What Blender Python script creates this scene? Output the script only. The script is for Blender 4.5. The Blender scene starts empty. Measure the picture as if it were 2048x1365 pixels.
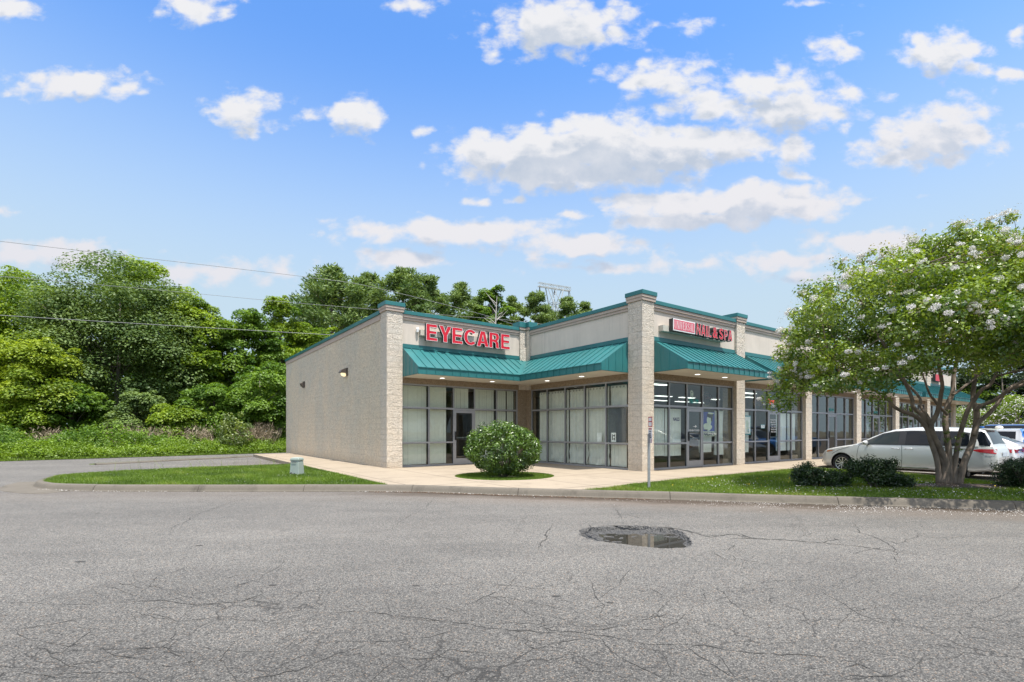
import bpy, bmesh, math, random
import numpy as np
from mathutils import Vector, Matrix
R = math.radians
rng = np.random.default_rng(7)
random.seed(7)
scene = bpy.context.scene
COL = scene.collection

# ------------------------------------------------------------------ camera numbers
F = 1008.0; HY = 862.0; CX = 1024.0; CAMZ = 1.5
UX, UY = 0.811, 0.585          # facade direction, building frame u
VX, VY = -0.585, 0.811         # building frame v (away from the road)
OX, OY = 4.32, 16.72           # the corner pillar
SZ = 0.15                      # pavement level

def gp(px, py, z=0.0):
    d = (CAMZ - z) * F / (py - HY)
    return ((px - CX) / F * d, d)
def at(px, d):
    return (px - CX) / F * d
def zat(py, d):
    return CAMZ + (HY - py) / F * d
def W(u, v):
    return (OX + UX * u + VX * v, OY + UY * u + VY * v)

# ------------------------------------------------------------------ materials
class N:
    def __init__(self, nt):
        self.nt = nt; self.n = nt.nodes; self.l = nt.links
    def new(self, t, **kw):
        x = self.n.new(t)
        for k, v in kw.items(): setattr(x, k, v)
        return x
    def put(self, sock, v):
        if hasattr(v, 'is_output') or isinstance(v, bpy.types.NodeSocket): self.l.new(v, sock)
        else: sock.default_value = v
    def math(self, op, a, b=None, c=None, clamp=False):
        x = self.new('ShaderNodeMath', operation=op); x.use_clamp = clamp
        self.put(x.inputs[0], a)
        if b is not None: self.put(x.inputs[1], b)
        if c is not None: self.put(x.inputs[2], c)
        return x.outputs[0]
    def vmath(self, op, a, b=None):
        x = self.new('ShaderNodeVectorMath', operation=op)
        self.put(x.inputs[0], a)
        if b is not None: self.put(x.inputs[1], b)
        return x.outputs['Value'] if op in ('LENGTH', 'DOT_PRODUCT', 'DISTANCE') else x.outputs[0]
    def mix(self, f, a, b, blend='MIX'):
        x = self.new('ShaderNodeMix', data_type='RGBA', blend_type=blend)
        self.put(x.inputs[0], f); self.put(x.inputs[6], a); self.put(x.inputs[7], b)
        return x.outputs[2]
    def noise(self, vec, scale, detail=4, rough=0.55, dist=0.0):
        x = self.new('ShaderNodeTexNoise')
        x.inputs['Scale'].default_value = scale; x.inputs['Detail'].default_value = detail
        x.inputs['Roughness'].default_value = rough; x.inputs['Distortion'].default_value = dist
        if vec is not None: self.l.new(vec, x.inputs['Vector'])
        return x.outputs['Fac']
    def ramp(self, f, stops):
        x = self.new('ShaderNodeValToRGB'); e = x.color_ramp.elements
        while len(e) < len(stops): e.new(0.5)
        for i, (p, c) in enumerate(stops):
            e[i].position = p; e[i].color = c if len(c) == 4 else (*c, 1)
        self.put(x.inputs[0], f)
        return x.outputs[0]
    def mapr(self, f, a, b, c=0.0, d=1.0, smooth=False):
        x = self.new('ShaderNodeMapRange'); x.clamp = True
        if smooth: x.interpolation_type = 'SMOOTHSTEP'
        self.put(x.inputs[0], f)
        for i, v in enumerate((a, b, c, d)): self.put(x.inputs[i + 1], v)
        return x.outputs[0]
    def scale(self, vec, s):
        x = self.new('ShaderNodeMapping'); x.inputs['Scale'].default_value = s
        self.l.new(vec, x.inputs['Vector']); return x.outputs[0]

def c4(c): return (c[0], c[1], c[2], 1.0)
MATS = {}
def newmat(name):
    m = bpy.data.materials.new(name); m.use_nodes = True
    g = N(m.node_tree)
    b = m.node_tree.nodes['Principled BSDF']
    MATS[name] = m
    return m, g, b

def simple(name, col, rough=0.6, metal=0.0, var=0.12, scale=6.0, bump=0.0, bscale=60.0, coat=0.0, spec=0.5, coords='Object', streak=0.0):
    m, g, b = newmat(name)
    tc = g.new('ShaderNodeTexCoord').outputs[coords]
    n = g.noise(tc, scale, 5)
    dark = tuple(x * (1 - var) for x in col); light = tuple(min(1, x * (1 + var)) for x in col)
    cc = g.ramp(n, [(0.3, dark), (0.7, light)])
    if streak:      # rain streaks and grime that run down the face
        s1 = g.mapr(g.noise(g.scale(tc, (5.0, 5.0, 0.35)), 1.6, 6, 0.65), 0.48, 0.72)
        s2 = g.mapr(g.noise(tc, 0.9, 5, 0.65), 0.45, 0.70)
        cc = g.mix(g.math('MULTIPLY', g.math('MULTIPLY', s1, g.math('ADD', s2, 0.35)), streak), cc, c4(tuple(x * 0.5 + 0.02 for x in col)))
    g.put(b.inputs['Base Color'], cc)
    b.inputs['Roughness'].default_value = rough; b.inputs['Metallic'].default_value = metal
    b.inputs['Specular IOR Level'].default_value = spec
    b.inputs['Coat Weight'].default_value = coat; b.inputs['Coat Roughness'].default_value = 0.04
    if bump:
        bn = g.new('ShaderNodeBump'); bn.inputs['Strength'].default_value = bump; bn.inputs['Distance'].default_value = 0.01
        g.put(bn.inputs['Height'], g.noise(tc, bscale, 4)); g.l.new(bn.outputs[0], b.inputs['Normal'])
    return m

def block_mat(name, warm, grey, course=True, gray_amt=0.5):
    m, g, b = newmat(name)
    uv = g.new('ShaderNodeTexCoord').outputs['UV']
    br = g.new('ShaderNodeTexBrick'); br.offset = 0.5
    br.inputs['Scale'].default_value = 1.0; br.inputs['Brick Width'].default_value = 0.406; br.inputs['Row Height'].default_value = 0.203
    br.inputs['Mortar Size'].default_value = 0.005; br.inputs['Mortar Smooth'].default_value = 0.5
    br.inputs['Color1'].default_value = (0, 0, 0, 1); br.inputs['Color2'].default_value = (1, 1, 1, 1); br.inputs['Mortar'].default_value = (.5, .5, .5, 1)
    g.l.new(uv, br.inputs['Vector'])
    big = g.noise(g.scale(uv, (1.0, 0.45, 1)), 0.55, 3, 0.5, 0.6)
    col = g.mix(g.mapr(big, 0.40, 0.62), c4(warm), c4(grey))
    # warm flecks per block
    col = g.mix(g.math('MULTIPLY', br.outputs['Color'], 0.22), col, c4((warm[0] * 1.12, warm[1] * 0.98, warm[2] * 0.86)))
    # split face relief: ridges
    vor = g.new('ShaderNodeTexVoronoi'); vor.feature = 'F1'
    vor.inputs['Scale'].default_value = 26.0
    g.l.new(g.scale(uv, (1, 1.3, 1)), vor.inputs['Vector'])
    n1 = g.noise(uv, 9.0, 6, 0.7, 0.8)
    n2 = g.noise(uv, 26.0, 5, 0.75, 0.6)
    n3 = g.noise(uv, 120.0, 2, 0.6)
    h = g.math('ADD', g.math('MULTIPLY', n1, 0.9), g.math('MULTIPLY', n2, 0.6))
    h = g.math('ADD', h, g.math('MULTIPLY', n3, 0.12))
    h = g.math('ADD', h, g.math('MULTIPLY', vor.outputs['Distance'], 0.35))
    joint = g.math('MULTIPLY', br.outputs['Fac'], 0.35 if course else 0.16)
    h = g.math('SUBTRACT', h, joint)
    if not course:
        n5 = g.noise(g.scale(uv, (1, .9, 1)), 8.5, 5, 0.8, 1.6)  # side wall relief shade painted in: dark hollows, pale ridges
        col = g.mix(g.math('MULTIPLY', g.mapr(n5, 0.42, 0.50, 1.0, 0.0), 0.45), col, c4((warm[0] * .52, warm[1] * .53, warm[2] * .52)))
        col = g.mix(g.math('MULTIPLY', g.mapr(n5, 0.53, 0.60), 0.35), col, c4((min(1, warm[0] * 1.3), min(1, warm[1] * 1.3), min(1, warm[2] * 1.28))))
        h = g.math('ADD', h, g.math('MULTIPLY', n5, 0.9))
    # aggregate pits and grains, with relief shade put into the colour
    n4 = g.noise(g.scale(uv, (1, 1.25, 1)), 13.0, 4, 0.75, 1.2)
    col = g.mix(g.math('MULTIPLY', g.mapr(n4, 0.40, 0.52, 1.0, 0.0), 0.42), col, c4((warm[0] * .55, warm[1] * .55, warm[2] * .53)))
    col = g.mix(g.math('MULTIPLY', g.mapr(n4, 0.52, 0.62), 0.30), col, c4((min(1, warm[0] * 1.28), min(1, warm[1] * 1.28), min(1, warm[2] * 1.26))))
    h = g.math('ADD', h, g.math('MULTIPLY', n4, 0.8))
    pits = g.mapr(n2, 0.36, 0.46, 1.0, 0.0)
    col = g.mix(g.math('MULTIPLY', pits, 0.55), col, c4((warm[0] * .5, warm[1] * .48, warm[2] * .45)))
    grain = g.mapr(n3, 0.55, 0.7)
    col = g.mix(g.math('MULTIPLY', grain, 0.35), col, c4((min(1, warm[0] * 1.35), min(1, warm[1] * 1.35), min(1, warm[2] * 1.32))))
    col = g.mix(g.math('MULTIPLY', br.outputs['Fac'], 0.5 if course else 0.28), col, c4((warm[0] * .6, warm[1] * .6, warm[2] * .58)))
    spz = g.new('ShaderNodeSeparateXYZ'); g.l.new(uv, spz.inputs[0])
    spl = g.mapr(g.math('ADD', spz.outputs[1], g.math('MULTIPLY', g.math('SUBTRACT', n1, 0.5), 0.7)), 0.42, 0.05)
    col = g.mix(g.math('MULTIPLY', spl, 0.35), col, c4((warm[0] * .62, warm[1] * .56, warm[2] * .48)))
    stv = g.mapr(g.noise(g.scale(uv, (3.0, 0.22, 1)), 1.3, 6, 0.65), 0.52, 0.72)
    col = g.mix(g.math('MULTIPLY', stv, 0.22), col, c4((warm[0] * .58, warm[1] * .57, warm[2] * .54)))
    g.put(b.inputs['Base Color'], col)
    b.inputs['Roughness'].default_value = 0.93; b.inputs['Specular IOR Level'].default_value = 0.2
    bn = g.new('ShaderNodeBump'); bn.inputs['Strength'].default_value = 1.0; bn.inputs['Distance'].default_value = 0.05
    g.put(bn.inputs['Height'], h); g.l.new(bn.outputs[0], b.inputs['Normal'])
    return m

def leaf_mat(name, dark, light, trans=0.35, rough=0.5, gloss=0.06, tcol=None, straw=None):
    m, g, b = newmat(name)
    out = g.n['Material Output']
    at_ = g.new('ShaderNodeAttribute'); at_.attribute_name = 'tint'
    col = g.ramp(at_.outputs['Fac'], [(0.0, dark), (0.82 if straw else 1.0, light)] + ([(1.0, straw)] if straw else []))
    d = g.new('ShaderNodeBsdfDiffuse'); g.put(d.inputs[0], col)
    t = g.new('ShaderNodeBsdfTranslucent')
    g.put(t.inputs[0], g.mix(1.0, col, c4(tcol or (1.3, 1.25, 0.5)), 'MULTIPLY'))
    mx = g.new('ShaderNodeMixShader'); mx.inputs[0].default_value = trans
    g.l.new(d.outputs[0], mx.inputs[1]); g.l.new(t.outputs[0], mx.inputs[2])
    gl = g.new('ShaderNodeBsdfGlossy'); gl.inputs['Roughness'].default_value = rough; gl.inputs[0].default_value = (1, 1, 1, 1)
    m2 = g.new('ShaderNodeMixShader'); m2.inputs[0].default_value = gloss
    g.l.new(mx.outputs[0], m2.inputs[1]); g.l.new(gl.outputs[0], m2.inputs[2])
    g.l.new(m2.outputs[0], out.inputs[0])
    g.n.remove(b)
    return m

def glass_mat(name, tint, refl=0.06, ior=1.5):
    m, g, b = newmat(name)
    out = g.n['Material Output']; g.n.remove(b)
    tr = g.new('ShaderNodeBsdfTransparent'); tr.inputs[0].default_value = c4(tint)
    gl = g.new('ShaderNodeBsdfGlossy'); gl.inputs['Roughness'].default_value = 0.004; gl.inputs[0].default_value = (.95, .97, .96, 1)
    ge = g.new('ShaderNodeNewGeometry')
    cs = g.math('ABSOLUTE', g.vmath('DOT_PRODUCT', ge.outputs['Normal'], ge.outputs['Incoming']))
    f = g.math('ADD', g.math('MULTIPLY', g.math('POWER', g.math('SUBTRACT', 1.0, cs), 4.2), 0.85), 0.045 + refl, clamp=True)
    # old float glass is never quite flat
    tc = g.new('ShaderNodeTexCoord').outputs['Object']
    bn = g.new('ShaderNodeBump'); bn.inputs['Strength'].default_value = 0.12; bn.inputs['Distance'].default_value = 0.02
    g.put(bn.inputs['Height'], g.noise(tc, 0.9, 2)); g.l.new(bn.outputs[0], gl.inputs['Normal'])
    mx = g.new('ShaderNodeMixShader'); g.put(mx.inputs[0], f)
    g.l.new(tr.outputs[0], mx.inputs[1]); g.l.new(gl.outputs[0], mx.inputs[2])
    g.l.new(mx.outputs[0], out.inputs[0])
    return m

def emit_mat(name, col, s):
    m, g, b = newmat(name)
    b.inputs['Base Color'].default_value = c4(col); b.inputs['Emission Color'].default_value = c4(col)
    b.inputs['Emission Strength'].default_value = s
    return m

def paint_mat(name, col, rough=0.28, metal=0.35):
    m, g, b = newmat(name)
    tc = g.new('ShaderNodeTexCoord').outputs['Object']
    sep = g.new('ShaderNodeSeparateXYZ'); g.l.new(tc, sep.inputs[0])
    dirt = g.math('MULTIPLY', g.mapr(sep.outputs[2], 0.55, 0.15), g.mapr(g.noise(tc, 3.0, 5), 0.35, 0.7))
    g.put(b.inputs['Base Color'], g.mix(g.math('MULTIPLY', dirt, 0.45), c4(col), (0.22, 0.19, 0.15, 1)))
    b.inputs['Metallic'].default_value = metal; b.inputs['Roughness'].default_value = rough
    b.inputs['Coat Weight'].default_value = 0.8; b.inputs['Coat Roughness'].default_value = 0.03
    return m

block_warm = block_mat('split_face_block', (0.76, 0.67, 0.56), (0.68, 0.63, 0.56))
block_side = block_mat('split_face_block_side', (0.82, 0.70, 0.55), (0.70, 0.64, 0.545), course=False)
block_lintel = block_mat('split_face_block_shaded', (0.40, 0.315, 0.225), (0.36, 0.29, 0.215), course=False)  # same block as the pillars, awning shade put into a darker brown
stucco = simple('stucco', (0.60, 0.525, 0.45), 0.95, var=0.06, scale=1.3, bump=0.35, bscale=140, streak=0.35)
taupe = simple('stucco_moulding', (0.43, 0.35, 0.295), 0.95, var=0.05, scale=2, bump=0.3, bscale=140)
teal = simple('teal_metal', (0.026, 0.155, 0.158), 0.40, 0.0, var=0.14, scale=0.9, spec=0.5, streak=0.45)
teal_dark = simple('teal_trim', (0.018, 0.145, 0.152), 0.4, 0.0, var=0.06, scale=1.2)
soffit_m = simple('soffit_white', (0.62, 0.58, 0.50), 0.9, var=0.05, scale=1.5)
alu = simple('aluminium_frame', (0.40, 0.40, 0.42), 0.45, 0.6, var=0.05, scale=2)
dark_gasket = simple('dark_gasket', (0.015, 0.015, 0.016), 0.6)
glass = glass_mat('shop_glass', (0.90, 0.94, 0.91), 0.02)
glass_dark = glass_mat('shop_glass_tinted', (0.55, 0.62, 0.60), 0.07)
roof_m = simple('roof_membrane', (0.35, 0.34, 0.33), 0.9)
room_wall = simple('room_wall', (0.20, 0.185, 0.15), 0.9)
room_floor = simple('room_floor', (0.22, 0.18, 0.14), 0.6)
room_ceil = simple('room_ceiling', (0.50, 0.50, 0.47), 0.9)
blind_m = simple('blind_vinyl', (0.80, 0.81, 0.72), 0.6, var=0.04)
curtain_m = simple('curtain_cotton', (0.72, 0.72, 0.67), 0.9, var=0.06)
sheer_m = simple('sheer_curtain', (0.82, 0.86, 0.84), 0.9, var=0.04)
red_acr = simple('red_acrylic', (0.58, 0.012, 0.03), 0.35, var=0.05)
red_pale = simple('faded_red_panel', (0.62, 0.10, 0.14), 0.4, var=0.10)
white_p = simple('white_paint', (0.78, 0.78, 0.77), 0.5, var=0.03)
black_m = simple('black_metal', (0.02, 0.02, 0.022), 0.4)
bronze_m = simple('bronze_housing', (0.07, 0.055, 0.045), 0.45)
lamp_glow = emit_mat('lamp_glow', (1.0, 0.83, 0.5), 0.5)
fluor = emit_mat('fluorescent_glow', (0.93, 1.0, 0.95), 1.2)
down_glow = emit_mat('recessed_glow', (1.0, 0.97, 0.9), 1.6)
chrome = simple('chrome', (0.75, 0.75, 0.76), 0.12, 1.0, var=0.02)
rubber = simple('tyre_rubber', (0.022, 0.022, 0.023), 0.8, var=0.2, scale=30)
galv = simple('galvanised_steel', (0.36, 0.37, 0.37), 0.5, 0.5, var=0.15, scale=30)
lattice_m = simple('lattice_steel', (0.42, 0.44, 0.44), 0.6, 0.2)
wire_m = simple('cable_grey', (0.20, 0.205, 0.21), 0.7)
pedestal_m = simple('pedestal_plastic', (0.29, 0.345, 0.31), 0.55, var=0.08)
bark_pine = simple('pine_bark', (0.20, 0.145, 0.11), 0.95, var=0.35, scale=8, bump=0.5, bscale=20)
bark_grey = simple('grey_bark', (0.16, 0.135, 0.11), 0.95, var=0.3, scale=8, bump=0.5, bscale=20)
bark_myrtle = simple('myrtle_bark', (0.20, 0.155, 0.12), 0.8, var=0.35, scale=5, bump=0.4, bscale=25)
dead_wood = simple('dead_wood', (0.45, 0.42, 0.38), 0.9)

# ------------------------------------------------------------------ mesh builder
class MB:
    def __init__(self): self.v = []; self.f = []; self.mi = []; self.cur = 0
    def mat(self, i): self.cur = i; return self
    def mesh(self, vs, fs, mi=None):
        o = len(self.v); self.v += [tuple(p) for p in vs]
        for f in fs: self.f.append([i + o for i in f]); self.mi.append(self.cur if mi is None else mi)
        return self
    def poly(self, pts): return self.mesh(pts, [list(range(len(pts)))])
    def box(self, x0, x1, y0, y1, z0, z1):
        v = [(x0, y0, z0), (x1, y0, z0), (x1, y1, z0), (x0, y1, z0), (x0, y0, z1), (x1, y0, z1), (x1, y1, z1), (x0, y1, z1)]
        return self.mesh(v, [[0, 3, 2, 1], [4, 5, 6, 7], [0, 1, 5, 4], [1, 2, 6, 5], [2, 3, 7, 6], [3, 0, 4, 7]])
    def beam(self, p, q, w, h, up=(0, 0, 1)):
        p = Vector(p); q = Vector(q); d = (q - p).normalized(); u = Vector(up)
        s = d.cross(u)
        if s.length < 1e-4: s = d.cross(Vector((1, 0, 0)))
        s.normalize(); n = s.cross(d).normalized(); s *= w / 2; n *= h / 2
        v = [p - s - n, p + s - n, p + s + n, p - s + n, q - s - n, q + s - n, q + s + n, q - s + n]
        return self.mesh(v, [[0, 1, 2, 3], [7, 6, 5, 4], [0, 4, 5, 1], [1, 5, 6, 2], [2, 6, 7, 3], [3, 7, 4, 0]])
    def tube(self, pts, rad, n=8, cap=True):
        pts = [Vector(p) for p in pts]
        if not hasattr(rad, '__len__'): rad = [rad] * len(pts)
        vs = []; fs = []; prev = None
        for i, p in enumerate(pts):
            d = (pts[min(i + 1, len(pts) - 1)] - pts[max(i - 1, 0)]).normalized()
            a = prev if prev is not None else (Vector((1, 0, 0)) if abs(d.x) < 0.9 else Vector((0, 1, 0)))
            s = (a - d * a.dot(d))
            if s.length < 1e-5: s = d.orthogonal()
            s.normalize(); prev = s; t = d.cross(s)
            for k in range(n):
                an = 2 * math.pi * k / n
                vs.append(p + (s * math.cos(an) + t * math.sin(an)) * rad[i])
        for i in range(len(pts) - 1):
            for k in range(n):
                a = i * n + k; b = i * n + (k + 1) % n
                fs.append([a, b, b + n, a + n])
        if cap: fs.append(list(range(n))[::-1]); fs.append([len(vs) - n + k for k in range(n)])
        return self.mesh(vs, fs)
    def lathe(self, prof, n=24, axis='z', c=(0, 0, 0)):
        vs = []; fs = []
        for r, h in prof:
            for k in range(n):
                a = 2 * math.pi * k / n; x, y = r * math.cos(a), r * math.sin(a)
                p = (x, y, h) if axis == 'z' else (x, h, y)
                vs.append((p[0] + c[0], p[1] + c[1], p[2] + c[2]))
        for i in range(len(prof) - 1):
            for k in range(n):
                a = i * n + k; b = i * n + (k + 1) % n
                fs.append([a, b, b + n, a + n])
        return self.mesh(vs, fs)
    def build(self, name, mats, parent=None, smooth=False, bevel=0.0, fixn=False, loc=None):
        me = bpy.data.meshes.new(name); me.from_pydata(self.v, [], self.f)
        mats = mats if isinstance(mats, (list, tuple)) else [mats]
        for m in mats: me.materials.append(m)
        me.polygons.foreach_set('material_index', self.mi)
        uvl = me.uv_layers.new(name='UVMap')
        for p in me.polygons:
            nn = p.normal; ax = max(range(3), key=lambda i: abs(nn[i]))
            for li in p.loop_indices:
                c = me.vertices[me.loops[li].vertex_index].co
                uvl.data[li].uv = (c.y, c.z) if ax == 0 else ((c.x, c.z) if ax == 1 else (c.x, c.y))
        if smooth: me.polygons.foreach_set('use_smooth', [True] * len(me.polygons))
        if fixn:
            bm = bmesh.new(); bm.from_mesh(me); bmesh.ops.recalc_face_normals(bm, faces=bm.faces); bm.to_mesh(me); bm.free()
        me.update()
        o = bpy.data.objects.new(name, me); COL.objects.link(o)
        if parent is not None: o.parent = parent
        if loc: o.location = loc
        if bevel:
            bv = o.modifiers.new('bevel', 'BEVEL'); bv.width = bevel; bv.segments = 2; bv.limit_method = 'ANGLE'
        return o

def tag(o, label=None, cat=None, group=None, kind=None):
    if label: o['label'] = label
    if cat: o['category'] = cat
    if group: o['group'] = group
    if kind: o['kind'] = kind
    return o
def empty(name, loc=(0, 0, 0), rz=0.0, label=None, cat=None, group=None):
    o = bpy.data.objects.new(name, None); COL.objects.link(o)
    o.location = loc; o.rotation_euler = (0, 0, rz); o.empty_display_size = 0.2
    return tag(o, label, cat, group)

def cards(name, pos, nrm, ln, wd, mat, tint, parent=None, tan=None, fold=0.0):
    """many leaf shaped faces in one mesh; pos, nrm (N,3); ln, wd lengths"""
    n = len(pos)
    nrm = nrm / (np.linalg.norm(nrm, axis=1, keepdims=True) + 1e-9)
    if tan is None: tan = rng.normal(size=(n, 3))
    tan = tan - nrm * (tan * nrm).sum(1, keepdims=True)
    tan /= (np.linalg.norm(tan, axis=1, keepdims=True) + 1e-9)
    bi = np.cross(nrm, tan)
    ln = np.broadcast_to(ln, (n,))[:, None]; wd = np.broadcast_to(wd, (n,))[:, None]
    v = np.empty((n, 4, 3))
    v[:, 0] = pos - tan * ln * 0.5
    v[:, 1] = pos - tan * ln * 0.06 + bi * wd * 0.5 + nrm * fold * wd
    v[:, 2] = pos + tan * ln * 0.5
    v[:, 3] = pos - tan * ln * 0.06 - bi * wd * 0.5 + nrm * fold * wd
    return rawquads(name, v.reshape(-1, 3), n, mat, tint, parent)
def rawquads(name, v, n, mat, tint, parent=None, k=4):
    me = bpy.data.meshes.new(name)
    me.vertices.add(n * k); me.vertices.foreach_set('co', v.astype(np.float32).ravel())
    me.loops.add(n * k); me.loops.foreach_set('vertex_index', np.arange(n * k, dtype=np.int32))
    me.polygons.add(n); me.polygons.foreach_set('loop_start', np.arange(0, n * k, k, dtype=np.int32))
    at_ = me.attributes.new('tint', 'FLOAT', 'FACE'); at_.data.foreach_set('value', np.clip(tint, 0, 1).astype(np.float32))
    me.materials.append(mat); me.update(calc_edges=True)
    o = bpy.data.objects.new(name, me); COL.objects.link(o)
    if parent is not None: o.parent = parent
    return o
def sph(n):
    d = rng.normal(size=(n, 3)); return d / np.linalg.norm(d, axis=1, keepdims=True)

def fit_text(mb, s, u0, u1, z0, z1, v, depth=0.0, off=0.0, shear=0.0):
    """lettering as real faces: x to u, y to z, standing out towards -v"""
    cu = bpy.data.curves.new('lettering', 'FONT'); cu.body = s; cu.offset = off; cu.extrude = 0.0; cu.shear = shear
    cu.resolution_u = 5
    ob = bpy.data.objects.new('lettering', cu); COL.objects.link(ob)
    dg = bpy.context.evaluated_depsgraph_get(); dg.update()
    me = bpy.data.meshes.new_from_object(ob.evaluated_get(dg))
    bm = bmesh.new(); bm.from_mesh(me)
    bmesh.ops.remove_doubles(bm, verts=bm.verts, dist=1e-4)
    if depth:
        r = bmesh.ops.extrude_face_region(bm, geom=list(bm.faces))
        top = [e for e in r['geom'] if isinstance(e, bmesh.types.BMVert)]
        for q in top: q.co.z += 1.0
    xs = [q.co.x for q in bm.verts]; ys = [q.co.y for q in bm.verts]
    ax, bx, ay, by = min(xs), max(xs), min(ys), max(ys)
    bm.verts.index_update()
    vs = []
    for q in bm.verts:
        vs.append((u0 + (q.co.x - ax) / (bx - ax) * (u1 - u0), v - (depth if q.co.z > 0.5 else 0.0), z0 + (q.co.y - ay) / (by - ay) * (z1 - z0)))
    fs = [[q.index for q in f.verts] for f in bm.faces]
    mb.mesh(vs, fs)
    bm.free(); bpy.data.meshes.remove(me); bpy.data.objects.remove(ob); bpy.data.curves.remove(cu)

GLYPH = {
 'E': ([(0, 0), (1, 0), (1, .20), (.34, .20), (.34, .41), (.93, .41), (.93, .60), (.34, .60), (.34, .80), (.98, .80), (.98, 1), (0, 1)], []),
 'Y': ([(.34, 0), (.66, 0), (.66, .40), (1, 1), (.66, 1), (.5, .65), (.34, 1), (0, 1), (.34, .40)], []),
 'A': ([(0, 0), (.31, 0), (.365, .19), (.635, .19), (.69, 0), (1, 0), (.68, 1), (.32, 1)], [(.42, .37), (.58, .37), (.5, .70)]),
 'R': ([(0, 0), (.32, 0), (.32, .38), (.44, .38), (.56, .34), (.60, .25), (.62, .06), (.64, 0), (.98, 0), (.98, .04), (.93, .10), (.915, .32), (.85, .42), (.77, .475), (.88, .54), (.95, .66), (.945, .80), (.88, .92), (.76, .985), (.6, 1), (0, 1)], [(.32, .57), (.52, .57), (.60, .60), (.635, .69), (.60, .78), (.52, .81), (.32, .81)]),
 'N': ([(0, 0), (.26, 0), (.26, .58), (.72, 0), (1, 0), (1, 1), (.74, 1), (.74, .42), (.28, 1), (0, 1)], []),
 'I': ([(0, 0), (1, 0), (1, 1), (0, 1)], []),
 'L': ([(0, 0), (1, 0), (1, .18), (.32, .18), (.32, 1), (0, 1)], []),
 'P': ([(0, 0), (.28, 0), (.28, .36), (.6, .36), (.8, .41), (.93, .52), (.97, .68), (.93, .84), (.8, .95), (.6, 1), (0, 1)], [(.28, .53), (.55, .53), (.65, .58), (.69, .68), (.65, .78), (.55, .83), (.28, .83)]),
}
_c = []
for a in np.linspace(R(38), R(322), 24): _c.append((.5 + .5 * math.cos(a) * (1.0 if abs(math.cos(a)) < .9 else 1), .5 + .5 * math.sin(a)))
for a in np.linspace(R(318), R(42), 22): _c.append((.5 + .20 * math.cos(a) * 1.05, .5 + .30 * math.sin(a)))
GLYPH['C'] = ([(x / .93 if x > .5 else x, y) for x, y in _c], [])
GLYPH['C'] = ([(min(1.0, x), y) for x, y in GLYPH['C'][0]], [])

def channel_letter(parent, ch, u0, u1, z0, z1, v, depth, ring, mats, lean=0.0):
    """a channel letter: dark can, pale trim edge, red face - three parts of one sign letter"""
    bm = bmesh.new(); fx = lambda x, z: u0 + x * (u1 - u0) + lean * (z - .5); fz = lambda z: z0 + z * (z1 - z0)
    if ch in GLYPH:
        es = []
        for L in GLYPH[ch]:
            if not L: continue
            vs = [bm.verts.new((fx(x, z), v - depth, fz(z))) for x, z in L]
            es += [bm.edges.new((vs[i], vs[(i + 1) % len(vs)])) for i in range(len(vs))]
        bmesh.ops.triangle_fill(bm, use_beauty=True, use_dissolve=False, edges=es)
    else:
        m_ = MB(); fit_text(m_, ch, u0, u1, z0, z1, v - depth, 0, 0.03)
        vs = [bm.verts.new(p) for p in m_.v]
        for f in m_.f: bm.faces.new([vs[i] for i in f])
        bmesh.ops.remove_doubles(bm, verts=bm.verts, dist=1e-4)
    bmesh.ops.recalc_face_normals(bm, faces=bm.faces)
    for f in bm.faces:
        if f.normal.y > 0: f.normal_flip()
    can_ = MB(); bm.verts.index_update()
    be = [e for e in bm.edges if e.is_boundary]
    for e in be:
        a, b = e.verts[0].co, e.verts[1].co
        can_.poly([(a.x, v - depth, a.z), (b.x, v - depth, b.z), (b.x, v, b.z), (a.x, v, a.z)])
    L_ = can_.build('letter', mats[0], parent)
    r = bmesh.ops.inset_region(bm, faces=list(bm.faces), thickness=ring if ch in GLYPH else .004, use_boundary=True, use_even_offset=True)
    rim = set(r['faces'])
    for nm, fs, mt, dy in (('letter_trim', [f for f in bm.faces if f in rim], mats[1], -.006), ('letter_face', [f for f in bm.faces if f not in rim], mats[2], 0.0)):
        q = MB()
        for f in fs: q.poly([(w_.co.x, w_.co.y + dy, w_.co.z) for w_ in f.verts])
        q.build(nm, mt, L_)
    bm.free(); return L_
# ------------------------------------------------------------------ camera
cam = bpy.data.cameras.new('camera'); cam.lens = 36.0 * F / 2048.0; cam.sensor_width = 36.0
cam.shift_y = (HY - 682.5) / 2048.0; cam.clip_start = 0.05; cam.clip_end = 3000
co = bpy.data.objects.new('camera', cam); COL.objects.link(co)
co.location = (0, 0, CAMZ); co.rotation_euler = (R(90), 0, 0); scene.camera = co
scene.view_settings.view_transform = 'Standard'; scene.view_settings.look = 'None'
scene.view_settings.exposure = EXPO if 'EXPO' in globals() else 1.0
scene.view_settings.gamma = 1.0
scene.cycles.use_denoising = True
scene.cycles.transparent_max_bounces = 24
scene.cycles.max_bounces = 10; scene.cycles.diffuse_bounces = 4; scene.cycles.glossy_bounces = 4
scene.cycles.sample_clamp_indirect = 6.0

# ------------------------------------------------------------------ sun and sky
SUN_EL = R(71); sh = Vector((0.60, -0.80)).normalized()      # towards the sun, in plan
sd = Vector((sh.x * math.cos(SUN_EL), sh.y * math.cos(SUN_EL), math.sin(SUN_EL)))
sun = bpy.data.lights.new('sun', 'SUN'); sun.energy = 3.3; sun.angle = R(0.53); sun.color = (1.0, 0.955, 0.88)
so = bpy.data.objects.new('sun', sun); COL.objects.link(so)
so.rotation_euler = sd.to_track_quat('Z', 'Y').to_euler(); so.location = (20, -20, 40)

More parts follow.
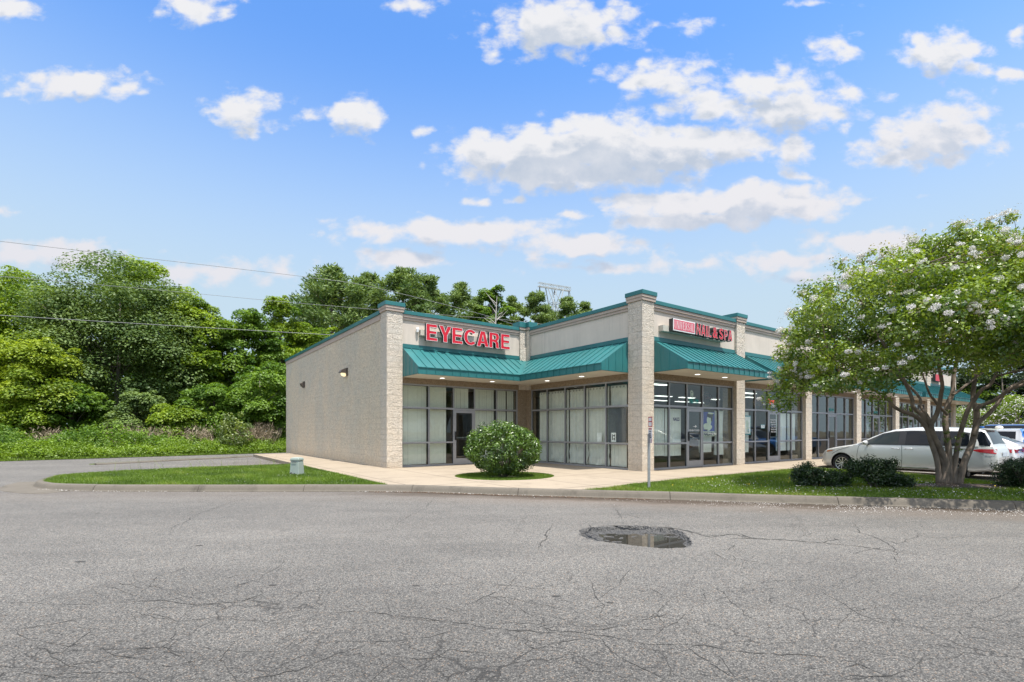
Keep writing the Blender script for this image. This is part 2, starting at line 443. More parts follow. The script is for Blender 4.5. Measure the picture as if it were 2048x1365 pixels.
w = bpy.data.worlds.new('World'); scene.world = w; w.use_nodes = True
g = N(w.node_tree); bg = g.n['Background']; bg.inputs['Strength'].default_value = 0.15
sky = g.new('ShaderNodeTexSky', sky_type='NISHITA'); sky.sun_disc = False
sky.sun_elevation = SUN_EL; sky.sun_rotation = math.atan2(sh.x, sh.y)
sky.air_density = 1.0; sky.dust_density = 1.2; sky.ozone_density = 2.0; sky.altitude = 50

# clouds live at infinity: placed by direction (tangent plane facing north)
CLOUDS = [  # px, py, half width, half height, weight
 (20, 14, 78, 26, 1), (395, 14, 75, 34, .85), (825, 6, 55, 20, .6), (1115, 55, 150, 56, 1.0), (1220, 40, 60, 45, .6), (988, 110, 22, 14, .6), (1380, 48, 42, 28, .45),
 (1672, 96, 48, 32, .7), (1885, 108, 75, 50, 1), (1950, 140, 40, 24, .6), (2020, 152, 34, 18, .8), (150, 168, 135, 30, .9), (235, 175, 40, 24, .8), (490, 222, 72, 40, .95), (610, 236, 45, 22, .45),
 (712, 232, 56, 40, 1.1), (845, 262, 26, 14, .5), (1330, 160, 110, 48, .8), (1400, 205, 90, 40, .8), (1530, 175, 110, 50, .85), (1580, 210, 150, 58, .95), (1680, 180, 60, 30, .6),
 (985, 300, 95, 44, 1.2), (1080, 305, 120, 48, 1.3), (1210, 290, 140, 60, 1.4), (1100, 345, 190, 38, 1.3), (1320, 300, 150, 52, 1.35), (1460, 292, 95, 34, 1.1), (1240, 352, 150, 26, 1.1),
 (1290, 405, 110, 22, 1.0), (1380, 412, 140, 34, 1.2), (1520, 408, 170, 38, 1.3), (1600, 412, 100, 34, 1.1), (1400, 440, 180, 22, 1.1), (905, 464, 215, 28, 1.1), (800, 466, 110, 22, .8), (1140, 490, 145, 25, 1.1),
 (1880, 270, 130, 52, 1.1), (1820, 305, 110, 34, .9), (1930, 225, 70, 40, .8), (1585, 302, 52, 32, .9),
 (110, 510, 170, 30, .85), (30, 500, 80, 24, .8), (420, 545, 190, 30, .75), (810, 520, 95, 24, .85), (1770, 486, 160, 30, 1.0), (1300, 530, 260, 18, .6), (1560, 520, 140, 24, .75),
 (1610, 352, 56, 14, .45), (20, 422, 45, 11, .55), (955, 406, 25, 12, .6), (1040, 400, 30, 8, .45), (640, 436, 30, 8, .4), (1850, 388, 32, 9, .45), (1600, 555, 120, 14, .5), (2030, 70, 25, 22, .7), (1140, 430, 40, 10, .6),
 (1160, 538, 120, 12, .5), (1650, 8, 70, 12, .5)]
grp = bpy.data.node_groups.new('cloud_field', 'ShaderNodeTree')
grp.interface.new_socket('Vector', in_out='INPUT', socket_type='NodeSocketVector')
grp.interface.new_socket('Field', in_out='OUTPUT', socket_type='NodeSocketFloat')
G = N(grp); gi = G.new('NodeGroupInput'); go = G.new('NodeGroupOutput')
acc = None
wn = G.new('ShaderNodeTexNoise'); wn.inputs['Scale'].default_value = 11.0; wn.inputs['Detail'].default_value = 3
G.l.new(G.scale(gi.outputs[0], (1, 1.6, 1)), wn.inputs['Vector'])
wsub = G.vmath('SUBTRACT', wn.outputs['Color'], (0.5, 0.5, 0.5))
wsc = G.new('ShaderNodeVectorMath', operation='MULTIPLY'); G.l.new(wsub, wsc.inputs[0]); wsc.inputs[1].default_value = (0.06, 0.035, 0)
pv = G.vmath('ADD', gi.outputs[0], wsc.outputs[0])
for (px, py, rx, ry, a) in CLOUDS:
    az = (px - CX) / F; el = (HY - py) / F; ra = rx / F; re_ = ry / F
    d = G.vmath('SUBTRACT', pv, (az, el, 0))
    m = G.new('ShaderNodeVectorMath', operation='MULTIPLY'); G.l.new(d, m.inputs[0]); m.inputs[1].default_value = (1 / ra, 1 / re_, 0)
    ln = G.vmath('LENGTH', m.outputs[0])
    f = G.math('MULTIPLY', G.math('SUBTRACT', 1.42, ln), a)
    acc = f if acc is None else G.math('SMOOTH_MAX', acc, f, 0.12)
nz = G.noise(G.scale(gi.outputs[0], (1, 1.7, 1)), 20.0, 9, 0.60, 0.25)
nz2 = G.noise(G.scale(gi.outputs[0], (1, 1.4, 1)), 55.0, 6, 0.6, 0.2)
fld = G.math('ADD', acc, G.math('MULTIPLY', G.math('SUBTRACT', nz, 0.5), 1.5))
fld = G.math('ADD', fld, G.math('MULTIPLY', G.math('SUBTRACT', nz2, 0.5), 0.55))
vb = G.new('ShaderNodeTexVoronoi'); vb.feature = 'SMOOTH_F1'; vb.inputs['Scale'].default_value = 24.0; vb.inputs['Smoothness'].default_value = 0.35
G.l.new(G.scale(pv, (1, 1.35, 1)), vb.inputs['Vector'])
fld = G.math('ADD', fld, G.math('MULTIPLY', G.math('SUBTRACT', 0.45, vb.outputs['Distance']), 0.85))
G.l.new(fld, go.inputs[0])

tcw = g.new('ShaderNodeTexCoord').outputs['Generated']
sp = g.new('ShaderNodeSeparateXYZ'); g.l.new(tcw, sp.inputs[0])
azn = g.math('ARCTAN2', sp.outputs[0], sp.outputs[1])
hyp = g.math('SQRT', g.math('ADD', g.math('MULTIPLY', sp.outputs[0], sp.outputs[0]), g.math('MULTIPLY', sp.outputs[1], sp.outputs[1])))
eln = g.math('ARCTAN2', sp.outputs[2], hyp)
yy = g.math('MAXIMUM', sp.outputs[1], 0.12)
cv = g.new('ShaderNodeCombineXYZ'); g.l.new(g.math('DIVIDE', sp.outputs[0], yy), cv.inputs[0]); g.l.new(g.math('DIVIDE', sp.outputs[2], yy), cv.inputs[1])
def field(vec):
    x = g.new('ShaderNodeGroup'); x.node_tree = grp; g.l.new(vec, x.inputs[0]); return x.outputs[0]
f0 = field(cv.outputs[0]); f1 = field(g.vmath('ADD', cv.outputs[0], (0.006, 0.040, 0)))
dens = g.math('MULTIPLY', g.mapr(f0, 0.12, 0.92, 0, 1, True), g.mapr(sp.outputs[1], 0.12, 0.3))
# how much cloud lies between this point and the light above it
thick = g.mapr(f1, 0.40, 1.25, 0, 1, True)
low = g.mapr(eln, 0.08, 0.55)
lit = g.mix(low, (2.62, 2.52, 2.72, 1), (3.0, 2.98, 3.0, 1))
shd = g.mix(low, (1.85, 2.05, 2.55, 1), (1.80, 2.02, 2.34, 1))
thick = g.math('MULTIPLY', thick, g.mapr(g.noise(cv.outputs[0], 9.0, 5, 0.6), 0.32, 0.60, 0.45, 1.0))
cl = g.mix(thick, lit, shd)
skc = g.mix(1.0, sky.outputs[0], (0.495, 0.775, 1.05, 1), 'MULTIPLY')
hz = g.mapr(eln, 0.18, 0.68, 1, 0, True)
skc = g.mix(g.math('MULTIPLY', hz, 0.96), skc, (1.96, 2.45, 2.78, 1))
fin = g.mix(g.math('MULTIPLY', dens, g.mapr(eln, 0.02, 0.35, 0.70, 0.96)), skc, cl)
# added fill light: unseen broken bright cloud overhead and behind us
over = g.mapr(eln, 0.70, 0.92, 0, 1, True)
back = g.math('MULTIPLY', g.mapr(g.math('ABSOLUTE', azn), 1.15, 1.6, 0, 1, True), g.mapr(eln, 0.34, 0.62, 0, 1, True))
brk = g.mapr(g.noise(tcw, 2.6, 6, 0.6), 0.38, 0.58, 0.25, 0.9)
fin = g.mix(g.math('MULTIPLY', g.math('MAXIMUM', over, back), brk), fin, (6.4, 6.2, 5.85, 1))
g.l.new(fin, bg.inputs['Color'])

# ------------------------------------------------------------------ ground
mb = MB(); mb.poly([(-900, -900, -0.25), (900, -900, -0.25), (900, 900, -0.25), (-900, 900, -0.25)])
ground_m = simple('bare_earth', (0.10, 0.085, 0.05), 0.95, var=0.3, scale=0.3)
tag(mb.build('ground', ground_m), kind='structure')

# asphalt material
def asphalt():
    m, g, b = newmat('worn_asphalt')
    tc = g.new('ShaderNodeTexCoord').outputs['Object']
    big = g.noise(tc, 0.16, 4, 0.6); mid = g.noise(g.scale(tc, (0.5, 1.5, 1)), 0.9, 5, 0.65)
    base = g.ramp(g.math('ADD', g.math('MULTIPLY', big, 0.5), g.math('MULTIPLY', mid, 0.5)), [(0.33, (0.152, 0.148, 0.141)), (0.67, (0.250, 0.241, 0.226))])
    v = g.new('ShaderNodeTexVoronoi'); v.inputs['Scale'].default_value = 100.0; g.l.new(tc, v.inputs['Vector'])
    sepc = g.new('ShaderNodeSeparateColor'); g.l.new(v.outputs['Color'], sepc.inputs[0])
    stone = g.ramp(sepc.outputs[0], [(0.0, (0.08, 0.08, 0.08)), (0.30, (0.46, 0.45, 0.44)), (0.72, (0.60, 0.585, 0.56)), (0.90, (1.0, 0.98, 0.94)), (1.0, (0.85, 0.62, 0.45))])
    base = g.mix(0.85, base, g.mix(1.0, base, g.mix(1.0, stone, (1.75, 1.75, 1.75, 1), 'MULTIPLY'), 'MULTIPLY'))
    pit = g.mapr(v.outputs['Distance'], 0.35, 0.62)
    base = g.mix(g.math('MULTIPLY', pit, 0.62), base, (0.05, 0.05, 0.05, 1))
    # older, more open surface close to where we stand
    sp = g.new('ShaderNodeSeparateXYZ'); g.l.new(tc, sp.inputs[0])
    wear = g.math('ADD', sp.outputs[1], g.math('MULTIPLY', g.math('SUBTRACT', big, 0.5), 5.0))
    base = g.mix(g.mapr(wear, 5.6, 2.2, 0.0, 0.75), base, g.mix(1.0, base, (0.5, 0.5, 0.505, 1), 'MULTIPLY'))
    # dirt washed to the kerb (a band that follows the kerb line)
    ky = g.math('SUBTRACT', g.math('SUBTRACT', 12.3, g.math('MULTIPLY', g.math('MAXIMUM', g.math('ADD', sp.outputs[0], 2.0), 0.0), 0.232)), sp.outputs[1])
    near = g.mapr(g.math('ADD', ky, g.math('MULTIPLY', g.math('SUBTRACT', mid, 0.5), 1.6)), 0.3, 1.9, 1.0, 0.0)
    near = g.math('MULTIPLY', near, g.mapr(sp.outputs[0], -14.0, -11.0))
    near = g.math('MULTIPLY', near, g.mapr(sp.outputs[0], -4.0, 1.0, 0.35, 1.0))
    base = g.mix(g.math('MULTIPLY', near, 0.62), base, (0.165, 0.125, 0.095, 1))
    wet = g.mapr(g.math('ADD', ky, g.math('MULTIPLY', g.math('SUBTRACT', mid, 0.5), 1.0)), 0.40, 0.85, 1.0, 0.0)
    wet = g.math('MULTIPLY', wet, g.math('MULTIPLY', g.mapr(sp.outputs[0], -4.5, -1.5), 0.85))
    base = g.mix(wet, base, (0.055, 0.040, 0.028, 1))
    # polished wheel lanes along the drive, oil drips, an old patch or two
    ln_ = g.math('SINE', g.math('ADD', g.math('MULTIPLY', sp.outputs[1], 1.75), g.math('MULTIPLY', big, 2.5)))
    base = g.mix(g.math('MULTIPLY', g.mapr(ln_, 0.2, 1.0), 0.16), base, g.mix(1.0, base, (1.5, 1.48, 1.45, 1), 'MULTIPLY'))
    oil = g.mapr(g.noise(g.scale(tc, (0.8, 1.3, 1)), 1.35, 5, 0.6), 0.62, 0.74)
    base = g.mix(g.math('MULTIPLY', oil, 0.38), base, (0.06, 0.058, 0.056, 1))
    strk = g.mapr(g.noise(g.scale(tc, (0.25, 3.0, 1)), 2.2, 4, 0.6), 0.58, 0.75)
    base = g.mix(g.math('MULTIPLY', strk, 0.22), base, (0.08, 0.078, 0.075, 1))
    # fine crazing
    wob = g.new('ShaderNodeTexNoise'); wob.inputs['Scale'].default_value = 2.2; wob.inputs['Detail'].default_value = 6; g.l.new(tc, wob.inputs['Vector'])
    ws = g.new('ShaderNodeVectorMath', operation='SCALE'); g.l.new(g.vmath('SUBTRACT', wob.outputs['Color'], (.5, .5, .5)), ws.inputs[0]); ws.inputs['Scale'].default_value = 0.55
    cvv = g.new('ShaderNodeTexVoronoi'); cvv.feature = 'DISTANCE_TO_EDGE'; cvv.inputs['Scale'].default_value = 1.5
    g.l.new(g.vmath('ADD', tc, ws.outputs[0]), cvv.inputs['Vector'])
    msk = g.math('ADD', g.mapr(g.noise(tc, 0.55, 3), 0.46, 0.60), g.mapr(sp.outputs[1], 4.6, 3.2, 0.0, 0.55), clamp=True)
    msk = g.math('MULTIPLY', msk, g.mapr(sp.outputs[1], 6.0, 3.6, 0.35, 1.0))
    ck = g.math('MULTIPLY', g.mapr(cvv.outputs['Distance'], 0.003, 0.012, 1.0, 0.0), msk)
    base = g.mix(g.math('MULTIPLY', ck, 0.8), base, (0.035, 0.034, 0.033, 1))
    g.put(b.inputs['Base Color'], base)
    b.inputs['Roughness'].default_value = 0.9; b.inputs['Specular IOR Level'].default_value = 0.25
    h = g.math('SUBTRACT', g.math('MULTIPLY', v.outputs['Distance'], -0.6), g.math('MULTIPLY', ck, 1.0))
    bn = g.new('ShaderNodeBump'); bn.inputs['Strength'].default_value = 0.8; bn.inputs['Distance'].default_value = 0.008
    g.put(bn.inputs['Height'], h); g.l.new(bn.outputs[0], b.inputs['Normal'])
    return m
asph = asphalt()
crack_m = simple('crack_tar', (0.045, 0.043, 0.040), 0.95, var=0.3, scale=20)
hole_m, g2, b2 = newmat('broken_asphalt')
tc = g2.new('ShaderNodeTexCoord').outputs['Object']
v = g2.new('ShaderNodeTexVoronoi'); v.inputs['Scale'].default_value = 42.0; g2.l.new(tc, v.inputs['Vector'])
g2.put(b2.inputs['Base Color'], g2.ramp(g2.math('ADD', g2.math('MULTIPLY', v.outputs['Distance'], 0.6), g2.math('MULTIPLY', g2.noise(tc, 9.0, 6), 0.6)), [(0.25, (0.175, 0.168, 0.158)), (0.62, (0.085, 0.082, 0.078)), (0.80, (0.025, 0.025, 0.025))]))
b2.inputs['Roughness'].default_value = 0.6
bn = g2.new('ShaderNodeBump'); bn.inputs['Distance'].default_value = 0.03
g2.put(bn.inputs['Height'], g2.math('SUBTRACT', g2.noise(tc, 30.0, 4), v.outputs['Distance'])); g2.l.new(bn.outputs[0], b2.inputs['Normal'])

# road sheet with the pothole pressed into it
from mathutils import noise as mnoise
hx, hy = 1.86, 7.22
xs = sorted(set([-90, -60, -40, -25, -15, -8, -4, -2, 0, 5, 9, 15, 25, 40, 60, 90, 130] + list(np.round(np.arange(0.7, 3.01, 0.03), 3))))
ys = sorted(set([-60, -30, -15, -5, 0, 3, 5, 10, 14, 20, 30, 45, 70, 110] + list(np.round(np.arange(6.1, 8.31, 0.03), 3))))
def hole(x, y):
    # main basin (water) and a shallower shelf to the left
    ang = math.atan2(y - hy, x - hx)
    wob = 0.16 * mnoise.noise((math.cos(ang) * 1.7, math.sin(ang) * 1.7, 3.1)) + 0.08 * mnoise.noise((x * 5, y * 5, 1.0))
    r1 = math.hypot((x - 1.95) / 0.52, (y - 7.0) / 0.52)
    r2 = math.hypot((x - 1.75) / 0.78, (y - 7.32) / 0.66)
    d = 0.0
    a = 1.0 + wob - r2
    if a > 0: d = max(d, 0.058 * min(1, a / 0.07) + 0.012 * mnoise.noise((x * 9, y * 9, 0)))
    a = 1.0 + wob - r1
    if a > 0: d = max(d, 0.04 + 0.05 * min(1, a / 0.45))
    return max(d, 0)
mb = MB(); idx = {}
for j, y in enumerate(ys):
    for i, x in enumerate(xs):
        inside = 0.7 <= x <= 3.0 and 6.1 <= y <= 8.3
        mb.v.append((x, y, -hole(x, y) if inside else 0.0))
nx = len(xs)
for j in range(len(ys) - 1):
    for i in range(nx - 1):
        f = [j * nx + i, j * nx + i + 1, (j + 1) * nx + i + 1, (j + 1) * nx + i]
        mb.f.append(f); zz = [mb.v[k][2] for k in f]
        mb.mi.append(1 if min(zz) < -0.012 else 0)
# long cracks: ribbons lying on the sheet
def crack(pts, wd=0.012, jit=0.05, z=0.003, depth=0):
    P = [gp(*p) for p in pts]
    line = [P[0]]
    for a, b in zip(P[:-1], P[1:]):
        L = math.hypot(b[0] - a[0], b[1] - a[1]); n = max(2, int(L / 0.035))
        for k in range(1, n + 1):
            t = k / n
            line.append((a[0] + (b[0] - a[0]) * t, a[1] + (b[1] - a[1]) * t))
    out = []; off = random.random() * 100
    for k, (x, y) in enumerate(line):
        j1 = j2 = 0.0
        for fq, am in ((2.5, 1.0), (9.0, .55), (28.0, .30)):
            j1 += mnoise.noise((x * fq, y * fq, off)) * jit * am; j2 += mnoise.noise((x * fq + 9.3, y * fq, off + 4)) * jit * am
        out.append((x + j1, y + j2))
    vs = []; fs = []; n = len(out)
    for k, (x, y) in enumerate(out):
        a = out[max(0, k - 1)]; b = out[min(n - 1, k + 1)]
        dx, dy = b[0] - a[0], b[1] - a[1]; l = math.hypot(dx, dy) + 1e-9
        ww = wd * max(0.12, 0.25 + 1.5 * abs(mnoise.noise((x * 7, y * 7, off + 5))) - .35 * abs(mnoise.noise((x * 31, y * 31, off)))) * min(1, 4 * min(k, n - 1 - k) / n + 0.15)
        vs += [(x - dy / l * ww, y + dx / l * ww, z), (x + dy / l * ww, y - dx / l * ww, z)]
    for k in range(n - 1): fs.append([2 * k, 2 * k + 1, 2 * k + 3, 2 * k + 2])
    mb.mesh(vs, fs, 2)
    if depth > 0:
        for _ in range(max(1, n // 26)):
            k = random.randrange(n); x, y = out[k]; an = random.random() * 6.28; L = random.uniform(0.15, 0.6)
            q = (x + math.cos(an) * L, y + math.sin(an) * L)
            if q[1] < 1.3 or (math.hypot(q[0] - hx, q[1] - hy) < 0.9): continue
            to = lambda t: (CX + t[0] / t[1] * F, HY + CAMZ * F / t[1])
            crack([to((x, y)), to(q)], wd * 0.6, jit * 0.8, z, depth - 1)
for pts, wd, br in [
    ([(541, 985), (470, 1003), (448, 1010), (400, 1028), (345, 1055), (330, 1075)], .010, 0),
    ([(870, 992), (855, 1012), (815, 1035), (780, 1058), (690, 1080)], .008, 1),
    ([(1108, 1047), (1095, 1068), (1072, 1100)], .013, 0), ([(1055, 1030), (1040, 1050), (1025, 1075)], .006, 1),
    ([(1390, 1068), (1425, 1072), (1470, 1070), (1500, 1077), (1560, 1080), (1640, 1086), (1720, 1094), (1845, 1112)], .013, 1),
    ([(1300, 1055), (1360, 1058), (1420, 1074), (1470, 1068)], .015, 1), ([(1478, 1068), (1500, 1076), (1530, 1079)], .022, 0),
    ([(1400, 1038), (1480, 1036), (1540, 1046), (1620, 1050), (1700, 1052)], .007, 1), ([(1150, 1030), (1230, 1036), (1330, 1032)], .006, 1),
    ([(1180, 1050), (1175, 1062), (1200, 1075), (1240, 1078)], .02, 0), ([(1200, 1052), (1260, 1052), (1340, 1055), (1395, 1066)], .018, 0),
    ([(600, 1228), (690, 1224), (760, 1226), (830, 1236), (960, 1252), (1060, 1262), (1160, 1267), (1210, 1272), (1290, 1288), (1390, 1292), (1500, 1305), (1640, 1312), (1800, 1330)], .008, 2),
    ([(0, 1206), (130, 1210), (240, 1206), (330, 1200), (420, 1210), (500, 1200), (570, 1212), (600, 1228)], .006, 2),
    ([(570, 1115), (555, 1135), (520, 1160), (440, 1180), (395, 1186)], .007, 1), ([(520, 1175), (525, 1188), (480, 1205), (420, 1208), (370, 1212)], .006, 1),
    ([(1045, 1147), (1005, 1180), (960, 1200), (935, 1215)], .006, 1), ([(1185, 1158), (1190, 1185), (1205, 1210), (1195, 1240)], .006, 1),
    ([(1420, 1168), (1460, 1200), (1490, 1230), (1540, 1250)], .006, 1), ([(1350, 1170), (1400, 1176), (1420, 1205)], .005, 0),
    ([(0, 1265), (120, 1245), (220, 1225)], .006, 1), ([(60, 1290), (100, 1308), (190, 1300), (330, 1295), (390, 1340)], .006, 2), ([(470, 1275), (440, 1320), (480, 1365), (600, 1340), (760, 1275)], .006, 2),
    ([(780, 1325), (830, 1345), (900, 1300), (1000, 1310)], .006, 2), ([(1190, 1270), (1240, 1310), (1330, 1365)], .006, 1), ([(1380, 1295), (1420, 1330), (1480, 1365)], .007, 1),
    ([(640, 1288), (740, 1285), (850, 1278), (900, 1262)], .005, 2), ([(1000, 1260), (1080, 1290), (1180, 1280), (1250, 1290)], .005, 2),
    ([(1640, 1180), (1720, 1230), (1800, 1260)], .005, 1), ([(1560, 1010), (1600, 1040), (1580, 1066)], .005, 0), ([(1680, 1056), (1740, 1070), (1780, 1090), (1800, 1115)], .008, 1),
    ([(1225, 1010), (1235, 1028), (1250, 1046)], .006, 0), ([(15, 1003), (80, 1000), (160, 990)], .006, 0), ([(90, 1080), (200, 1120), (210, 1124)], .001, 0)]:
    crack(pts, wd * (1.5 if 1040 < pts[0][1] < 1082 and pts[0][0] > 1150 else .9), 0.05, 0.003, br)
# the web of fine cracks where the surface has aged most
for k in range(95):
    px = random.uniform(-40, 2080); py = random.choice((random.uniform(1215, 1365), random.uniform(1160, 1300)))
    a = random.choice((random.uniform(-.35, .35), random.uniform(-1.2, 1.2))); L = random.uniform(60, 240)
    P_ = [(px, py)]
    for q in range(random.randint(2, 4)):
        px += L / 3 * math.cos(a); py = min(1385, max(1130, py + L / 3 * math.sin(a) * .45)); P_.append((px, py)); a += random.uniform(-.6, .6)
    crack(P_, random.uniform(.0016, .0040), .045, .003, random.choice((0, 1, 1)))
for k in range(22):     # crazing round and right of the pothole
    px = random.uniform(1120, 1900); py = random.uniform(1022, 1056) if px < 1420 else random.uniform(1030, 1110); a = random.choice((random.uniform(-.3, .3), random.uniform(-1.4, 1.4))); L = random.uniform(30, 110); P_ = [(px, py)]
    for q in range(3): px += L / 3 * math.cos(a); py += L / 3 * math.sin(a) * .3; P_.append((px, py)); a += random.uniform(-.7, .7)
    crack(P_, random.uniform(.004, .008), .045, .003, 1)
# tar blots
for px, py, s in [(160, 1124, .035), (398, 1092, .03), (545, 1171, .022), (832, 1172, .02), (1112, 1193, .022), (196, 1027, .03), (1220, 1206, .018)]:
    x, y = gp(px, py); a0_ = random.random() * 3
    ring = [(x + s * 1.7 * math.cos(a) * (1 + .45 * mnoise.noise((math.cos(a) * 2, math.sin(a) * 2, px))), y + s * math.sin(a) * (1 + .5 * mnoise.noise((math.cos(a) * 2, math.sin(a) * 2, px + 3))), 0.0025) for a in np.arange(0, 6.28, 0.3)]
    mb.mesh(ring, [list(range(len(ring)))], 2)
tag(mb.build('road', [asph, hole_m, crack_m]), kind='structure')
# water standing in the hole
pud, g3, b3 = newmat('puddle_water')
b3.inputs['Base Color'].default_value = (0.035, 0.032, 0.026, 1); b3.inputs['Roughness'].default_value = 0.02; b3.inputs['IOR'].default_value = 1.33
b3.inputs['Specular IOR Level'].default_value = 0.6
mb = MB(); mb.poly([(1.3, 6.4, -0.056), (2.7, 6.4, -0.056), (2.7, 7.62, -0.056), (1.3, 7.62, -0.056)])
tag(mb.build('puddle_water', pud), kind='structure')
# loose stones at the broken edge
mb = MB()
for k in range(70):
    a = random.random() * 6.28; rr = random.uniform(0.5, 0.95)
    x, y = 1.75 + 0.86 * rr * math.cos(a), 7.28 + 0.75 * rr * math.sin(a)
    s = random.uniform(0.006, 0.02); z = -hole(x, y)
    if z < -0.06: continue
    q = [Vector((random.uniform(-1, 1), random.uniform(-1, 1), random.uniform(-.6, .8))) * s + Vector((x, y, z + s * 0.4)) for _ in range(4)]
    mb.mesh(q, [[0, 1, 2], [0, 3, 1], [1, 3, 2], [2, 3, 0]])
tag(mb.build('loose_gravel', simple('loose_stone', (0.13, 0.125, 0.12), 0.9, var=0.4, scale=15)), kind='stuff', label='loose broken asphalt stones round the pothole rim', cat='gravel')

# ------------------------------------------------------------------ concrete
def concrete(name, col, joints=True, dirt=0.5):
    m, g, b = newmat(name)
    tc = g.new('ShaderNodeTexCoord').outputs['Object']
    n = g.noise(tc, 0.7, 5, 0.6); n2 = g.noise(tc, 40, 3, 0.7)
    base = g.ramp(n, [(0.3, tuple(x * 0.86 for x in col)), (0.7, tuple(x * 1.08 for x in col))])
    base = g.mix(0.35, base, g.ramp(n2, [(0.35, tuple(x * 0.72 for x in col)), (0.65, tuple(x * 1.2 for x in col))]))
    if joints:
        sp = g.new('ShaderNodeSeparateXYZ'); g.l.new(tc, sp.inputs[0])
        for ax, per in ((0, 1.83), (1, 2.4)):
            fr = g.math('FRACT', g.math('MULTIPLY', g.math('ADD', sp.outputs[ax], 50.15), 1 / per))
            d = g.math('ABSOLUTE', g.math('SUBTRACT', fr, 0.5))
            base = g.mix(g.math('MULTIPLY', g.mapr(d, 0.4875, 0.4930), 0.75), base, (0.09, 0.075, 0.06, 1))
    st = g.mapr(g.noise(g.scale(tc, (1, 1, .3)), 1.6, 6, 0.7), 0.52, 0.72)
    base = g.mix(g.math('MULTIPLY', st, dirt), base, tuple(x * 0.52 for x in col) + (1,))
    g.put(b.inputs['Base Color'], base); b.inputs['Roughness'].default_value = 0.92; b.inputs['Specular IOR Level'].default_value = 0.25
    bn = g.new('ShaderNodeBump'); bn.inputs['Strength'].default_value = 0.35; bn.inputs['Distance'].default_value = 0.005
    g.put(bn.inputs['Height'], n2); g.l.new(bn.outputs[0], b.inputs['Normal'])
    return m
conc = concrete('pavement_concrete', (0.345, 0.285, 0.215), True, 0.45)
kerb_m = concrete('kerb_concrete', (0.150, 0.132, 0.108), False, 0.85)

def smooth_path(P, n=4):
    out = []
    for i in range(len(P) - 1):
        p0 = P[max(0, i - 1)]; p1 = P[i]; p2 = P[i + 1]; p3 = P[min(len(P) - 1, i + 2)]
        for k in range(n):
            t = k / n
            out.append(tuple(0.5 * ((2 * p1[a]) + (-p0[a] + p2[a]) * t + (2 * p0[a] - 5 * p1[a] + 4 * p2[a] - p3[a]) * t * t + (-p0[a] + 3 * p1[a] - 3 * p2[a] + p3[a]) * t ** 3) for a in (0, 1)))
    return out + [P[-1]]
nose = [W(-8.4, 10.9), W(-10.5, 10.85), W(-12.5, 10.8), W(-14.0, 10.5), (-13.75, 15.6), (-13.35, 14.6), (-12.6, 13.55), (-11.4, 12.85), (-9.6, 12.62)]
front = [(-9.6, 12.62), (-6, 12.6), (-4, 12.6), (-2.3, 12.5), (-0.65, 12.05), (1.0, 11.68), (2.43, 11.36), (3.73, 11.1), (5.4, 10.64), (8.29, 10.0), (9.77, 9.65), (14, 8.65), (22, 6.8), (40, 3.0)]
PK = [W(6.5, -2.36), W(6.5, -4.6), W(6.25, -5.6), W(5.6, -6.7), (12.9, 13.4), (13.6, 12.5), (15.4, 11.7), (19, 10.7), (26, 9.0), (40, 5.6)]
NOSE = smooth_path(nose); FRONT = smooth_path(front, 5); PKS = smooth_path(PK, 4)
def sweep(mb, path, prof, gap_every=3.0, gap=0.012, jit=0.003):
    """profile (offset to the right of travel, z) along a path, cut into cast lengths"""
    n = len(path); nor = []; acc_ = [0.0]
    for k in range(n):
        a = path[max(0, k - 1)]; b = path[min(n - 1, k + 1)]
        d = Vector((b[0] - a[0], b[1] - a[1])).normalized(); nor.append((d.y, -d.x))
        if k: acc_.append(acc_[-1] + math.hypot(path[k][0] - path[k - 1][0], path[k][1] - path[k - 1][1]))
    def pt(s):
        for k in range(n - 1):
            if acc_[k + 1] >= s - 1e-9: break
        t = (s - acc_[k]) / max(1e-9, acc_[k + 1] - acc_[k]); t = min(1, max(0, t))
        p = [path[k][i] * (1 - t) + path[k + 1][i] * t for i in (0, 1)]
        q = [nor[k][i] * (1 - t) + nor[k + 1][i] * t for i in (0, 1)]
        return p, q
    L = acc_[-1]; s = 0.0
    while s < L - 0.05:
        e = min(L, s + gap_every * random.uniform(0.85, 1.15)); dz = random.uniform(-jit, jit); do = random.uniform(-jit, jit)
        m = max(2, int((e - s) / 0.5) + 1); ss = [s + (e - gap - s) * k / m for k in range(m + 1)]
        vs = []; fs = []; w_ = len(prof)
        for x in ss:
            p, q = pt(x)
            wob = 0.004 * mnoise.noise((p[0] * 1.3, p[1] * 1.3, 0))
            for o_, z_ in prof: vs.append((p[0] + q[0] * (o_ + do), p[1] + q[1] * (o_ + do), z_ + dz + (wob if z_ > 0.02 else 0)))
        for k in range(len(ss) - 1):
            for j in range(w_ - 1):
                a = k * w_ + j; fs.append([a, a + 1, a + w_ + 1, a + w_])
        fs.append(list(range(w_))[::-1]); fs.append([(len(ss) - 1) * w_ + j for j in range(w_)])
        mb.mesh(vs, fs); s = e
PROF = [(-0.02, -0.05), (-0.02, 0.152), (0.0, 0.158), (0.09, 0.155), (0.135, 0.138), (0.165, 0.10), (0.20, 0.035), (0.225, 0.012), (0.235, -0.05)]
PROFG = PROF[:-1] + [(0.50, 0.008), (0.51, -0.05)]
mb = MB(); sweep(mb, NOSE + FRONT[1:], PROF)
o = tag(mb.build('kerb', kerb_m, fixn=True), kind='structure')
mb = MB(); sweep(mb, PKS[::-1], PROF); tag(mb.build('kerb', kerb_m, fixn=True), kind='structure')
# gutter apron at the island nose
mb = MB(); sweep(mb, NOSE[18:30], [(0.2, -0.03), (0.2, 0.02), (0.45, 0.006), (0.85, 0.008), (0.86, -0.03)], 4.0); tag(mb.build('gutter_apron', kerb_m, fixn=True), kind='structure')
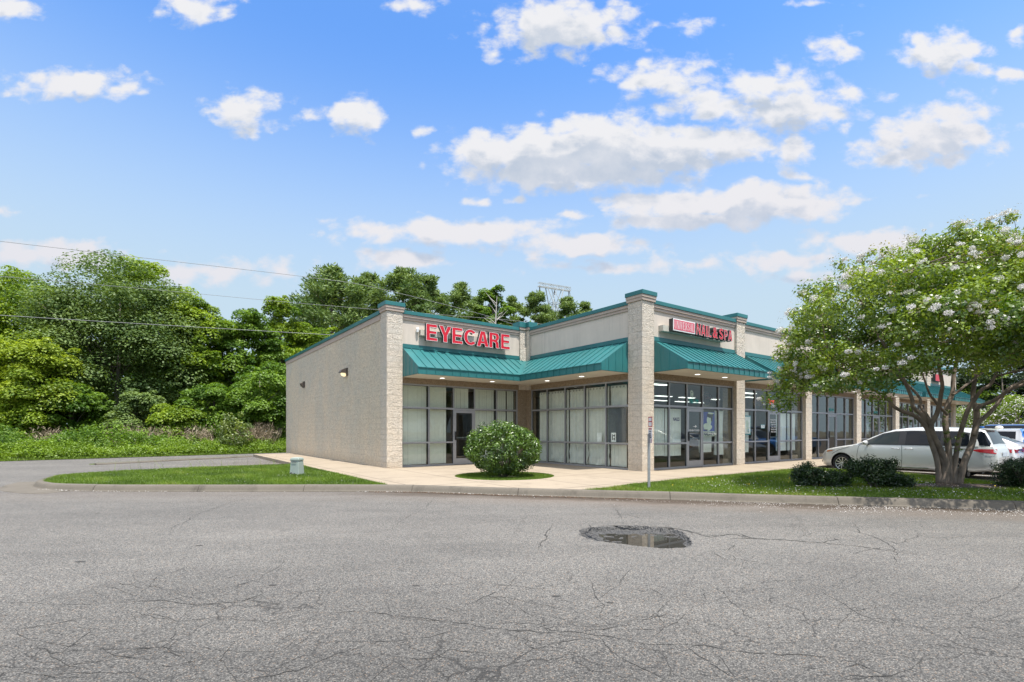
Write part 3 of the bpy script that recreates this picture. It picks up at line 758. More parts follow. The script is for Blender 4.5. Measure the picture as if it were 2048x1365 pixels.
# back kerb of the side lane
mb = MB(); sweep(mb, smooth_path([(-18.3, 22.1), (-17.6, 23.6), (-16.2, 26.5), (-15.0, 28.95)]), [(-0.02, -0.05), (-0.02, 0.07), (0.12, 0.07), (0.16, 0.03), (0.17, -0.05)])
tag(mb.build('kerb', kerb_m, fixn=True), kind='structure')

def fillmesh(name, outer, z, mat, hole=None, skirt=0.0, rot=None, kind='structure'):
    bm = bmesh.new()
    def loop(P):
        vs = [bm.verts.new((p[0], p[1], z)) for p in P]
        return [bm.edges.new((vs[i], vs[(i + 1) % len(vs)])) for i in range(len(vs))]
    es = loop(outer)
    if hole: es += loop(hole)
    bmesh.ops.triangle_fill(bm, use_beauty=True, use_dissolve=False, edges=es)
    bmesh.ops.recalc_face_normals(bm, faces=bm.faces)
    for f in bm.faces:
        if f.normal.z < 0: f.normal_flip()
    if skirt:
        be = [e for e in bm.edges if e.is_boundary]
        r = bmesh.ops.extrude_edge_only(bm, edges=be)
        for x in r['geom']:
            if isinstance(x, bmesh.types.BMVert): x.co.z -= skirt
        bmesh.ops.recalc_face_normals(bm, faces=bm.faces)
    if rot is not None: bmesh.ops.transform(bm, matrix=rot, verts=bm.verts)
    me = bpy.data.meshes.new(name); bm.to_mesh(me); bm.free(); me.materials.append(mat)
    o = bpy.data.objects.new(name, me); COL.objects.link(o); tag(o, kind=kind)
    return o
BC = (-0.226, 15.25); BR = 1.5
circ = [(BC[0] + BR * math.cos(a), BC[1] + BR * math.sin(a)) for a in np.linspace(0, 2 * math.pi, 49)[:-1]]
apron = [p for p in FRONT if -3.0 < p[0] < 1.35]
slab = [W(-8.4, 1.05), (-3.16, 12.58)] + apron + [(1.62, 11.62), W(-4.4, -2.62), W(-3.3, -2.36), W(-1, -2.28), W(6.4, -2.3), W(40, -2.3), W(40, 3), W(0.4, 3), W(0.4, 8), W(-6, 8), W(-6, 21.3), W(-8.4, 21.2), W(-8.4, 10)]
# building-aligned score lines: mesh is kept in building axes and turned by its object
BM_ = Matrix(((UX, VX, 0, OX), (UY, VY, 0, OY), (0, 0, 1, 0), (0, 0, 0, 1)))
RZ = math.atan2(UY, UX)
inv = BM_.inverted()
o = fillmesh('pavement', slab, SZ, conc, circ, 0.2, rot=inv); o.matrix_world = Matrix.Translation((OX, OY, 0)) @ Matrix.Rotation(RZ, 4, 'Z')
soil = simple('lawn_soil', (0.05, 0.065, 0.02), 0.95, var=0.4, scale=2.0)
LEFT = NOSE + [p for p in FRONT[1:] if p[0] < -3.2] + [(-3.18, 12.58), W(-8.42, 1.05), W(-8.42, 10)]
ri = [p for p in FRONT if 1.62 < p[0]]
RIGHT = [(1.62, 11.62)] + ri + PKS[::-1] + [W(6.4, -2.32), W(-1, -2.3), W(-3.3, -2.38), W(-4.4, -2.64)]
fillmesh('lawn', LEFT, 0.13, soil); fillmesh('lawn', RIGHT, 0.13, soil); fillmesh('planting_bed', circ, 0.11, soil)
VERGE = [(-140, -96), (-40, 9), (-24.9, 24.5), (-18.1, 31.6), (-12, 38), (0, 50), (40, 66), (140, 60), (140, 260), (-200, 260)]
fillmesh('verge_ground', VERGE, 0.02, simple('verge_soil', (0.055, 0.07, 0.025), 0.95, var=0.4, scale=0.8))

# ------------------------------------------------------------------ grass
grass_m = leaf_mat('grass_blade', (0.035, 0.085, 0.006), (0.185, 0.29, 0.022), trans=0.3, gloss=0.03, straw=(0.36, 0.31, 0.10))
def inpoly(P, X, Y):
    c = np.zeros(len(X), bool); n = len(P)
    for i in range(n):
        x1, y1 = P[i]; x2, y2 = P[(i + 1) % n]
        if y1 == y2: continue
        t = ((y1 > Y) != (y2 > Y)) & (X < (x2 - x1) * (Y - y1) / (y2 - y1) + x1); c ^= t
    return c
def scatter(P, dens, xmax=1e9, ymax=1e9, xmin=-1e9):
    A = np.array(P); lo = A.min(0); hi = A.max(0); hi = np.minimum(hi, [xmax, ymax]); lo = np.maximum(lo, [xmin, -1e9])
    n = int((hi - lo).prod() * dens); X = rng.uniform(lo[0], hi[0], n); Y = rng.uniform(lo[1], hi[1], n)
    k = inpoly(P, X, Y); return X[k], Y[k]
def vnoise(X, Y, s, seed=0.0):
    # cheap smooth noise
    a = np.sin(X * s * 1.7 + 1.3 * np.sin(Y * s * 1.1 + seed) + seed) + np.sin(Y * s * 2.1 + 1.7 * np.sin(X * s * 0.9 + 2 * seed)) + 0.6 * np.sin((X + Y) * s * 3.3 + seed * 3)
    return 0.5 + a / 5.2
def blades(name, X, Y, z, h, wd, tint, label):
    n = len(X); az = rng.uniform(0, 6.28, n); lean = rng.normal(0, 0.45, (n, 2)) * h[:, None]
    v = np.empty((n, 3, 3)); dx = np.cos(az) * wd / 2; dy = np.sin(az) * wd / 2
    v[:, 0] = np.stack([X - dx, Y - dy, np.full(n, z)], 1); v[:, 1] = np.stack([X + dx, Y + dy, np.full(n, z)], 1)
    v[:, 2] = np.stack([X + lean[:, 0], Y + lean[:, 1], z + h], 1)
    o = rawquads(name, v.reshape(-1, 3), n, grass_m, tint, None, 3)
    return tag(o, label, 'grass', kind='stuff')
X, Y = scatter(LEFT, 2600)
n_ = vnoise(X, Y, 1.3, 1.0)
blades('grass', X, Y, 0.13, rng.uniform(0.03, 0.075, len(X)) * (0.8 + 0.5 * n_), rng.uniform(.006, .012, len(X)), 0.15 + 0.55 * n_ + rng.uniform(-.22, .3, len(X)), 'mown green grass on the left kerbed island')
X, Y = scatter(RIGHT, 2300, xmax=16)
n_ = vnoise(X, Y, 1.1, 4.0)
# worn soil round the tree foot
kk = (np.hypot((X - 11.0) / 1.7, (Y - 12.35) / 0.6) + rng.uniform(-.35, .35, len(X))) > 0.8
X, Y, n_ = X[kk], Y[kk], n_[kk]
blades('grass', X, Y, 0.13, rng.uniform(0.025, 0.065, len(X)) * (0.8 + 0.5 * n_), rng.uniform(.006, .012, len(X)), 0.3 + 0.5 * n_ + rng.uniform(-.25, .3, len(X)), 'mown grass under the flowering tree on the right')
X, Y = scatter(circ, 3200); kk = np.hypot(X - BC[0], Y - BC[1]) > 0.45; X, Y = X[kk], Y[kk]
blades('grass', X, Y, 0.11, rng.uniform(0.03, 0.07, len(X)), rng.uniform(.006, .012, len(X)), rng.uniform(.2, .8, len(X)), 'round patch of grass under the clipped shrub')
# tall seed stems at the back of the left island
S = [W(u, 10.7 + random.uniform(-.5, .2)) for u in np.linspace(-14.5, -9, 60)]
S = np.array(S); hh = rng.uniform(.15, .5, len(S))
blades('tall_grass', S[:, 0], S[:, 1], 0.13, hh, np.full(len(S), .012), rng.uniform(.5, 1, len(S)), 'thin tall grass stems at the back of the left island')
# flowers fallen and growing
petal_m = simple('petal_white', (0.58, 0.55, 0.52), 0.9, var=0.15); yel_m = simple('flower_yellow', (0.75, 0.5, 0.03), 0.7)
def flecks(name, X, Y, z, s, mat, label, cat):
    n = len(X); nr = rng.normal(size=(n, 3)) * 0.5; nr[:, 2] = np.abs(nr[:, 2]) + 0.7
    o = cards(name, np.stack([X, Y, np.full(n, z) + rng.uniform(0, .012, n)], 1), nr, s, s * 0.8, mat, np.zeros(n))
    return tag(o, label, cat, kind='stuff')
fx = []; fy = []
FP = np.array(FRONT)
def kerb_y(x): return np.interp(x, FP[:, 0], FP[:, 1])
Xg = rng.uniform(0.3, 13, 12000); d = 0.25 + np.abs(rng.normal(0, 0.40, 12000))
keep = rng.random(12000) < np.clip((Xg - 2.2) / 4.5, 0.03, 1) * np.clip(vnoise(Xg, d * 3, 1.6, 2.0) * 1.6 - .25, 0, 1)
Xg, d = Xg[keep], d[keep]
flecks('fallen_petals', Xg, kerb_y(Xg) - d, 0.006, rng.uniform(.008, .019, len(Xg)), petal_m, 'white petals drifted along the right gutter', 'petals')
Xl = rng.uniform(-12, 1.5, 1500); keep = rng.random(1500) < np.where((Xl < -8.3) | (Xl > -3.8), 0.32, 0.02); Xl = Xl[keep]
Yl = np.where(Xl < -9.6, 12.62 + (-9.6 - Xl) ** 2 * 0.09, kerb_y(Xl)) - 0.28 - np.abs(rng.normal(0, .05, len(Xl)))
flecks('fallen_petals', Xl, Yl, 0.02, rng.uniform(.012, .025, len(Xl)), petal_m, 'sparse white petals along the gutter of the left island', 'petals')
X, Y = scatter(RIGHT, 130, xmax=15.5)
pr = np.clip(1.15 - np.hypot((X - 9.5) / 5.5, (Y - 11.3) / 3.2), 0.0, 1) * np.clip(vnoise(X, Y, 1.4, 7.0) * 1.7 - .2, 0, 1.2)
k = rng.random(len(X)) < pr
flecks('fallen_petals', X[k], Y[k], 0.175, rng.uniform(.014, .032, k.sum()), petal_m, 'white petals scattered over the grass under the flowering tree', 'petals')
X, Y = scatter(RIGHT, 2.2, xmax=15); k = rng.random(len(X)) < np.clip(vnoise(X, Y, .8, 3.0) * 1.3, 0, 1)
flecks('yellow_flowers', X[k], Y[k], 0.19, np.full(k.sum(), .035), yel_m, 'small yellow weed flowers in the right lawn', 'flowers')
X, Y = scatter(LEFT, 5); flecks('clover_heads', X, Y, 0.185, rng.uniform(.012, .02, len(X)), petal_m, 'tiny pale clover heads in the left lawn', 'flowers')
# brown litter in the gutter left of the apron
Xl = rng.uniform(-3.5, 3.0, 2600); dd = 0.24 + np.abs(rng.normal(0, .07, 2600))
k = rng.random(2600) < np.clip(vnoise(Xl, dd, 2.1, 5) * 1.2, 0, 1)
flecks('gutter_litter', Xl[k], kerb_y(Xl[k]) - dd[k], 0.004, rng.uniform(.012, .03, k.sum()), simple('dry_leaf_litter', (0.13, 0.075, 0.045), 0.95, var=.4, scale=20), 'brown leaf litter washed into the gutter', 'litter')
# ------------------------------------------------------------------ the building (axes u, v, z above pavement)
B = empty('shopping_building', (OX, OY, SZ), RZ, 'single storey block and stucco shop row with teal awnings', 'building')
def thing_at(name, label, cat, group=None):
    return empty(name, (OX, OY, SZ), RZ, label, cat, group)
PT = 0.61
PIL = [(0.0, 0.0), (5.70, 0), (11.56, 0), (17.33, 0), (23.0, 0), (28.75, 0), (34.6, 0)]
ZW = 3.12      # window head
ZS = 3.33      # soffit
# side wall and rear shell
mb = MB(); mb.box(-6.32, -6.02, 6.955, 22.7, -0.1, 5.45); mb.build('side_wall', block_side, B)
mb = MB(); mb.box(-6.02, 35.2, 22.4, 22.7, -0.1, 5.45); mb.box(34.95, 35.2, 0.62, 22.4, -0.1, 5.45); mb.build('rear_wall', block_side, B)
mb = MB(); mb.box(-6.0, 34.9, 6.8, 22.35, 4.7, 4.85); mb.box(0.45, 34.9, 0.45, 6.8, 4.7, 4.85); mb.build('roof', roof_m, B)
# parapet stucco, moulding and teal coping
mb = MB()
mb.box(-5.71, -0.3, 6.44, 6.74, 4.0, 5.46); mb.box(0.10, 0.40, 0.61, 6.13, 4.0, 5.46)
for (a, _), (b, _) in zip(PIL[:-1], PIL[1:]): mb.box(a + PT, b, 0.10, 0.40, 4.0, 5.46)
mb.build('stucco_parapet', stucco, B)
def run(mb, o, z0, z1):
    """a band standing o proud of every parapet face"""
    mb.box(-5.71, -0.3, 6.44 - o, 6.74, z0, z1); mb.box(0.10 - o, 0.40, 0.61, 6.13, z0, z1)
    for (a, _), (b, _) in zip(PIL[:-1], PIL[1:]): mb.box(a + PT, b, 0.10 - o, 0.40, z0, z1)
mb = MB(); run(mb, 0.045, 5.462, 5.555); run(mb, 0.075, 5.557, 5.655)
mb.box(-6.345, -6.0, 6.955, 22.72, 5.452, 5.655); mb.build('parapet_moulding', taupe, B)
mb = MB(); run(mb, 0.105, 5.657, 5.79); mb.box(-6.385, -5.98, 6.955, 22.76, 5.657, 5.79); mb.box(-5.98, 35.25, 22.38, 22.76, 5.657, 5.79)
mb.box(34.93, 35.25, 0.62, 22.38, 5.657, 5.79)
mb.build('parapet_coping', teal, B, bevel=0.008)
# pillars
def pillar(u, v, L=False):
    mb = MB()
    if L:
        mb.box(-0.315, 0.40, 6.34, 6.80, ZW, 5.70); mb.box(0.0, 0.40, 6.13, 6.34, ZW, 5.70)
    else: mb.box(u, u + PT, v, v + PT, -0.12, 5.70)
    p = mb.build('pillar', block_warm, B)
    if not L:
        # knocked block edges: a subtle irregular outline
        sb = p.modifiers.new('cut', 'SUBSURF'); sb.subdivision_type = 'SIMPLE'; sb.levels = 0; sb.render_levels = 0
    c = MB(); m = MB()
    if L:
        for o, z0, z1, q in ((0.05, 5.702, 5.80, m), (0.035, 5.60, 5.70, m), (0.075, 5.802, 6.03, c)):
            if z0 < 5.7: continue
            q.box(-0.315 - o, 0.40, 6.34 - o, 6.80, z0, z1); q.box(0.0 - o, 0.40, 6.13 - o, 6.34 - o, z0, z1)
    else:
        m.box(u - .04, u + PT + .04, v - .04, v + PT + .04, 5.702, 5.80); m.box(u - .058, u + PT + .058, v - .058, v + PT + .058, 5.802, 5.888)
        c.box(u - .078, u + PT + .078, v - .078, v + PT + .078, 5.89, 6.03)
    m.build('pillar_collar', taupe, p); c.build('pillar_cap', teal, p, bevel=0.008)
    return p
pillar(-6.32, 6.34); pillar(0, 0, True)
for a, b in PIL: pillar(a, b)
# block above the glass and at the inside corner
mb = MB()
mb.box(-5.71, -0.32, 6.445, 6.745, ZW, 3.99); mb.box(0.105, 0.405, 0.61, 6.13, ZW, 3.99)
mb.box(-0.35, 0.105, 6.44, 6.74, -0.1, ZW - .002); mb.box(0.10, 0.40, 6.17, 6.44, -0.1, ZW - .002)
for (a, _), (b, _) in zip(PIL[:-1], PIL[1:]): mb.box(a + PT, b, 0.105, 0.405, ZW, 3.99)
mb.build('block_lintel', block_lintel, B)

# ---------------- awnings
AP = 1.38      # reach from the wall plane
ZT, ZF1, ZF0 = 4.43, 3.57, 3.34
def awning(name_side, to_w, a0, a1, left_end=True, right_end=True, valley=None, hip=None, seam=0.34):
    """to_w(a, p, z) maps along-wall a, reach p and height z to building axes; valley: 'hi' or 'lo' = end mitred into the inside corner"""
    def e(a, p):
        if valley == 'hi' and a == a1: return a - p
        if valley == 'lo' and a == a0: return a + p
        if hip and a == a1: return a + p
        return a
    mb = MB()
    P = lambda a, p, z: to_w(e(a, p), p, z)
    th = 0.02
    mb.poly([P(a0, 0, ZT), P(a1, 0, ZT), P(a1, AP, ZF1), P(a0, AP, ZF1)])
    mb.poly([P(a0, AP, ZF1), P(a1, AP, ZF1), P(a1, AP, ZF0), P(a0, AP, ZF0)])
    if left_end and valley != 'lo': mb.poly([P(a0, 0, ZT), P(a0, AP, ZF1), P(a0, AP, ZF0), P(a0, 0, ZF0)])
    if right_end and valley != 'hi':
        if hip:
            mb.poly([to_w(a1, 0, ZT), to_w(a1, -3, ZT), to_w(a1 + AP, -3, ZF1), to_w(a1 + AP, AP, ZF1)])
            mb.poly([to_w(a1 + AP, AP, ZF1), to_w(a1 + AP, -3, ZF1), to_w(a1 + AP, -3, ZF0), to_w(a1 + AP, AP, ZF0)])
        else: mb.poly([P(a1, 0, ZT), P(a1, 0, ZF0), P(a1, AP, ZF0), P(a1, AP, ZF1)])
    # rolled edges
    q = MB()
    up = Vector(to_w(0, 0, 1)) - Vector(to_w(0, 0, 0))
    # standing seams
    n = int(round((a1 - a0 + (AP if hip else 0)) / seam)); step = (a1 - a0 + (AP if hip else 0)) / n
    slope = (ZT - ZF1) / AP
    for k in range(0, n + 1):
        a = a0 + k * step
        p1 = AP; p0 = 0.03
        if valley == 'hi': p1 = min(AP, a1 - a - 0.16)
        if valley == 'lo': p1 = min(AP, a - a0 - 0.16)
        if hip and a > a1: p0 = a - a1
        aa = min(max(a, a0 + 0.012), (a1 + (AP if hip else 0)) - 0.012)
        if p1 - p0 > 0.12:
            mb.beam(to_w(aa, p0, ZT - slope * p0 + .012), to_w(aa, p1, ZT - slope * p1 + .012), 0.022, 0.035)
        if p1 >= AP - 1e-6: mb.beam(to_w(aa, AP + .008, ZF1 - .002), to_w(aa, AP + .008, ZF0 + .003), 0.018, 0.02, up=Vector(to_w(0, 1, 0)) - Vector(to_w(0, 0, 0)))
    # ribs on the end panels
    for aend, sgn, on in ((a0, -1, left_end and valley != 'lo'), (a1, 1, right_end and valley != 'hi' and not hip)):
        if not on: continue
        for k in range(0, 5):
            p = 0.02 + (AP - 0.03) * k / 4.0
            mb.beam(to_w(aend + sgn * .006, p, ZT - slope * p - .01), to_w(aend + sgn * .006, p, ZF0 + .003), 0.02, 0.014, up=Vector(to_w(1, 0, 0)) - Vector(to_w(0, 0, 0)))
    if hip:
        for k in range(9):
            p = AP - 0.3 - k * 0.34
            pk = max(0, p)
            mb.beam(to_w(a1 + pk * 1.0 if p > 0 else a1 + .03, p, ZT - slope * pk + .012), to_w(a1 + AP, p, ZF1 + .012), 0.022, 0.035)
    # drip edge + wall flashing
    f0 = -0.0
    mb.beam(P(a0, AP + .012, ZF1), P(a1, AP + .012, ZF1), 0.03, 0.025)
    lo, hi = a0, a1
    mb.beam(to_w(lo, 0.012, ZT + .075), to_w(hi, 0.012, ZT + .075), 0.03, 0.13)
    mb.beam(to_w(lo, 0.03, ZT + .005), to_w(hi, 0.03, ZT + .005), 0.07, 0.035)
    mb.beam(P(a0, AP - .005, ZF0), P(a1, AP - .005, ZF0), 0.035, 0.014)
    aw = mb.build('awning', teal, B, fixn=False)
    s = MB(); s.poly([P(a0, 0.0, ZF0 - .012), P(a0, AP - .02, ZF0 - .012), P(a1, AP - .02, ZF0 - .012), P(a1, 0.0, ZF0 - .012)])
    s.poly([P(a0, 0.0, ZF0 + .03), P(a0, AP - .02, ZF0 + .03), P(a1, AP - .02, ZF0 + .03), P(a1, 0.0, ZF0 + .03)])
    if hip: s.poly([to_w(a1, 0, ZF0 - .012), to_w(a1, -3, ZF0 - .012), to_w(a1 + AP, -3, ZF0 - .012), to_w(a1 + AP, AP - .02, ZF0 - .012)])
    so_ = s.build('soffit', soffit_m, aw)
    for a in np.linspace(a0, a1, 4)[1:-1] if valley is None else ((a0 + 1.35, a0 + 3.6) if valley == 'hi' else (a0 + 2.15, a0 + 4.1)):
        L = MB(); c = to_w(a, 0.62, 0)
        L.lathe([(0.0, ZF0 - .020), (0.095, ZF0 - .020)], 20, c=(c[0], c[1], 0)); L.build('recessed_lamp', down_glow, aw)
        L = MB(); L.lathe([(0.095, ZF0 - .021), (0.125, ZF0 - .024), (0.13, ZF0 - .014)], 20, c=(c[0], c[1], 0)); L.build('lamp_trim', white_p, aw)
    return aw
toE = lambda a, p, z: (a, 6.44 - p, z)          # eyecare front
toR = lambda a, p, z: (0.10 - p, a, z)          # return wall (a = v)
toF = lambda a, p, z: (a, 0.10 - p, z)          # long front
awning('eyecare', toE, -5.70, 0.10, valley='hi')
# the return awning runs from the inside corner (mitred) to the corner pillar
awning('return', lambda a, p, z: toR(6.44 - a, p, z), 0.0, 5.82, valley='lo', left_end=False)
for k in range(5): awning('front', toF, PIL[k][0] + PT + .01, PIL[k + 1][0] - .01)
awning('front', toF, PIL[5][0] + PT + .01, 35.3, hip=True)

# ---------------- shop fronts
FW = 0.05
def shopfront(to_w, edges, door=None, g_mat=None, zr=(0.90, 2.22)):
    """frame (mesh), one glazing mesh, a door with handle; to_w(a, p, z), p = towards the street"""
    fr = MB(); gl = MB(); gk = MB()
    a0, a1 = edges[0], edges[-1]
    def bx(m, x0, x1, p0, p1, z0, z1):
        A = to_w(x0, p0, z0); Bq = to_w(x1, p1, z1)
        m.box(min(A[0], Bq[0]), max(A[0], Bq[0]), min(A[1], Bq[1]), max(A[1], Bq[1]), z0, z1)
    D = 0.055
    for i, a in enumerate(edges):
        h = FW / 2
        x0, x1 = (a, a + FW) if i == 0 else ((a - FW, a) if i == len(edges) - 1 else (a - h, a + h))
        bx(fr, x0, x1, -D, 0.02, 0.0, ZW)
    for i in range(len(edges) - 1):
        x0 = edges[i] + (FW if i == 0 else FW / 2) + .0005; x1 = edges[i + 1] - (FW if i == len(edges) - 2 else FW / 2) - .0005
        isd = door == i
        rails = [(3.06, ZW - .002)] + ([(2.17, 2.24)] if isd else [(0.0, 0.06), (zr[0] - .03, zr[0] + .03), (zr[1] - .035, zr[1] + .035)])
        for z0, z1 in rails: bx(fr, x0, x1, -D + .001, 0.019, z0, z1)
        zz = [(2.24, 3.06)] if isd else [(0.06, zr[0] - .03), (zr[0] + .03, zr[1] - .035), (zr[1] + .035, 3.06)]
        for z0, z1 in zz:
            A = [to_w(x0, -0.03, z0), to_w(x1, -0.03, z0), to_w(x1, -0.03, z1), to_w(x0, -0.03, z1)]
            gl.poly(A)
            bx(gk, x1 - .014, x1 - .0005, -.05, -.022, z0, z1); bx(gk, x0 + .0005, x1 - .015, -.05, -.022, z1 - .012, z1 - .0005)
    f = fr.build('shop_window', alu, B)
    gl.build('glazing', g_mat or glass, f); gk.build('glazing_gasket', dark_gasket, f)
    if door is not None:
        x0 = edges[door] + FW / 2 + .004; x1 = edges[door + 1] - FW / 2 - .004
        d = MB(); st = 0.085
        bx(d, x0, x0 + st, -.045, 0.012, 0.012, 2.165); bx(d, x1 - st, x1, -.045, 0.012, 0.012, 2.165)
        bx(d, x0 + st + .0005, x1 - st - .0005, -.044, 0.011, 0.012, 0.25); bx(d, x0 + st + .0005, x1 - st - .0005, -.044, 0.011, 2.06, 2.165)
        dd = d.build('door', alu, B)
        q = MB(); q.poly([to_w(x0 + st, -.02, .25), to_w(x1 - st, -.02, .25), to_w(x1 - st, -.02, 2.06), to_w(x0 + st, -.02, 2.06)]); q.build('door_glass', glass_dark, dd)
        h = MB(); bx(h, x0 + .02, x0 + .07, 0.02, 0.055, 0.98, 1.32); h.build('pull_handle', black_m, dd)
        h = MB(); bx(h, x0 + st, x1 - st, -.075, -.05, 1.05, 1.10); h.build('push_bar', alu, dd)
    return f
toEs = lambda a, p, z: (a, 6.50 - p, z); toRs = lambda a, p, z: (0.16 - p, a, z); toFs = lambda a, p, z: (a, 0.16 - p, z)
EE = [-5.705, -4.566, -3.49, -2.52, -1.43, -0.355]
RE = [0.615, 1.79, 2.895, 4.0, 5.11, 6.168]
shopfront(toEs, EE, door=2); shopfront(toRs, RE)
BAYS = []
for k in range(6):
    a, b = PIL[k][0] + PT, PIL[k + 1][0]; wdt = b - a; fr_ = [0, 1.03, 2.06, 3.03, 4.08, 5.1]
    ed = [a + .004] + [a + q / 5.1 * wdt for q in fr_[1:-1]] + [b - .004]; BAYS.append(ed)
    shopfront(toFs, ed, door=2, g_mat=glass if k < 2 else glass_dark)

# ---------------- rooms behind the glass
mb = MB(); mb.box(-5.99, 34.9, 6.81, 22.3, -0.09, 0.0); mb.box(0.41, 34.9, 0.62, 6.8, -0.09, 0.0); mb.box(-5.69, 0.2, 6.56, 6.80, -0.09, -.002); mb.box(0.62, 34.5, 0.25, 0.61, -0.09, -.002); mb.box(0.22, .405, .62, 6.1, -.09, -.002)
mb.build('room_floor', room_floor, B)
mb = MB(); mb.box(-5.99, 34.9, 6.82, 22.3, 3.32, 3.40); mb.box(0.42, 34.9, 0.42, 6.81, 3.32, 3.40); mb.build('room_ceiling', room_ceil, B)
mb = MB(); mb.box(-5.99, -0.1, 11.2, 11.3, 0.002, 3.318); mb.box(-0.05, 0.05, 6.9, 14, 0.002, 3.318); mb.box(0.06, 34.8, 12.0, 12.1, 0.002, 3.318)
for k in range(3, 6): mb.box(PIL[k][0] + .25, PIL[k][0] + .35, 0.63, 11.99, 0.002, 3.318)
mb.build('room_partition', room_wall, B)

# fluorescent fittings in the salon and its neighbour
def fitting(u, v, n, label):
    t = thing_at('fluorescent_light', label, 'ceiling light', 'fluorescent lights in the nail salon rooms')
    m = MB(); m.box(u - .65, u + .65, v - .15, v + .15, 3.25, 3.318); m.build('housing', white_p, t)
    m = MB(); m.box(u - .62, u - .62 + 1.24, v - .12, v + .12, 3.225, 3.248); m.build('diffuser', fluor, t)
for i, (u, v, lb) in enumerate([(9.6, 6.5, 'lit fluorescent strip high in the NAILS pane transom'), (11.7, 6.5, 'lit fluorescent strip in the transom above the salon door'), (14.2, 6.5, 'upper lit fluorescent strip in the last salon transom'),
        (12.6, 9.1, 'lower lit fluorescent strip seen in the NAILS pane transom'), (14.9, 9.1, 'lower lit fluorescent strip behind the teal unit number'), (16.8, 9.1, 'lower lit fluorescent strip above the blue poster'), (3.5, 2.2, 'lit fluorescent fitting beside the corner pillar, nearest the glass'), (11.2, 2.6, 'lit fluorescent fitting inside the shop with the red neon sign'), (14.6, 4.2, 'rear fluorescent fitting inside the shop with the red neon sign')]): fitting(u, v, i, lb)

# ---------------- blinds in the eyecare front: vertical slats, each lite its own drop
def blind(a0, a1, label, z0=0.07, z1=3.02):
    n = max(2, int((a1 - a0) / 0.088)); st = (a1 - a0) / n; m = MB()
    for k in range(n):
        x = a0 + k * st; j = random.uniform(-.006, .006)
        m.poly([(x + j, 6.668, z0), (x + st * 1.14 + j, 6.692, z0), (x + st * 1.14 + j, 6.692, z1), (x + j, 6.668, z1)])
    m.box(a0, a1, 6.655, 6.71, z1 + .002, z1 + .05)
    o = m.build('vertical_blind', blind_m, None); o.location = (OX, OY, SZ); o.rotation_euler.z = RZ
    return tag(o, label, 'blind', 'vertical blinds in the eyecare window')
blind(-5.64, -4.60, 'pale vertical blind filling the pane beside the left end pillar')
blind(-4.53, -3.74, 'pale vertical blind left of the eyecare door, dark gap on its right')
blind(-3.43, -2.72, 'short pale blind in the transom above the eyecare door', 2.26, 3.02)
blind(-2.47, -1.47, 'pale vertical blind right of the eyecare door, behind the round shrub')
blind(-1.38, -0.86, 'narrow pale blind in the last eyecare pane, left of a dark slit'); blind(-0.78, -0.45, 'narrowest pale blind strip beside the inside corner block')

# ---------------- curtains
def curtain(axis, a0, a1, z0, z1, label, mat, amp=0.045, per=0.17, depth=0.0, grom=False, puddle=False, group=None, name='curtain', gather=0.0):
    n = int((a1 - a0) / 0.02); nz = 26; ph = random.random() * 6; m = MB()
    V = []; Fc = []
    for j in range(nz + 1):
        t = j / nz; z = z1 + (z0 - z1) * t
        for i in range(n + 1):
            s = i / n; a = a0 + (a1 - a0) * s
            am = amp * (0.55 + 0.6 * t) * (0.6 + 0.5 * math.sin(a * 3.1 + ph * 2))
            wv = math.sin(a * 2 * math.pi / per + ph + 1.2 * math.sin(a * 2.3 + ph)) + 0.35 * math.sin(a * 2 * math.pi / per * 2.3 + ph * 3 + t * 1.5)
            d = am * wv
            aa = a
            if gather: aa = a + gather * (0.5 - s) * math.sin(t * math.pi) * 0.6
            if puddle and t > 0.68:
                q = (t - 0.68) / 0.32
                d += 0.05 * q * mnoise.noise((a * 5, z * 6, ph)) + 0.03 * q * math.sin(a * 9 + z * 14 + ph)
                aa += 0.05 * q * mnoise.noise((a * 4 + 7, z * 4, ph))
            V.append((0.36 + depth + d, aa, z) if axis == 'v' else (aa, 0.36 + depth + d, z))
    for j in range(nz):
        for i in range(n):
            q = j * (n + 1) + i; Fc.append([q, q + 1, q + n + 2, q + n + 1])
    m.mesh(V, Fc)
    o = m.build(name, mat, None, smooth=True); o.location = (OX, OY, SZ); o.rotation_euler.z = RZ
    if grom:
        for a in np.arange(a0 + .08, a1 - .04, per):
            gm = MB(); gm.lathe([(0.022, -0.006), (0.034, 0), (0.022, 0.006)], 12)
            gm.v = [(0.30 + z, a + x, z1 - .06 + y) for x, y, z in gm.v]
            gm.build('grommet', bronze_m, o)
    return tag(o, label, 'curtain', group)
GR = 'long cream curtains in the return window'
curtain('v', 5.07, 5.86, 0.07, 2.98, 'cream grommet curtain in the far pane behind the round shrub', curtain_m, grom=True, group=GR)
curtain('v', 3.99, 5.05, 0.07, 2.98, 'cream curtain two panes from the inside corner, hem bunched at its right', curtain_m, grom=True, puddle=True, group=GR)
curtain('v', 2.89, 3.97, 0.07, 2.98, 'cream curtain in the middle pane with crumpled hem', curtain_m, grom=True, puddle=True, group=GR)
curtain('v', 1.79, 2.87, 0.07, 2.98, 'cream curtain swept sideways at the hem behind the blank notice', curtain_m, grom=True, puddle=True, group=GR)
curtain('v', 0.98, 1.77, 0.07, 2.98, 'cream curtain in the pane beside the corner pillar', curtain_m, grom=True, group=GR)
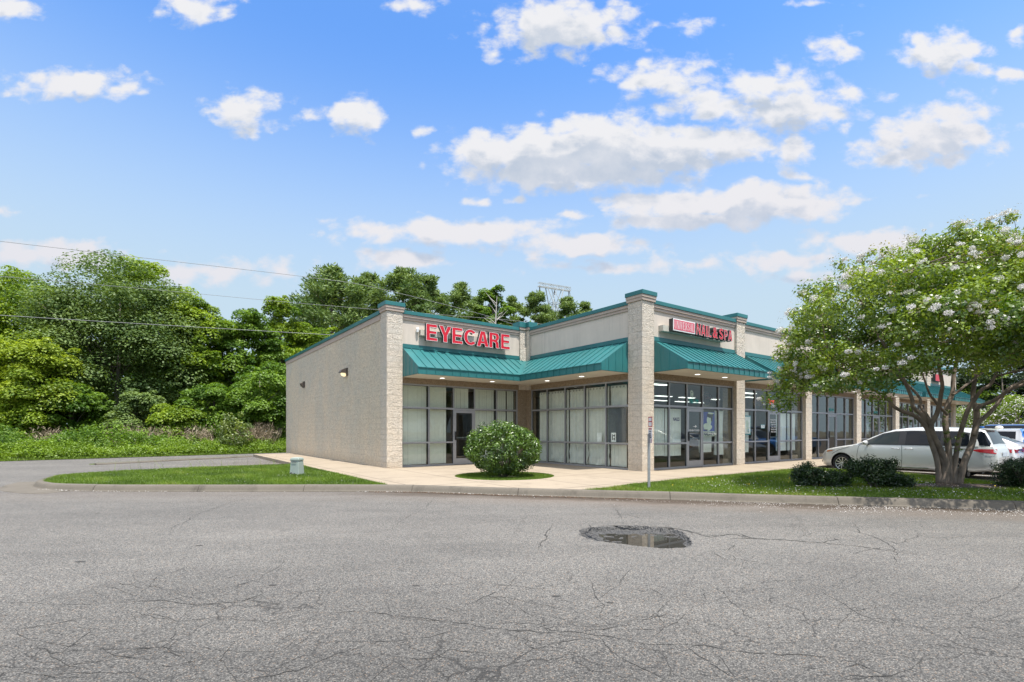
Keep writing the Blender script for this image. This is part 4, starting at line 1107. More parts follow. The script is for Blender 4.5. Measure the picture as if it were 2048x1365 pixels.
# dark film on one lite
mb = MB(); mb.box(0.245, 0.255, 0.92, 1.76, 0.94, 2.17); o = mb.build('window_film', simple('grey_film', (0.10, 0.115, 0.135), 0.5), None); o.location = (OX, OY, SZ); o.rotation_euler.z = RZ
tag(o, 'dark grey sheet behind the middle lite beside the corner pillar', 'sheet')
GS = 'sheer white curtains in the salon front'
e = BAYS[0]
curtain('u', e[0] + .04, e[1] + .0, 0.46, 2.14, 'sheer white cafe curtain right beside the corner pillar', sheer_m, .03, .15, group=GS)
curtain('u', e[1] + .04, e[2] - .08, 0.44, 2.14, 'sheer white cafe curtain behind the NAILS lettering', sheer_m, .03, .15, group=GS)
curtain('u', e[3] + .06, e[4] - .14, 0.52, 1.18, 'short sheer curtain below the blue poster', sheer_m, .02, .2, group=GS)
curtain('u', e[4] + .05, e[5] - .36, 0.40, 2.14, 'sheer white curtain in the last salon pane with slanting hem', sheer_m, .035, .14, group=GS, gather=.2)
e = BAYS[1]
curtain('u', e[0] + .06, e[1] - .14, 0.45, 2.14, 'sheer curtain behind the teal framed poster', sheer_m, .03, .15, group=GS)
curtain('u', e[3] + .06, e[4] - .1, 0.45, 2.14, 'sheer curtain right of the door with white hours lettering', sheer_m, .03, .15, group=GS)
curtain('u', e[4] + .06, e[5] - .25, 0.45, 2.14, 'sheer curtain in the last pane before the third pillar', sheer_m, .03, .15, group=GS)

# ---------------- posters, notices, neon
def flat(name, mats, mb, label, cat, group=None):
    o = mb.build(name, mats, None); o.location = (OX, OY, SZ); o.rotation_euler.z = RZ
    return tag(o, label, cat, group)
blue_ink = simple('poster_blue', (0.03, 0.05, 0.33), 0.5); pale_ink = simple('poster_pale', (0.62, 0.70, 0.60), 0.5); dark_ink = simple('poster_black', (0.015, 0.015, 0.02), 0.5)
teal_ink = simple('poster_teal', (0.05, 0.28, 0.33), 0.5); paper = simple('paper_white', (0.90, 0.91, 0.90), 0.6); navy = simple('navy_ink', (0.02, 0.03, 0.12), 0.5)
vinyl = simple('white_vinyl', (0.85, 0.85, 0.85), 0.6); neon_red = emit_mat('neon_red', (1.0, 0.06, 0.07), 0.9); neon_dim = simple('neon_tube_unlit', (0.10, 0.03, 0.04), 0.4)
neon_blue = emit_mat('neon_blue', (0.25, 0.6, 0.7), 0.35)
e = BAYS[0]; d0 = 0.195
def blob(m, cx, cz, rx, rz, y, mi, n=22, wob=0.12, ph=0.0):
    pts = [(cx + rx * math.cos(a) * (1 + wob * math.sin(3 * a + ph)), y, cz + rz * math.sin(a) * (1 + wob * math.cos(2 * a + ph))) for a in np.linspace(0, 2 * math.pi, n + 1)[:-1]]
    m.cur = mi; m.poly(pts)
m = MB(); x0, x1 = e[3] + .10, e[4] - .2
m.cur = 0; m.box(x0, x1, d0 + .002, d0 + .008, 1.33, 2.07); m.cur = 1; m.box(x0, x1, d0 + .002, d0 + .008, 1.14, 1.328)
cx = (x0 + x1) / 2
blob(m, cx - .10, 1.49, .27, .15, d0, 1, ph=1.0); blob(m, cx + .0, 1.72, .15, .20, d0 - .001, 1, ph=.4); blob(m, cx + .06, 1.95, .21, .10, d0 - .002, 2, ph=2.2); blob(m, cx + .17, 1.83, .06, .15, d0 - .003, 2, ph=.3)
blob(m, cx + .1, 2.02, .2, .035, d0 - .004, 1, ph=1.3); blob(m, cx - .2, 1.38, .12, .025, d0 - .003, 2)
m.cur = 3; fit_text(m, 'NAILS-SPA', x0 + .03, x1 - .03, 1.165, 1.305, d0 - .002, 0, 0.03)
flat('poster', [blue_ink, pale_ink, dark_ink, navy], m, 'blue poster with pale figure shapes and NAILS-SPA under it', 'poster')
m = MB(); fit_text(m, 'NAILS', e[1] + .26, e[1] + .62, 1.70, 1.83, 0.187, 0, 0.03); flat('window_lettering', navy, m, 'dark NAILS lettering on the pane left of the salon door', 'lettering')
m = MB(); fit_text(m, 'USE NEXT DOOR', e[2] + .12, e[3] - .16, 1.335, 1.40, 0.176, 0, 0.012)
ar = 1.51; cxx = (e[2] + e[3]) / 2
m.poly([(cxx - .12, .176, ar), (cxx + .05, .176, ar + .018), (cxx + .05, .176, ar + .055), (cxx + .15, .176, ar), (cxx + .05, .176, ar - .055), (cxx + .05, .176, ar - .018)][::-1])
flat('door_lettering', vinyl, m, 'white USE NEXT DOOR lettering and arrow on the salon door', 'lettering')
teal_glow = simple('teal_vinyl', (0.02, 0.42, 0.40), 0.5)
m = MB(); fit_text(m, '700-100', e[2] + .16, e[3] - .22, 2.36, 2.52, 0.184, 0, 0.03); flat('unit_number', teal_glow, m, 'teal unit number in the transom over the salon door', 'lettering')
m = MB(); m.cur = 0; blob(m, e[2] + .5, 2.72, .10, .15, 0.30, 0, ph=1.1); blob(m, e[2] + .5, 2.78, .03, .03, .298, 1); blob(m, e[2] + .51, 2.64, .025, .03, .298, 1); flat('hanging_mask', [pale_ink, dark_ink], m, 'pale oval ornament hanging above the teal unit number', 'ornament')
def tube_sign(mat_a, mat_b, x0, x1, z0, z1, y, label, word='Open'):
    t = thing_at('neon_sign', label, 'neon sign')
    m = MB(); cx, cz = (x0 + x1) / 2, (z0 + z1) / 2; rx, rz = (x1 - x0) / 2, (z1 - z0) / 2
    m.tube([(cx + rx * math.cos(a), y, cz + rz * math.sin(a)) for a in np.linspace(0, 2 * math.pi, 33)], 0.008, 6); m.build('neon_ring', mat_b, t)
    m = MB(); fit_text(m, word, cx - rx * .95, cx + rx * .95, cz - rz * .5, cz + rz * .5, y - .02, 0.012, 0.02, 0.25); m.build('neon_word', mat_a, t)
    m = MB(); m.lathe([(0, 0), (rx * .98, 0)], 24, axis='y', c=(cx, y + .05, cz))
    m.build('backing', black_m, t)
tube_sign(neon_red, neon_blue, BAYS[1][2] + .16, BAYS[1][3] - .16, 2.40, 2.86, 0.29, 'lit red Open neon sign over the second door')
tube_sign(neon_dim, neon_dim, e[3] + .28, e[4] - .22, 2.42, 2.80, 0.29, 'unlit dark neon sign above the blue poster')
tube_sign(neon_dim, neon_dim, BAYS[1][1] + .25, BAYS[1][2] - .2, 2.42, 2.85, 0.29, 'unlit dark neon sign left of the lit red one')
tube_sign(neon_dim, neon_dim, BAYS[1][3] + .25, BAYS[1][4] - .2, 2.42, 2.80, 0.29, 'unlit dark neon sign right of the lit red one')
m = MB(); f = BAYS[1]; x0, x1 = f[0] + .16, f[1] - .26
m.cur = 0; m.box(x0, x1, d0 + .002, d0 + .014, 1.18, 1.98); m.cur = 1; m.box(x0 + .05, x1 - .05, d0 - .001, d0 + .001, 1.23, 1.93); blob(m, (x0 + x1) / 2 + .03, 1.55, .10, .26, d0 - .003, 2, ph=.7); blob(m, (x0 + x1) / 2 + .1, 1.36, .04, .10, d0 - .004, 0)
flat('poster', [teal_ink, paper, pale_ink], m, 'pale poster in a teal frame in the second shop', 'poster')
m = MB(); zz = 1.86
for s_, ww in (('Business Hours', .54), ('Mon-Sat 9-7', .50), ('Sat 9-6', .36), ('Sun 12-5', .40), ('WALK-INS', .5), ('WELCOME', .46)):
    c_ = (f[2] + f[3]) / 2 + .01; fit_text(m, s_, c_ - ww / 2, c_ + ww / 2, zz - .06, zz, 0.176, 0, 0.012); zz -= .105
flat('door_lettering', vinyl, m, 'white opening hours lettering on the second shop door', 'lettering')
m = MB(); m.cur = 0; m.box(f[1] + .52, f[1] + .84, .186, .189, 1.45, 1.62); m.cur = 1; m.box(f[1] + .54, f[1] + .82, .1835, .1855, 1.47, 1.60); m.cur = 0; fit_text(m, '79', f[1] + .60, f[1] + .76, 1.49, 1.58, .182, 0, .02); flat('window_sticker', [teal_ink, paper], m, 'small white and blue sticker beside the second door', 'sticker')
def notice(v, label, marks):
    m = MB(); m.cur = 0; m.box(0.205, 0.208, v - .115, v + .115, 0.95, 1.28)
    if marks:
        m.cur = 1
        for k, (a, b, c, d) in enumerate(((-.06, .01, 1.15, 1.20), (-.055, .0, 1.03, 1.09), (-.07, -.05, 1.0, 1.24), (.03, .07, 1.02, 1.22))):
            m.poly([(0.2035, v + a, c), (0.2035, v + a, d), (0.2035, v + b, d), (0.2035, v + b, c)])
    flat('paper_notice', [paper, dark_ink], m, label, 'notice')
notice(2.16, 'blank white paper notice on the curtained pane', False); notice(1.46, 'white paper notice with dark marks on the pane beside the corner pillar', True)
# things shown in the farther shop windows
orange = simple('orange_display', (0.62, 0.26, 0.05), 0.6); yell = simple('yellow_display', (0.62, 0.42, 0.06), 0.6); redd = simple('red_display', (0.5, 0.05, 0.04), 0.6)
def banner(k, i, mat, label, z0=0.9, z1=2.1, w0=.2, w1=.7, cat='banner'):
    m = MB(); a = BAYS[k][i]; n = 8
    for q in range(n):
        x0 = a + w0 + (w1 - w0) * q / n; x1 = a + w0 + (w1 - w0) * (q + 1) / n
        m.box(x0, x1, .30 + .02 * math.sin(q * 1.9), .315 + .02 * math.sin(q * 1.9), z0 + .02 * math.sin(q * 2.7), z1)
    flat('hanging_banner', mat, m, label, cat)
banner(3, 4, yell, 'tall yellow banner in the last pane of the fourth shop', .2, 3.0, .35, .9)
banner(3, 3, orange, 'orange hanging cloth right of the fourth shop door', 1.0, 1.9, .25, .6)
banner(3, 2, redd, 'red and orange figure shaped display behind the fourth shop door', 1.0, 1.8, .35, .65, 'display')
banner(3, 1, paper, 'white notice board left of the fourth shop door', 1.15, 1.75, .45, .85, 'board')
banner(4, 2, redd, 'red sign hung in the fifth shop transom', 2.5, 2.9, .2, .55, 'sign')
banner(4, 1, paper, 'white poster board in the fifth shop window', .9, 1.8, .3, .8, 'board')
for k, lb in ((2, 'teal unit number over the third shop door'), (3, 'teal unit number over the fourth shop door')):
    m = MB(); a = BAYS[k][2]; fit_text(m, '700-10' + str(k), a + .2, a + .75, 2.34, 2.48, 0.184, 0, .03); flat('unit_number', teal_glow, m, lb, 'lettering')

# ---------------- signs on the parapet
sgn = thing_at('eyecare_sign', 'large red EYECARE channel letters on the stucco parapet', 'sign')
m = MB(); m.box(-5.02, -1.28, 6.26, 6.435, 4.93, 5.14); m.build('raceway', simple('raceway_cream', (0.52, 0.47, 0.40), .6), sgn)
m = MB(); m.lathe([(0, 0), (.05, 0), (.06, .12), (.04, .17), (0, .17)], 12, c=(-5.10, 6.37, 5.05)); m.build('photocell', white_p, sgn)
can = simple('letter_can_dark', (0.03, 0.03, 0.032), .45); trim_w = simple('letter_trim_white', (0.78, 0.76, 0.75), .4)
x = -4.87
for ch, ww in zip('EYECARE', (.47, .56, .47, .575, .58, .52, .46)):
    channel_letter(sgn, ch, x, x + ww, 4.735, 5.365, 6.245, 0.13, 0.012, (can, trim_w, red_acr)); x += ww + (.015 if ch in 'YAC' else .055)
sgn = thing_at('nail_salon_sign', 'UNIVERSAL NAIL & SPA sign with pink panel and red letters', 'sign')
m = MB(); m.box(0.97, 4.72, -0.10, 0.095, 4.77, 4.97); m.build('raceway', simple('raceway_grey', (0.50, 0.48, 0.42), .6), sgn)
m = MB(); m.box(1.27, 2.53, -0.27, -0.105, 4.79, 5.21); cb = m.build('sign_cabinet', can, sgn)
m = MB(); m.cur = 0; m.box(1.272, 2.528, -.276, -.271, 4.792, 5.208); m.cur = 1; m.box(1.31, 2.49, -.280, -.277, 4.83, 5.17); m.cur = 2
# seriffed capitals drawn from strokes
def serif_word(m, word, x0, x1, z0, z1, y):
    S = {'U': [(.12, 1, .12, .25, .16), (.12, .25, .35, .02, .12), (.35, .02, .65, .02, .1), (.65, .02, .86, .25, .08), (.86, .25, .86, 1, .08), (0, .97, .28, .97, .06), (.72, .97, 1, .97, .06)],
         'N': [(.15, 0, .15, 1, .08), (.15, 1, .85, 0, .16), (.85, 0, .85, 1, .08), (0, .03, .3, .03, .06), (0, .97, .2, .97, .06), (.7, .97, 1, .97, .06)],
         'I': [(.5, 0, .5, 1, .34), (.1, .03, .9, .03, .06), (.1, .97, .9, .97, .06)],
         'V': [(.12, 1, .5, 0, .16), (.5, 0, .88, 1, .08), (0, .97, .3, .97, .06), (.7, .97, 1, .97, .06)],
         'E': [(.2, 0, .2, 1, .17), (.05, .03, .95, .03, .07), (.05, .97, .92, .97, .07), (.2, .52, .7, .52, .06), (.93, 0, .93, .22, .07), (.9, .78, .9, 1, .07)],
         'R': [(.2, 0, .2, 1, .17), (.05, .03, .4, .03, .06), (.05, .97, .6, .97, .06), (.6, .97, .82, .75, .12), (.82, .75, .6, .52, .12), (.2, .5, .6, .5, .06), (.5, .5, .95, .02, .14)],
         'S': [(.85, .95, .85, .72, .06), (.8, .85, .5, .97, .07), (.5, .97, .2, .82, .12), (.2, .82, .25, .62, .14), (.25, .62, .78, .38, .16), (.78, .38, .8, .16, .14), (.8, .16, .5, .02, .12), (.5, .02, .18, .12, .07), (.14, .05, .14, .3, .06)],
         'A': [(.14, 0, .5, 1, .08), (.5, 1, .86, 0, .16), (.28, .36, .72, .36, .06), (0, .03, .28, .03, .06), (.68, .03, 1, .03, .06)],
         'L': [(.22, 0, .22, 1, .18), (.05, .03, .95, .03, .07), (.05, .97, .42, .97, .06), (.93, 0, .93, .26, .07)]}
    wd = {'I': .55}; tot = sum(wd.get(c, 1) + .16 for c in word) - .16; k = (x1 - x0) / tot; x = x0; h = z1 - z0
    for c in word:
        w_ = wd.get(c, 1) * k
        for ax, az, bx_, bz, t in S[c]:
            p = Vector((x + ax * w_, z0 + az * h)); q = Vector((x + bx_ * w_, z0 + bz * h)); d = (q - p); nrm = Vector((-d.y, d.x)).normalized() * t * w_ / 2
            dd = d.normalized() * 0.003; p -= dd; q += dd
            pts = [(p.x - nrm.x, p.y - nrm.y), (q.x - nrm.x, q.y - nrm.y), (q.x + nrm.x, q.y + nrm.y), (p.x + nrm.x, p.y + nrm.y)]
            y -= 0.00004
            m.poly([(a, y, b) for a, b in pts])
        x += w_ + .16 * k
serif_word(m, 'UNIVERSAL', 1.35, 2.46, 4.87, 5.13, -.2815)
m.build('sign_panel', [trim_w, red_pale, white_p], cb)
for ch, x, ww, tilt in (('N', 2.585, .26, .04), ('A', 2.875, .27, .02), ('I', 3.175, .095, -.02), ('L', 3.32, .19, .02), ('&', 3.59, .34, 0), ('S', 4.02, .26, 0), ('P', 4.34, .24, -.03), ('A', 4.61, .28, .02)):
    channel_letter(sgn, ch, x, x + ww, 4.775 + tilt * .3, 5.19 + tilt * .3, -0.105, 0.185, 0.008, (can, trim_w, red_acr), tilt)
# red sign of a farther shop, seen through the tree
sgn = thing_at('shop_sign', 'small red sign panel over the farthest awning', 'sign')
m = MB(); m.box(29.9, 31.6, -0.14, 0.02, 4.72, 5.2); m.build('sign_cabinet', can, sgn); m = MB(); m.box(29.92, 31.58, -.146, -.141, 4.74, 5.18); m.build('sign_panel', red_acr, sgn)

# ---------------- wall lamps on the block side wall
def wall_lamp(v, z, on, label):
    t = thing_at('wall_lamp', label, 'wall lamp')
    u = -6.325
    m = MB(); m.box(u - .05, u, v - .16, v + .16, z - .14, z + .2); m.build('back_plate', bronze_m, t, bevel=.01)
    m = MB()
    if on:
        prof = [(0.0, .16), (-.10, .155), (-.19, .11), (-.25, .02), (-.26, -.02), (0, -.02)]
        vs = [(u - .052 + a, v - .15, z + b) for a, b in prof] + [(u - .052 + a, v + .15, z + b) for a, b in prof]; n = len(prof)
        m.mesh(vs, [[k, (k + 1) % n, n + (k + 1) % n, n + k] for k in range(n)] + [list(range(n))[::-1], list(range(n, 2 * n))]); m.build('hood', bronze_m, t, fixn=True)
        m = MB(); m.tube([(u - .056, v, z - .075), (u - .10, v, z - .085), (u - .20, v, z - .06), (u - .24, v, z - .025)], [.075, .09, .075, .03], 14); m.build('lens', lamp_glow, t, smooth=True)
    else:
        m.mesh([(u - .055, v - .13, z + .14), (u - .055, v + .13, z + .14), (u - .22, v + .12, z + .08), (u - .22, v - .12, z + .08), (u - .055, v - .13, z - .12), (u - .055, v + .13, z - .12), (u - .10, v + .12, z - .10), (u - .10, v - .12, z - .10)],
               [[0, 1, 2, 3], [3, 2, 6, 7], [7, 6, 5, 4], [0, 3, 7, 4], [1, 5, 6, 2]]); m.build('hood', bronze_m, t, fixn=True)
        m = MB(); m.tube([(u - .2, v - .1, z + .08), (u - .21, v - .1, z - .04), (u - .2, v - .1, z - .08)], .012, 6); m.build('bracket', bronze_m, t)
wall_lamp(10.86, 3.86, True, 'lit dark wall lamp with warm lens, nearer on the block wall'); wall_lamp(18.2, 3.86, False, 'unlit small dark wall lamp near the far end of the block wall')
# ------------------------------------------------------------------ vehicles
def lerp(tab, x):
    return float(np.interp(x, [p[0] for p in tab], [p[1] for p in tab]))
class Car:
    def __init__(s, L, top, bot, wid, belt, roofw, crown=0.05):
        s.L, s.top, s.bot, s.wid, s.belt, s.roofw, s.crown = L, top, bot, wid, belt, roofw, crown
    def section(s, x):
        t = lerp(s.top, x); b = lerp(s.bot, x); w = lerp(s.wid, x); bl = min(lerp(s.belt, x), t - 0.06); rw = lerp(s.roofw, x) * w
        h = bl - b; g = t - bl
        P = [(0, b), (.80 * w, b), (.94 * w, b + .03), (.985 * w, b + .11), (.995 * w, b + .3 * h), (w, b + .55 * h), (.995 * w, b + .8 * h), (.975 * w, bl)]
        sh = min(0.06, g * .4)
        for q in (.25, .5, .75): P.append((.97 * w + (rw - .97 * w) * q ** 1.15, bl + (g - sh) * q))
        P += [(rw, t - sh), (rw - .06, t - sh * .35), (rw * .6, t - .008), (0, t + s.crown * min(1, g) * .3)]
        return P
    def side_y(s, x, z):
        P = s.section(x); a = P[3:12]
        return float(np.interp(z, [p[1] for p in a], [p[0] for p in a]))
    def top_z(s, x, y):
        P = s.section(x)[7:][::-1]
        return float(np.interp(abs(y), [p[0] for p in P], [p[1] for p in P]))
    def body(s, wheels, wr, mats, parent, name='body'):
        xs = sorted(set(np.round(np.concatenate([np.linspace(0, .25, 9), np.linspace(.25, s.L - .25, 60), np.linspace(s.L - .25, s.L, 9), [p[0] for p in s.top]]), 4)))
        m = MB(); n = None
        for x in xs:
            P = s.section(x); ring = [(x, y, z) for y, z in P] + [(x, -y, z) for y, z in P[::-1][1:-1]]
            n = len(ring); m.v += ring
        for i in range(len(xs) - 1):
            for k in range(n):
                a = i * n + k; b = i * n + (k + 1) % n
                m.f.append([a, b, b + n, a + n]); m.mi.append(0)
        m.f.append(list(range(n))[::-1]); m.mi.append(0); m.f.append([(len(xs) - 1) * n + k for k in range(n)]); m.mi.append(0)
        o = m.build(name, mats, parent, smooth=True, fixn=True)
        cut = MB()
        for wx in wheels:
            for sg in (1, -1):
                w0 = lerp(s.wid, wx)
                ring = 28; vs = []; y0, y1 = sg * (w0 - .30), sg * (w0 + .2)
                for yy in (y0, y1):
                    for k in range(ring):
                        a = 2 * math.pi * k / ring; vs.append((wx + math.cos(a) * (wr + .055), yy, wr + .01 + math.sin(a) * (wr + .06)))
                cut.mesh(vs, [[k, (k + 1) % ring, ring + (k + 1) % ring, ring + k] for k in range(ring)] + [list(range(ring))[::-1], list(range(ring, 2 * ring))], 1)
        c = cut.build('wheel_well_cutter', mats, parent, fixn=True)
        bo = o.modifiers.new('arch', 'BOOLEAN'); bo.operation = 'DIFFERENCE'; bo.object = c; bo.solver = 'EXACT'
        dg = bpy.context.evaluated_depsgraph_get(); dg.update()
        me = bpy.data.meshes.new_from_object(o.evaluated_get(dg)); o.modifiers.clear(); old = o.data; o.data = me; bpy.data.meshes.remove(old)
        cm = c.data; bpy.data.objects.remove(c); bpy.data.meshes.remove(cm)
        me.polygons.foreach_set('use_smooth', [True] * len(me.polygons))
        try: me.set_sharp_from_angle(angle=R(38))
        except Exception: pass
        return o
    def patch(s, lo, hi, off=.006, nz=6, sides=(1, -1), m=None):
        """a piece of the side between two lines lo(x) and hi(x) (tables), standing off the body"""
        m = m or MB(); x0 = max(lo[0][0], hi[0][0]); x1 = min(lo[-1][0], hi[-1][0])
        xs = sorted(set(list(np.linspace(x0, x1, max(3, int((x1 - x0) / .06)))) + [p[0] for p in lo + hi if x0 <= p[0] <= x1]))
        for sg in sides:
            vs = []; fs = []
            for x in xs:
                a, b = lerp(lo, x), lerp(hi, x)
                for j in range(nz + 1):
                    z = a + (b - a) * j / nz; vs.append((x, sg * (s.side_y(x, z) + off), z))
            for i in range(len(xs) - 1):
                for j in range(nz):
                    q = i * (nz + 1) + j; f = [q, q + nz + 1, q + nz + 2, q + 1]; fs.append(f if sg < 0 else f[::-1])
            m.mesh(vs, fs)
        return m
    def top_patch(s, x0, x1, k0, k1, off=.006, nx=12, m=None):
        """windscreen or rear glass: k is the share of the roof half width at each end"""
        m = m or MB(); vs = []; fs = []; ny = 10
        for i in range(nx + 1):
            t = i / nx; x = x0 + (x1 - x0) * t; hw = (k0 + (k1 - k0) * t) * lerp(s.roofw, x) * lerp(s.wid, x)
            for j in range(ny + 1):
                y = -hw + 2 * hw * j / ny; vs.append(Vector((x, y, s.top_z(x, y))))
        dx = x1 - x0; dz = s.top_z(x1, 0) - s.top_z(x0, 0); nrm = Vector((-dz, 0, abs(dx))).normalized()
        if nrm.z < 0: nrm = -nrm
        vs = [v + nrm * off for v in vs]
        for i in range(nx):
            for j in range(ny):
                q = i * (ny + 1) + j; fs.append([q, q + 1, q + ny + 2, q + ny + 1])
        return m.mesh(vs, fs)
    def line(s, pts, wd=.008, off=.004, sides=(1, -1), m=None):
        m = m or MB()
        for sg in sides:
            P = []
            for (xa, za), (xb, zb) in zip(pts[:-1], pts[1:]):
                n = max(2, int(math.hypot(xb - xa, zb - za) / .05))
                for k in range(n): P.append((xa + (xb - xa) * k / n, za + (zb - za) * k / n))
            P.append(pts[-1])
            V = [Vector((x, sg * (s.side_y(x, z) + off * .2), z)) for x, z in P]
            m.tube(V, wd, 5)
        return m
def wheel(parent, x, y, r, w, rim_mat, spokes=10, rr=.69):
    sg = 1 if y > 0 else -1
    t = MB(); yo = y; yi = y - sg * w
    t.lathe([(r * rr, yo - sg * .012), (r * .80, yo), (r * .93, yo - sg * .008), (r, yo - sg * .045), (r, yi + sg * .045), (r * .93, yi), (r * rr, yi)], 36, axis='y', c=(x, 0, r))
    wh = t.build('wheel', rubber, parent, smooth=True)
    m = MB(); R0 = r * rr
    m.lathe([(R0 * 1.01, yo - sg * .006), (R0 * .93, yo - sg * .012), (R0 * .90, yo - sg * .05), (R0 * .90, yi)], 36, axis='y', c=(x, 0, r))
    m.lathe([(0, yo - sg * .012), (R0 * .16, yo - sg * .014), (R0 * .24, yo - sg * .03), (R0 * .24, yo - sg * .09)], 18, axis='y', c=(x, 0, r))
    for k in range(spokes):
        a = 2 * math.pi * k / spokes + .2
        p = Vector((x + math.cos(a) * R0 * .15, yo - sg * .03, r + math.sin(a) * R0 * .15)); q = Vector((x + math.cos(a) * R0 * .93, yo - sg * .022, r + math.sin(a) * R0 * .93))
        m.beam(p, q, R0 * .15, .025, up=(0, 1, 0))
    m.build('rim', rim_mat, wh)
    d = MB(); d.lathe([(0, yo - sg * .085), (R0 * .9, yo - sg * .085)], 24, axis='y', c=(x, 0, r)); d.build('brake_disc', dark_gasket, wh)

# dark car glass: lets a little through, mirrors the sky
def carglass(name, col=(0.006, 0.008, 0.012), rough=0.02):
    m, g, b = newmat(name); b.inputs['Base Color'].default_value = c4(col); b.inputs['Roughness'].default_value = rough; b.inputs['Specular IOR Level'].default_value = 0.28
    return m
cglass = carglass('car_glass'); cglass2 = carglass('car_glass_clear', (0.016, 0.024, 0.025))
tail_red = simple('tail_lamp_red', (0.42, 0.008, 0.012), 0.15, var=0.1, coat=0.5); lamp_clear = simple('lamp_clear', (0.55, 0.55, 0.54), 0.12, 0.3, coat=0.6); amber = simple('amber_lens', (0.5, 0.16, 0.03), 0.15)
seam_m = simple('panel_gap', (0.04, 0.04, 0.04), 0.7); trim_blk = simple('black_trim', (0.015, 0.015, 0.016), 0.35); rim_s = simple('alloy_rim', (0.55, 0.55, 0.56), 0.25, 0.8)
plate_m = simple('number_plate', (0.55, 0.6, 0.66), 0.5)

def place_car(name, u, v, label, group=None, cat='car'):
    """nose at (u, v), facing the shops"""
    x, y = W(u, v)
    # car x axis runs from nose to tail = -v direction
    return empty(name, (x, y, 0.0), math.atan2(-VY, -VX), label, cat, group)

# ---- the minivan
van = place_car('minivan', 8.06, -2.40, 'pearl white minivan parked nose-in behind the flowering tree', cat='minivan')
van.scale = (.962, 1, 1)
C = Car(5.13,
        [(0, .60), (.02, .68), (.08, .76), (.22, .83), (.5, .90), (.85, .965), (1.2, 1.025), (1.42, 1.12), (1.75, 1.30), (2.08, 1.455), (2.38, 1.55), (2.75, 1.605), (3.2, 1.63), (3.8, 1.615), (4.4, 1.585), (4.72, 1.55), (4.80, 1.53), (4.9, 1.36), (4.98, 1.16), (5.03, 1.02), (5.08, .95), (5.11, .80), (5.13, .62)],
        [(0, .34), (.06, .24), (.3, .19), (4.6, .22), (4.95, .27), (5.08, .33), (5.13, .42)],
        [(0, .52), (.03, .62), (.10, .74), (.25, .87), (.5, .945), (.9, .985), (1.4, 1.0), (4.2, 1.0), (4.6, .985), (4.85, .955), (5.0, .90), (5.09, .84), (5.13, .76)],
        [(0, .60), (.3, .80), (.9, .92), (1.25, 1.0), (2, 1.03), (3.4, 1.035), (5.13, 1.02)],
        [(0, .80), (.6, .86), (1.15, .88), (1.5, .80), (2.2, .735), (4.6, .73), (4.9, .80), (5.13, .9)])
pearl = paint_mat('pearl_white_paint', (0.66, 0.665, 0.645), 0.3, 0.25)
WX = (.84, 4.06); WR = .325
C.body(WX, WR, [pearl, trim_blk], van)
for wx in WX:
    for sg in (1, -1): wheel(van, wx, sg * (C.side_y(wx, .4) - .02), WR, .22, rim_s)
side = lambda name, mat, lo, hi, off=.006, par=van: [C.patch(lo, hi, off, sides=(sg,)).build(name, mat, par, smooth=True) for sg in (1, -1)]
frame = MB()
C.patch([(1.36, 1.01), (1.7, 1.02), (4.62, 1.02)], [(1.36, 1.03), (1.78, 1.245), (2.10, 1.41), (2.45, 1.485), (2.95, 1.505), (4.2, 1.485), (4.62, 1.40)], .004, m=frame)
fr_van = frame.build('window_surround', trim_blk, van, smooth=True)
side('side_window', cglass2, [(1.70, 1.045), (2.60, 1.05)], [(1.70, 1.135), (1.90, 1.255), (2.18, 1.395), (2.60, 1.465)], .010)
side('side_window', cglass, [(2.80, 1.05), (3.74, 1.05)], [(2.80, 1.475), (3.2, 1.487), (3.74, 1.475)], .010)
side('side_window', cglass, [(3.84, 1.05), (4.1, 1.05), (4.56, 1.06)], [(3.84, 1.47), (4.2, 1.455), (4.40, 1.40), (4.56, 1.08)], .010)
# D pillar: paint between side glass and the wrapped rear glass
side('rear_pillar', pearl, [(4.46, 1.02), (4.70, 1.02)], [(4.46, 1.42), (4.70, 1.45)], .013)
side('rear_corner_glass', cglass, [(4.58, 1.42), (4.72, 1.06), (4.96, 1.04)], [(4.58, 1.46), (4.72, 1.48), (4.80, 1.45), (4.96, 1.12)], .016)
C.top_patch(1.36, 2.33, .90, .93).build('windscreen', cglass, van, smooth=True); C.top_patch(4.82, 5.0, .90, .95).build('rear_window', cglass, van, smooth=True)
mm = MB(); mm.mesh([(4.68, -.66, 1.555), (4.68, .66, 1.555), (4.90, .62, 1.515), (4.90, -.62, 1.515), (4.68, -.66, 1.58), (4.68, .66, 1.58), (4.90, .62, 1.53), (4.90, -.62, 1.53)], [[0, 3, 2, 1], [4, 5, 6, 7], [0, 1, 5, 4], [1, 2, 6, 5], [2, 3, 7, 6], [3, 0, 4, 7]]); mm.build('spoiler', pearl, van, bevel=.01)
side('headlight', lamp_clear, [(.06, .67), (.30, .715), (.62, .79)], [(.06, .735), (.30, .80), (.62, .805)], .006); side('marker_lamp', amber, [(.30, .72), (.52, .765)], [(.30, .78), (.52, .79)], .010)
side('taillight', tail_red, [(4.55, .90), (4.72, .845), (5.09, .80)], [(4.55, .912), (4.72, .945), (5.09, .945)], .010); side('reverse_lamp', lamp_clear, [(4.74, .80), (4.84, .75), (5.07, .735)], [(4.74, .83), (4.84, .81), (5.07, .79)], .008)
m = MB()
for pts in ([(1.38, .30), (1.35, .62), (1.40, .96), (1.48, 1.02)], [(2.70, .27), (2.72, .6), (2.71, 1.02)], [(3.80, .45), (3.82, .8), (3.81, 1.02)], [(1.4, .27), (2.70, .265), (3.7, .27)], [(3.62, .985), (4.2, .96), (4.45, .93)], [(.5, .66), (.72, .80), (1.1, .93)]): C.line(pts, .006, m=m)
m.build('panel_gap', seam_m, van)
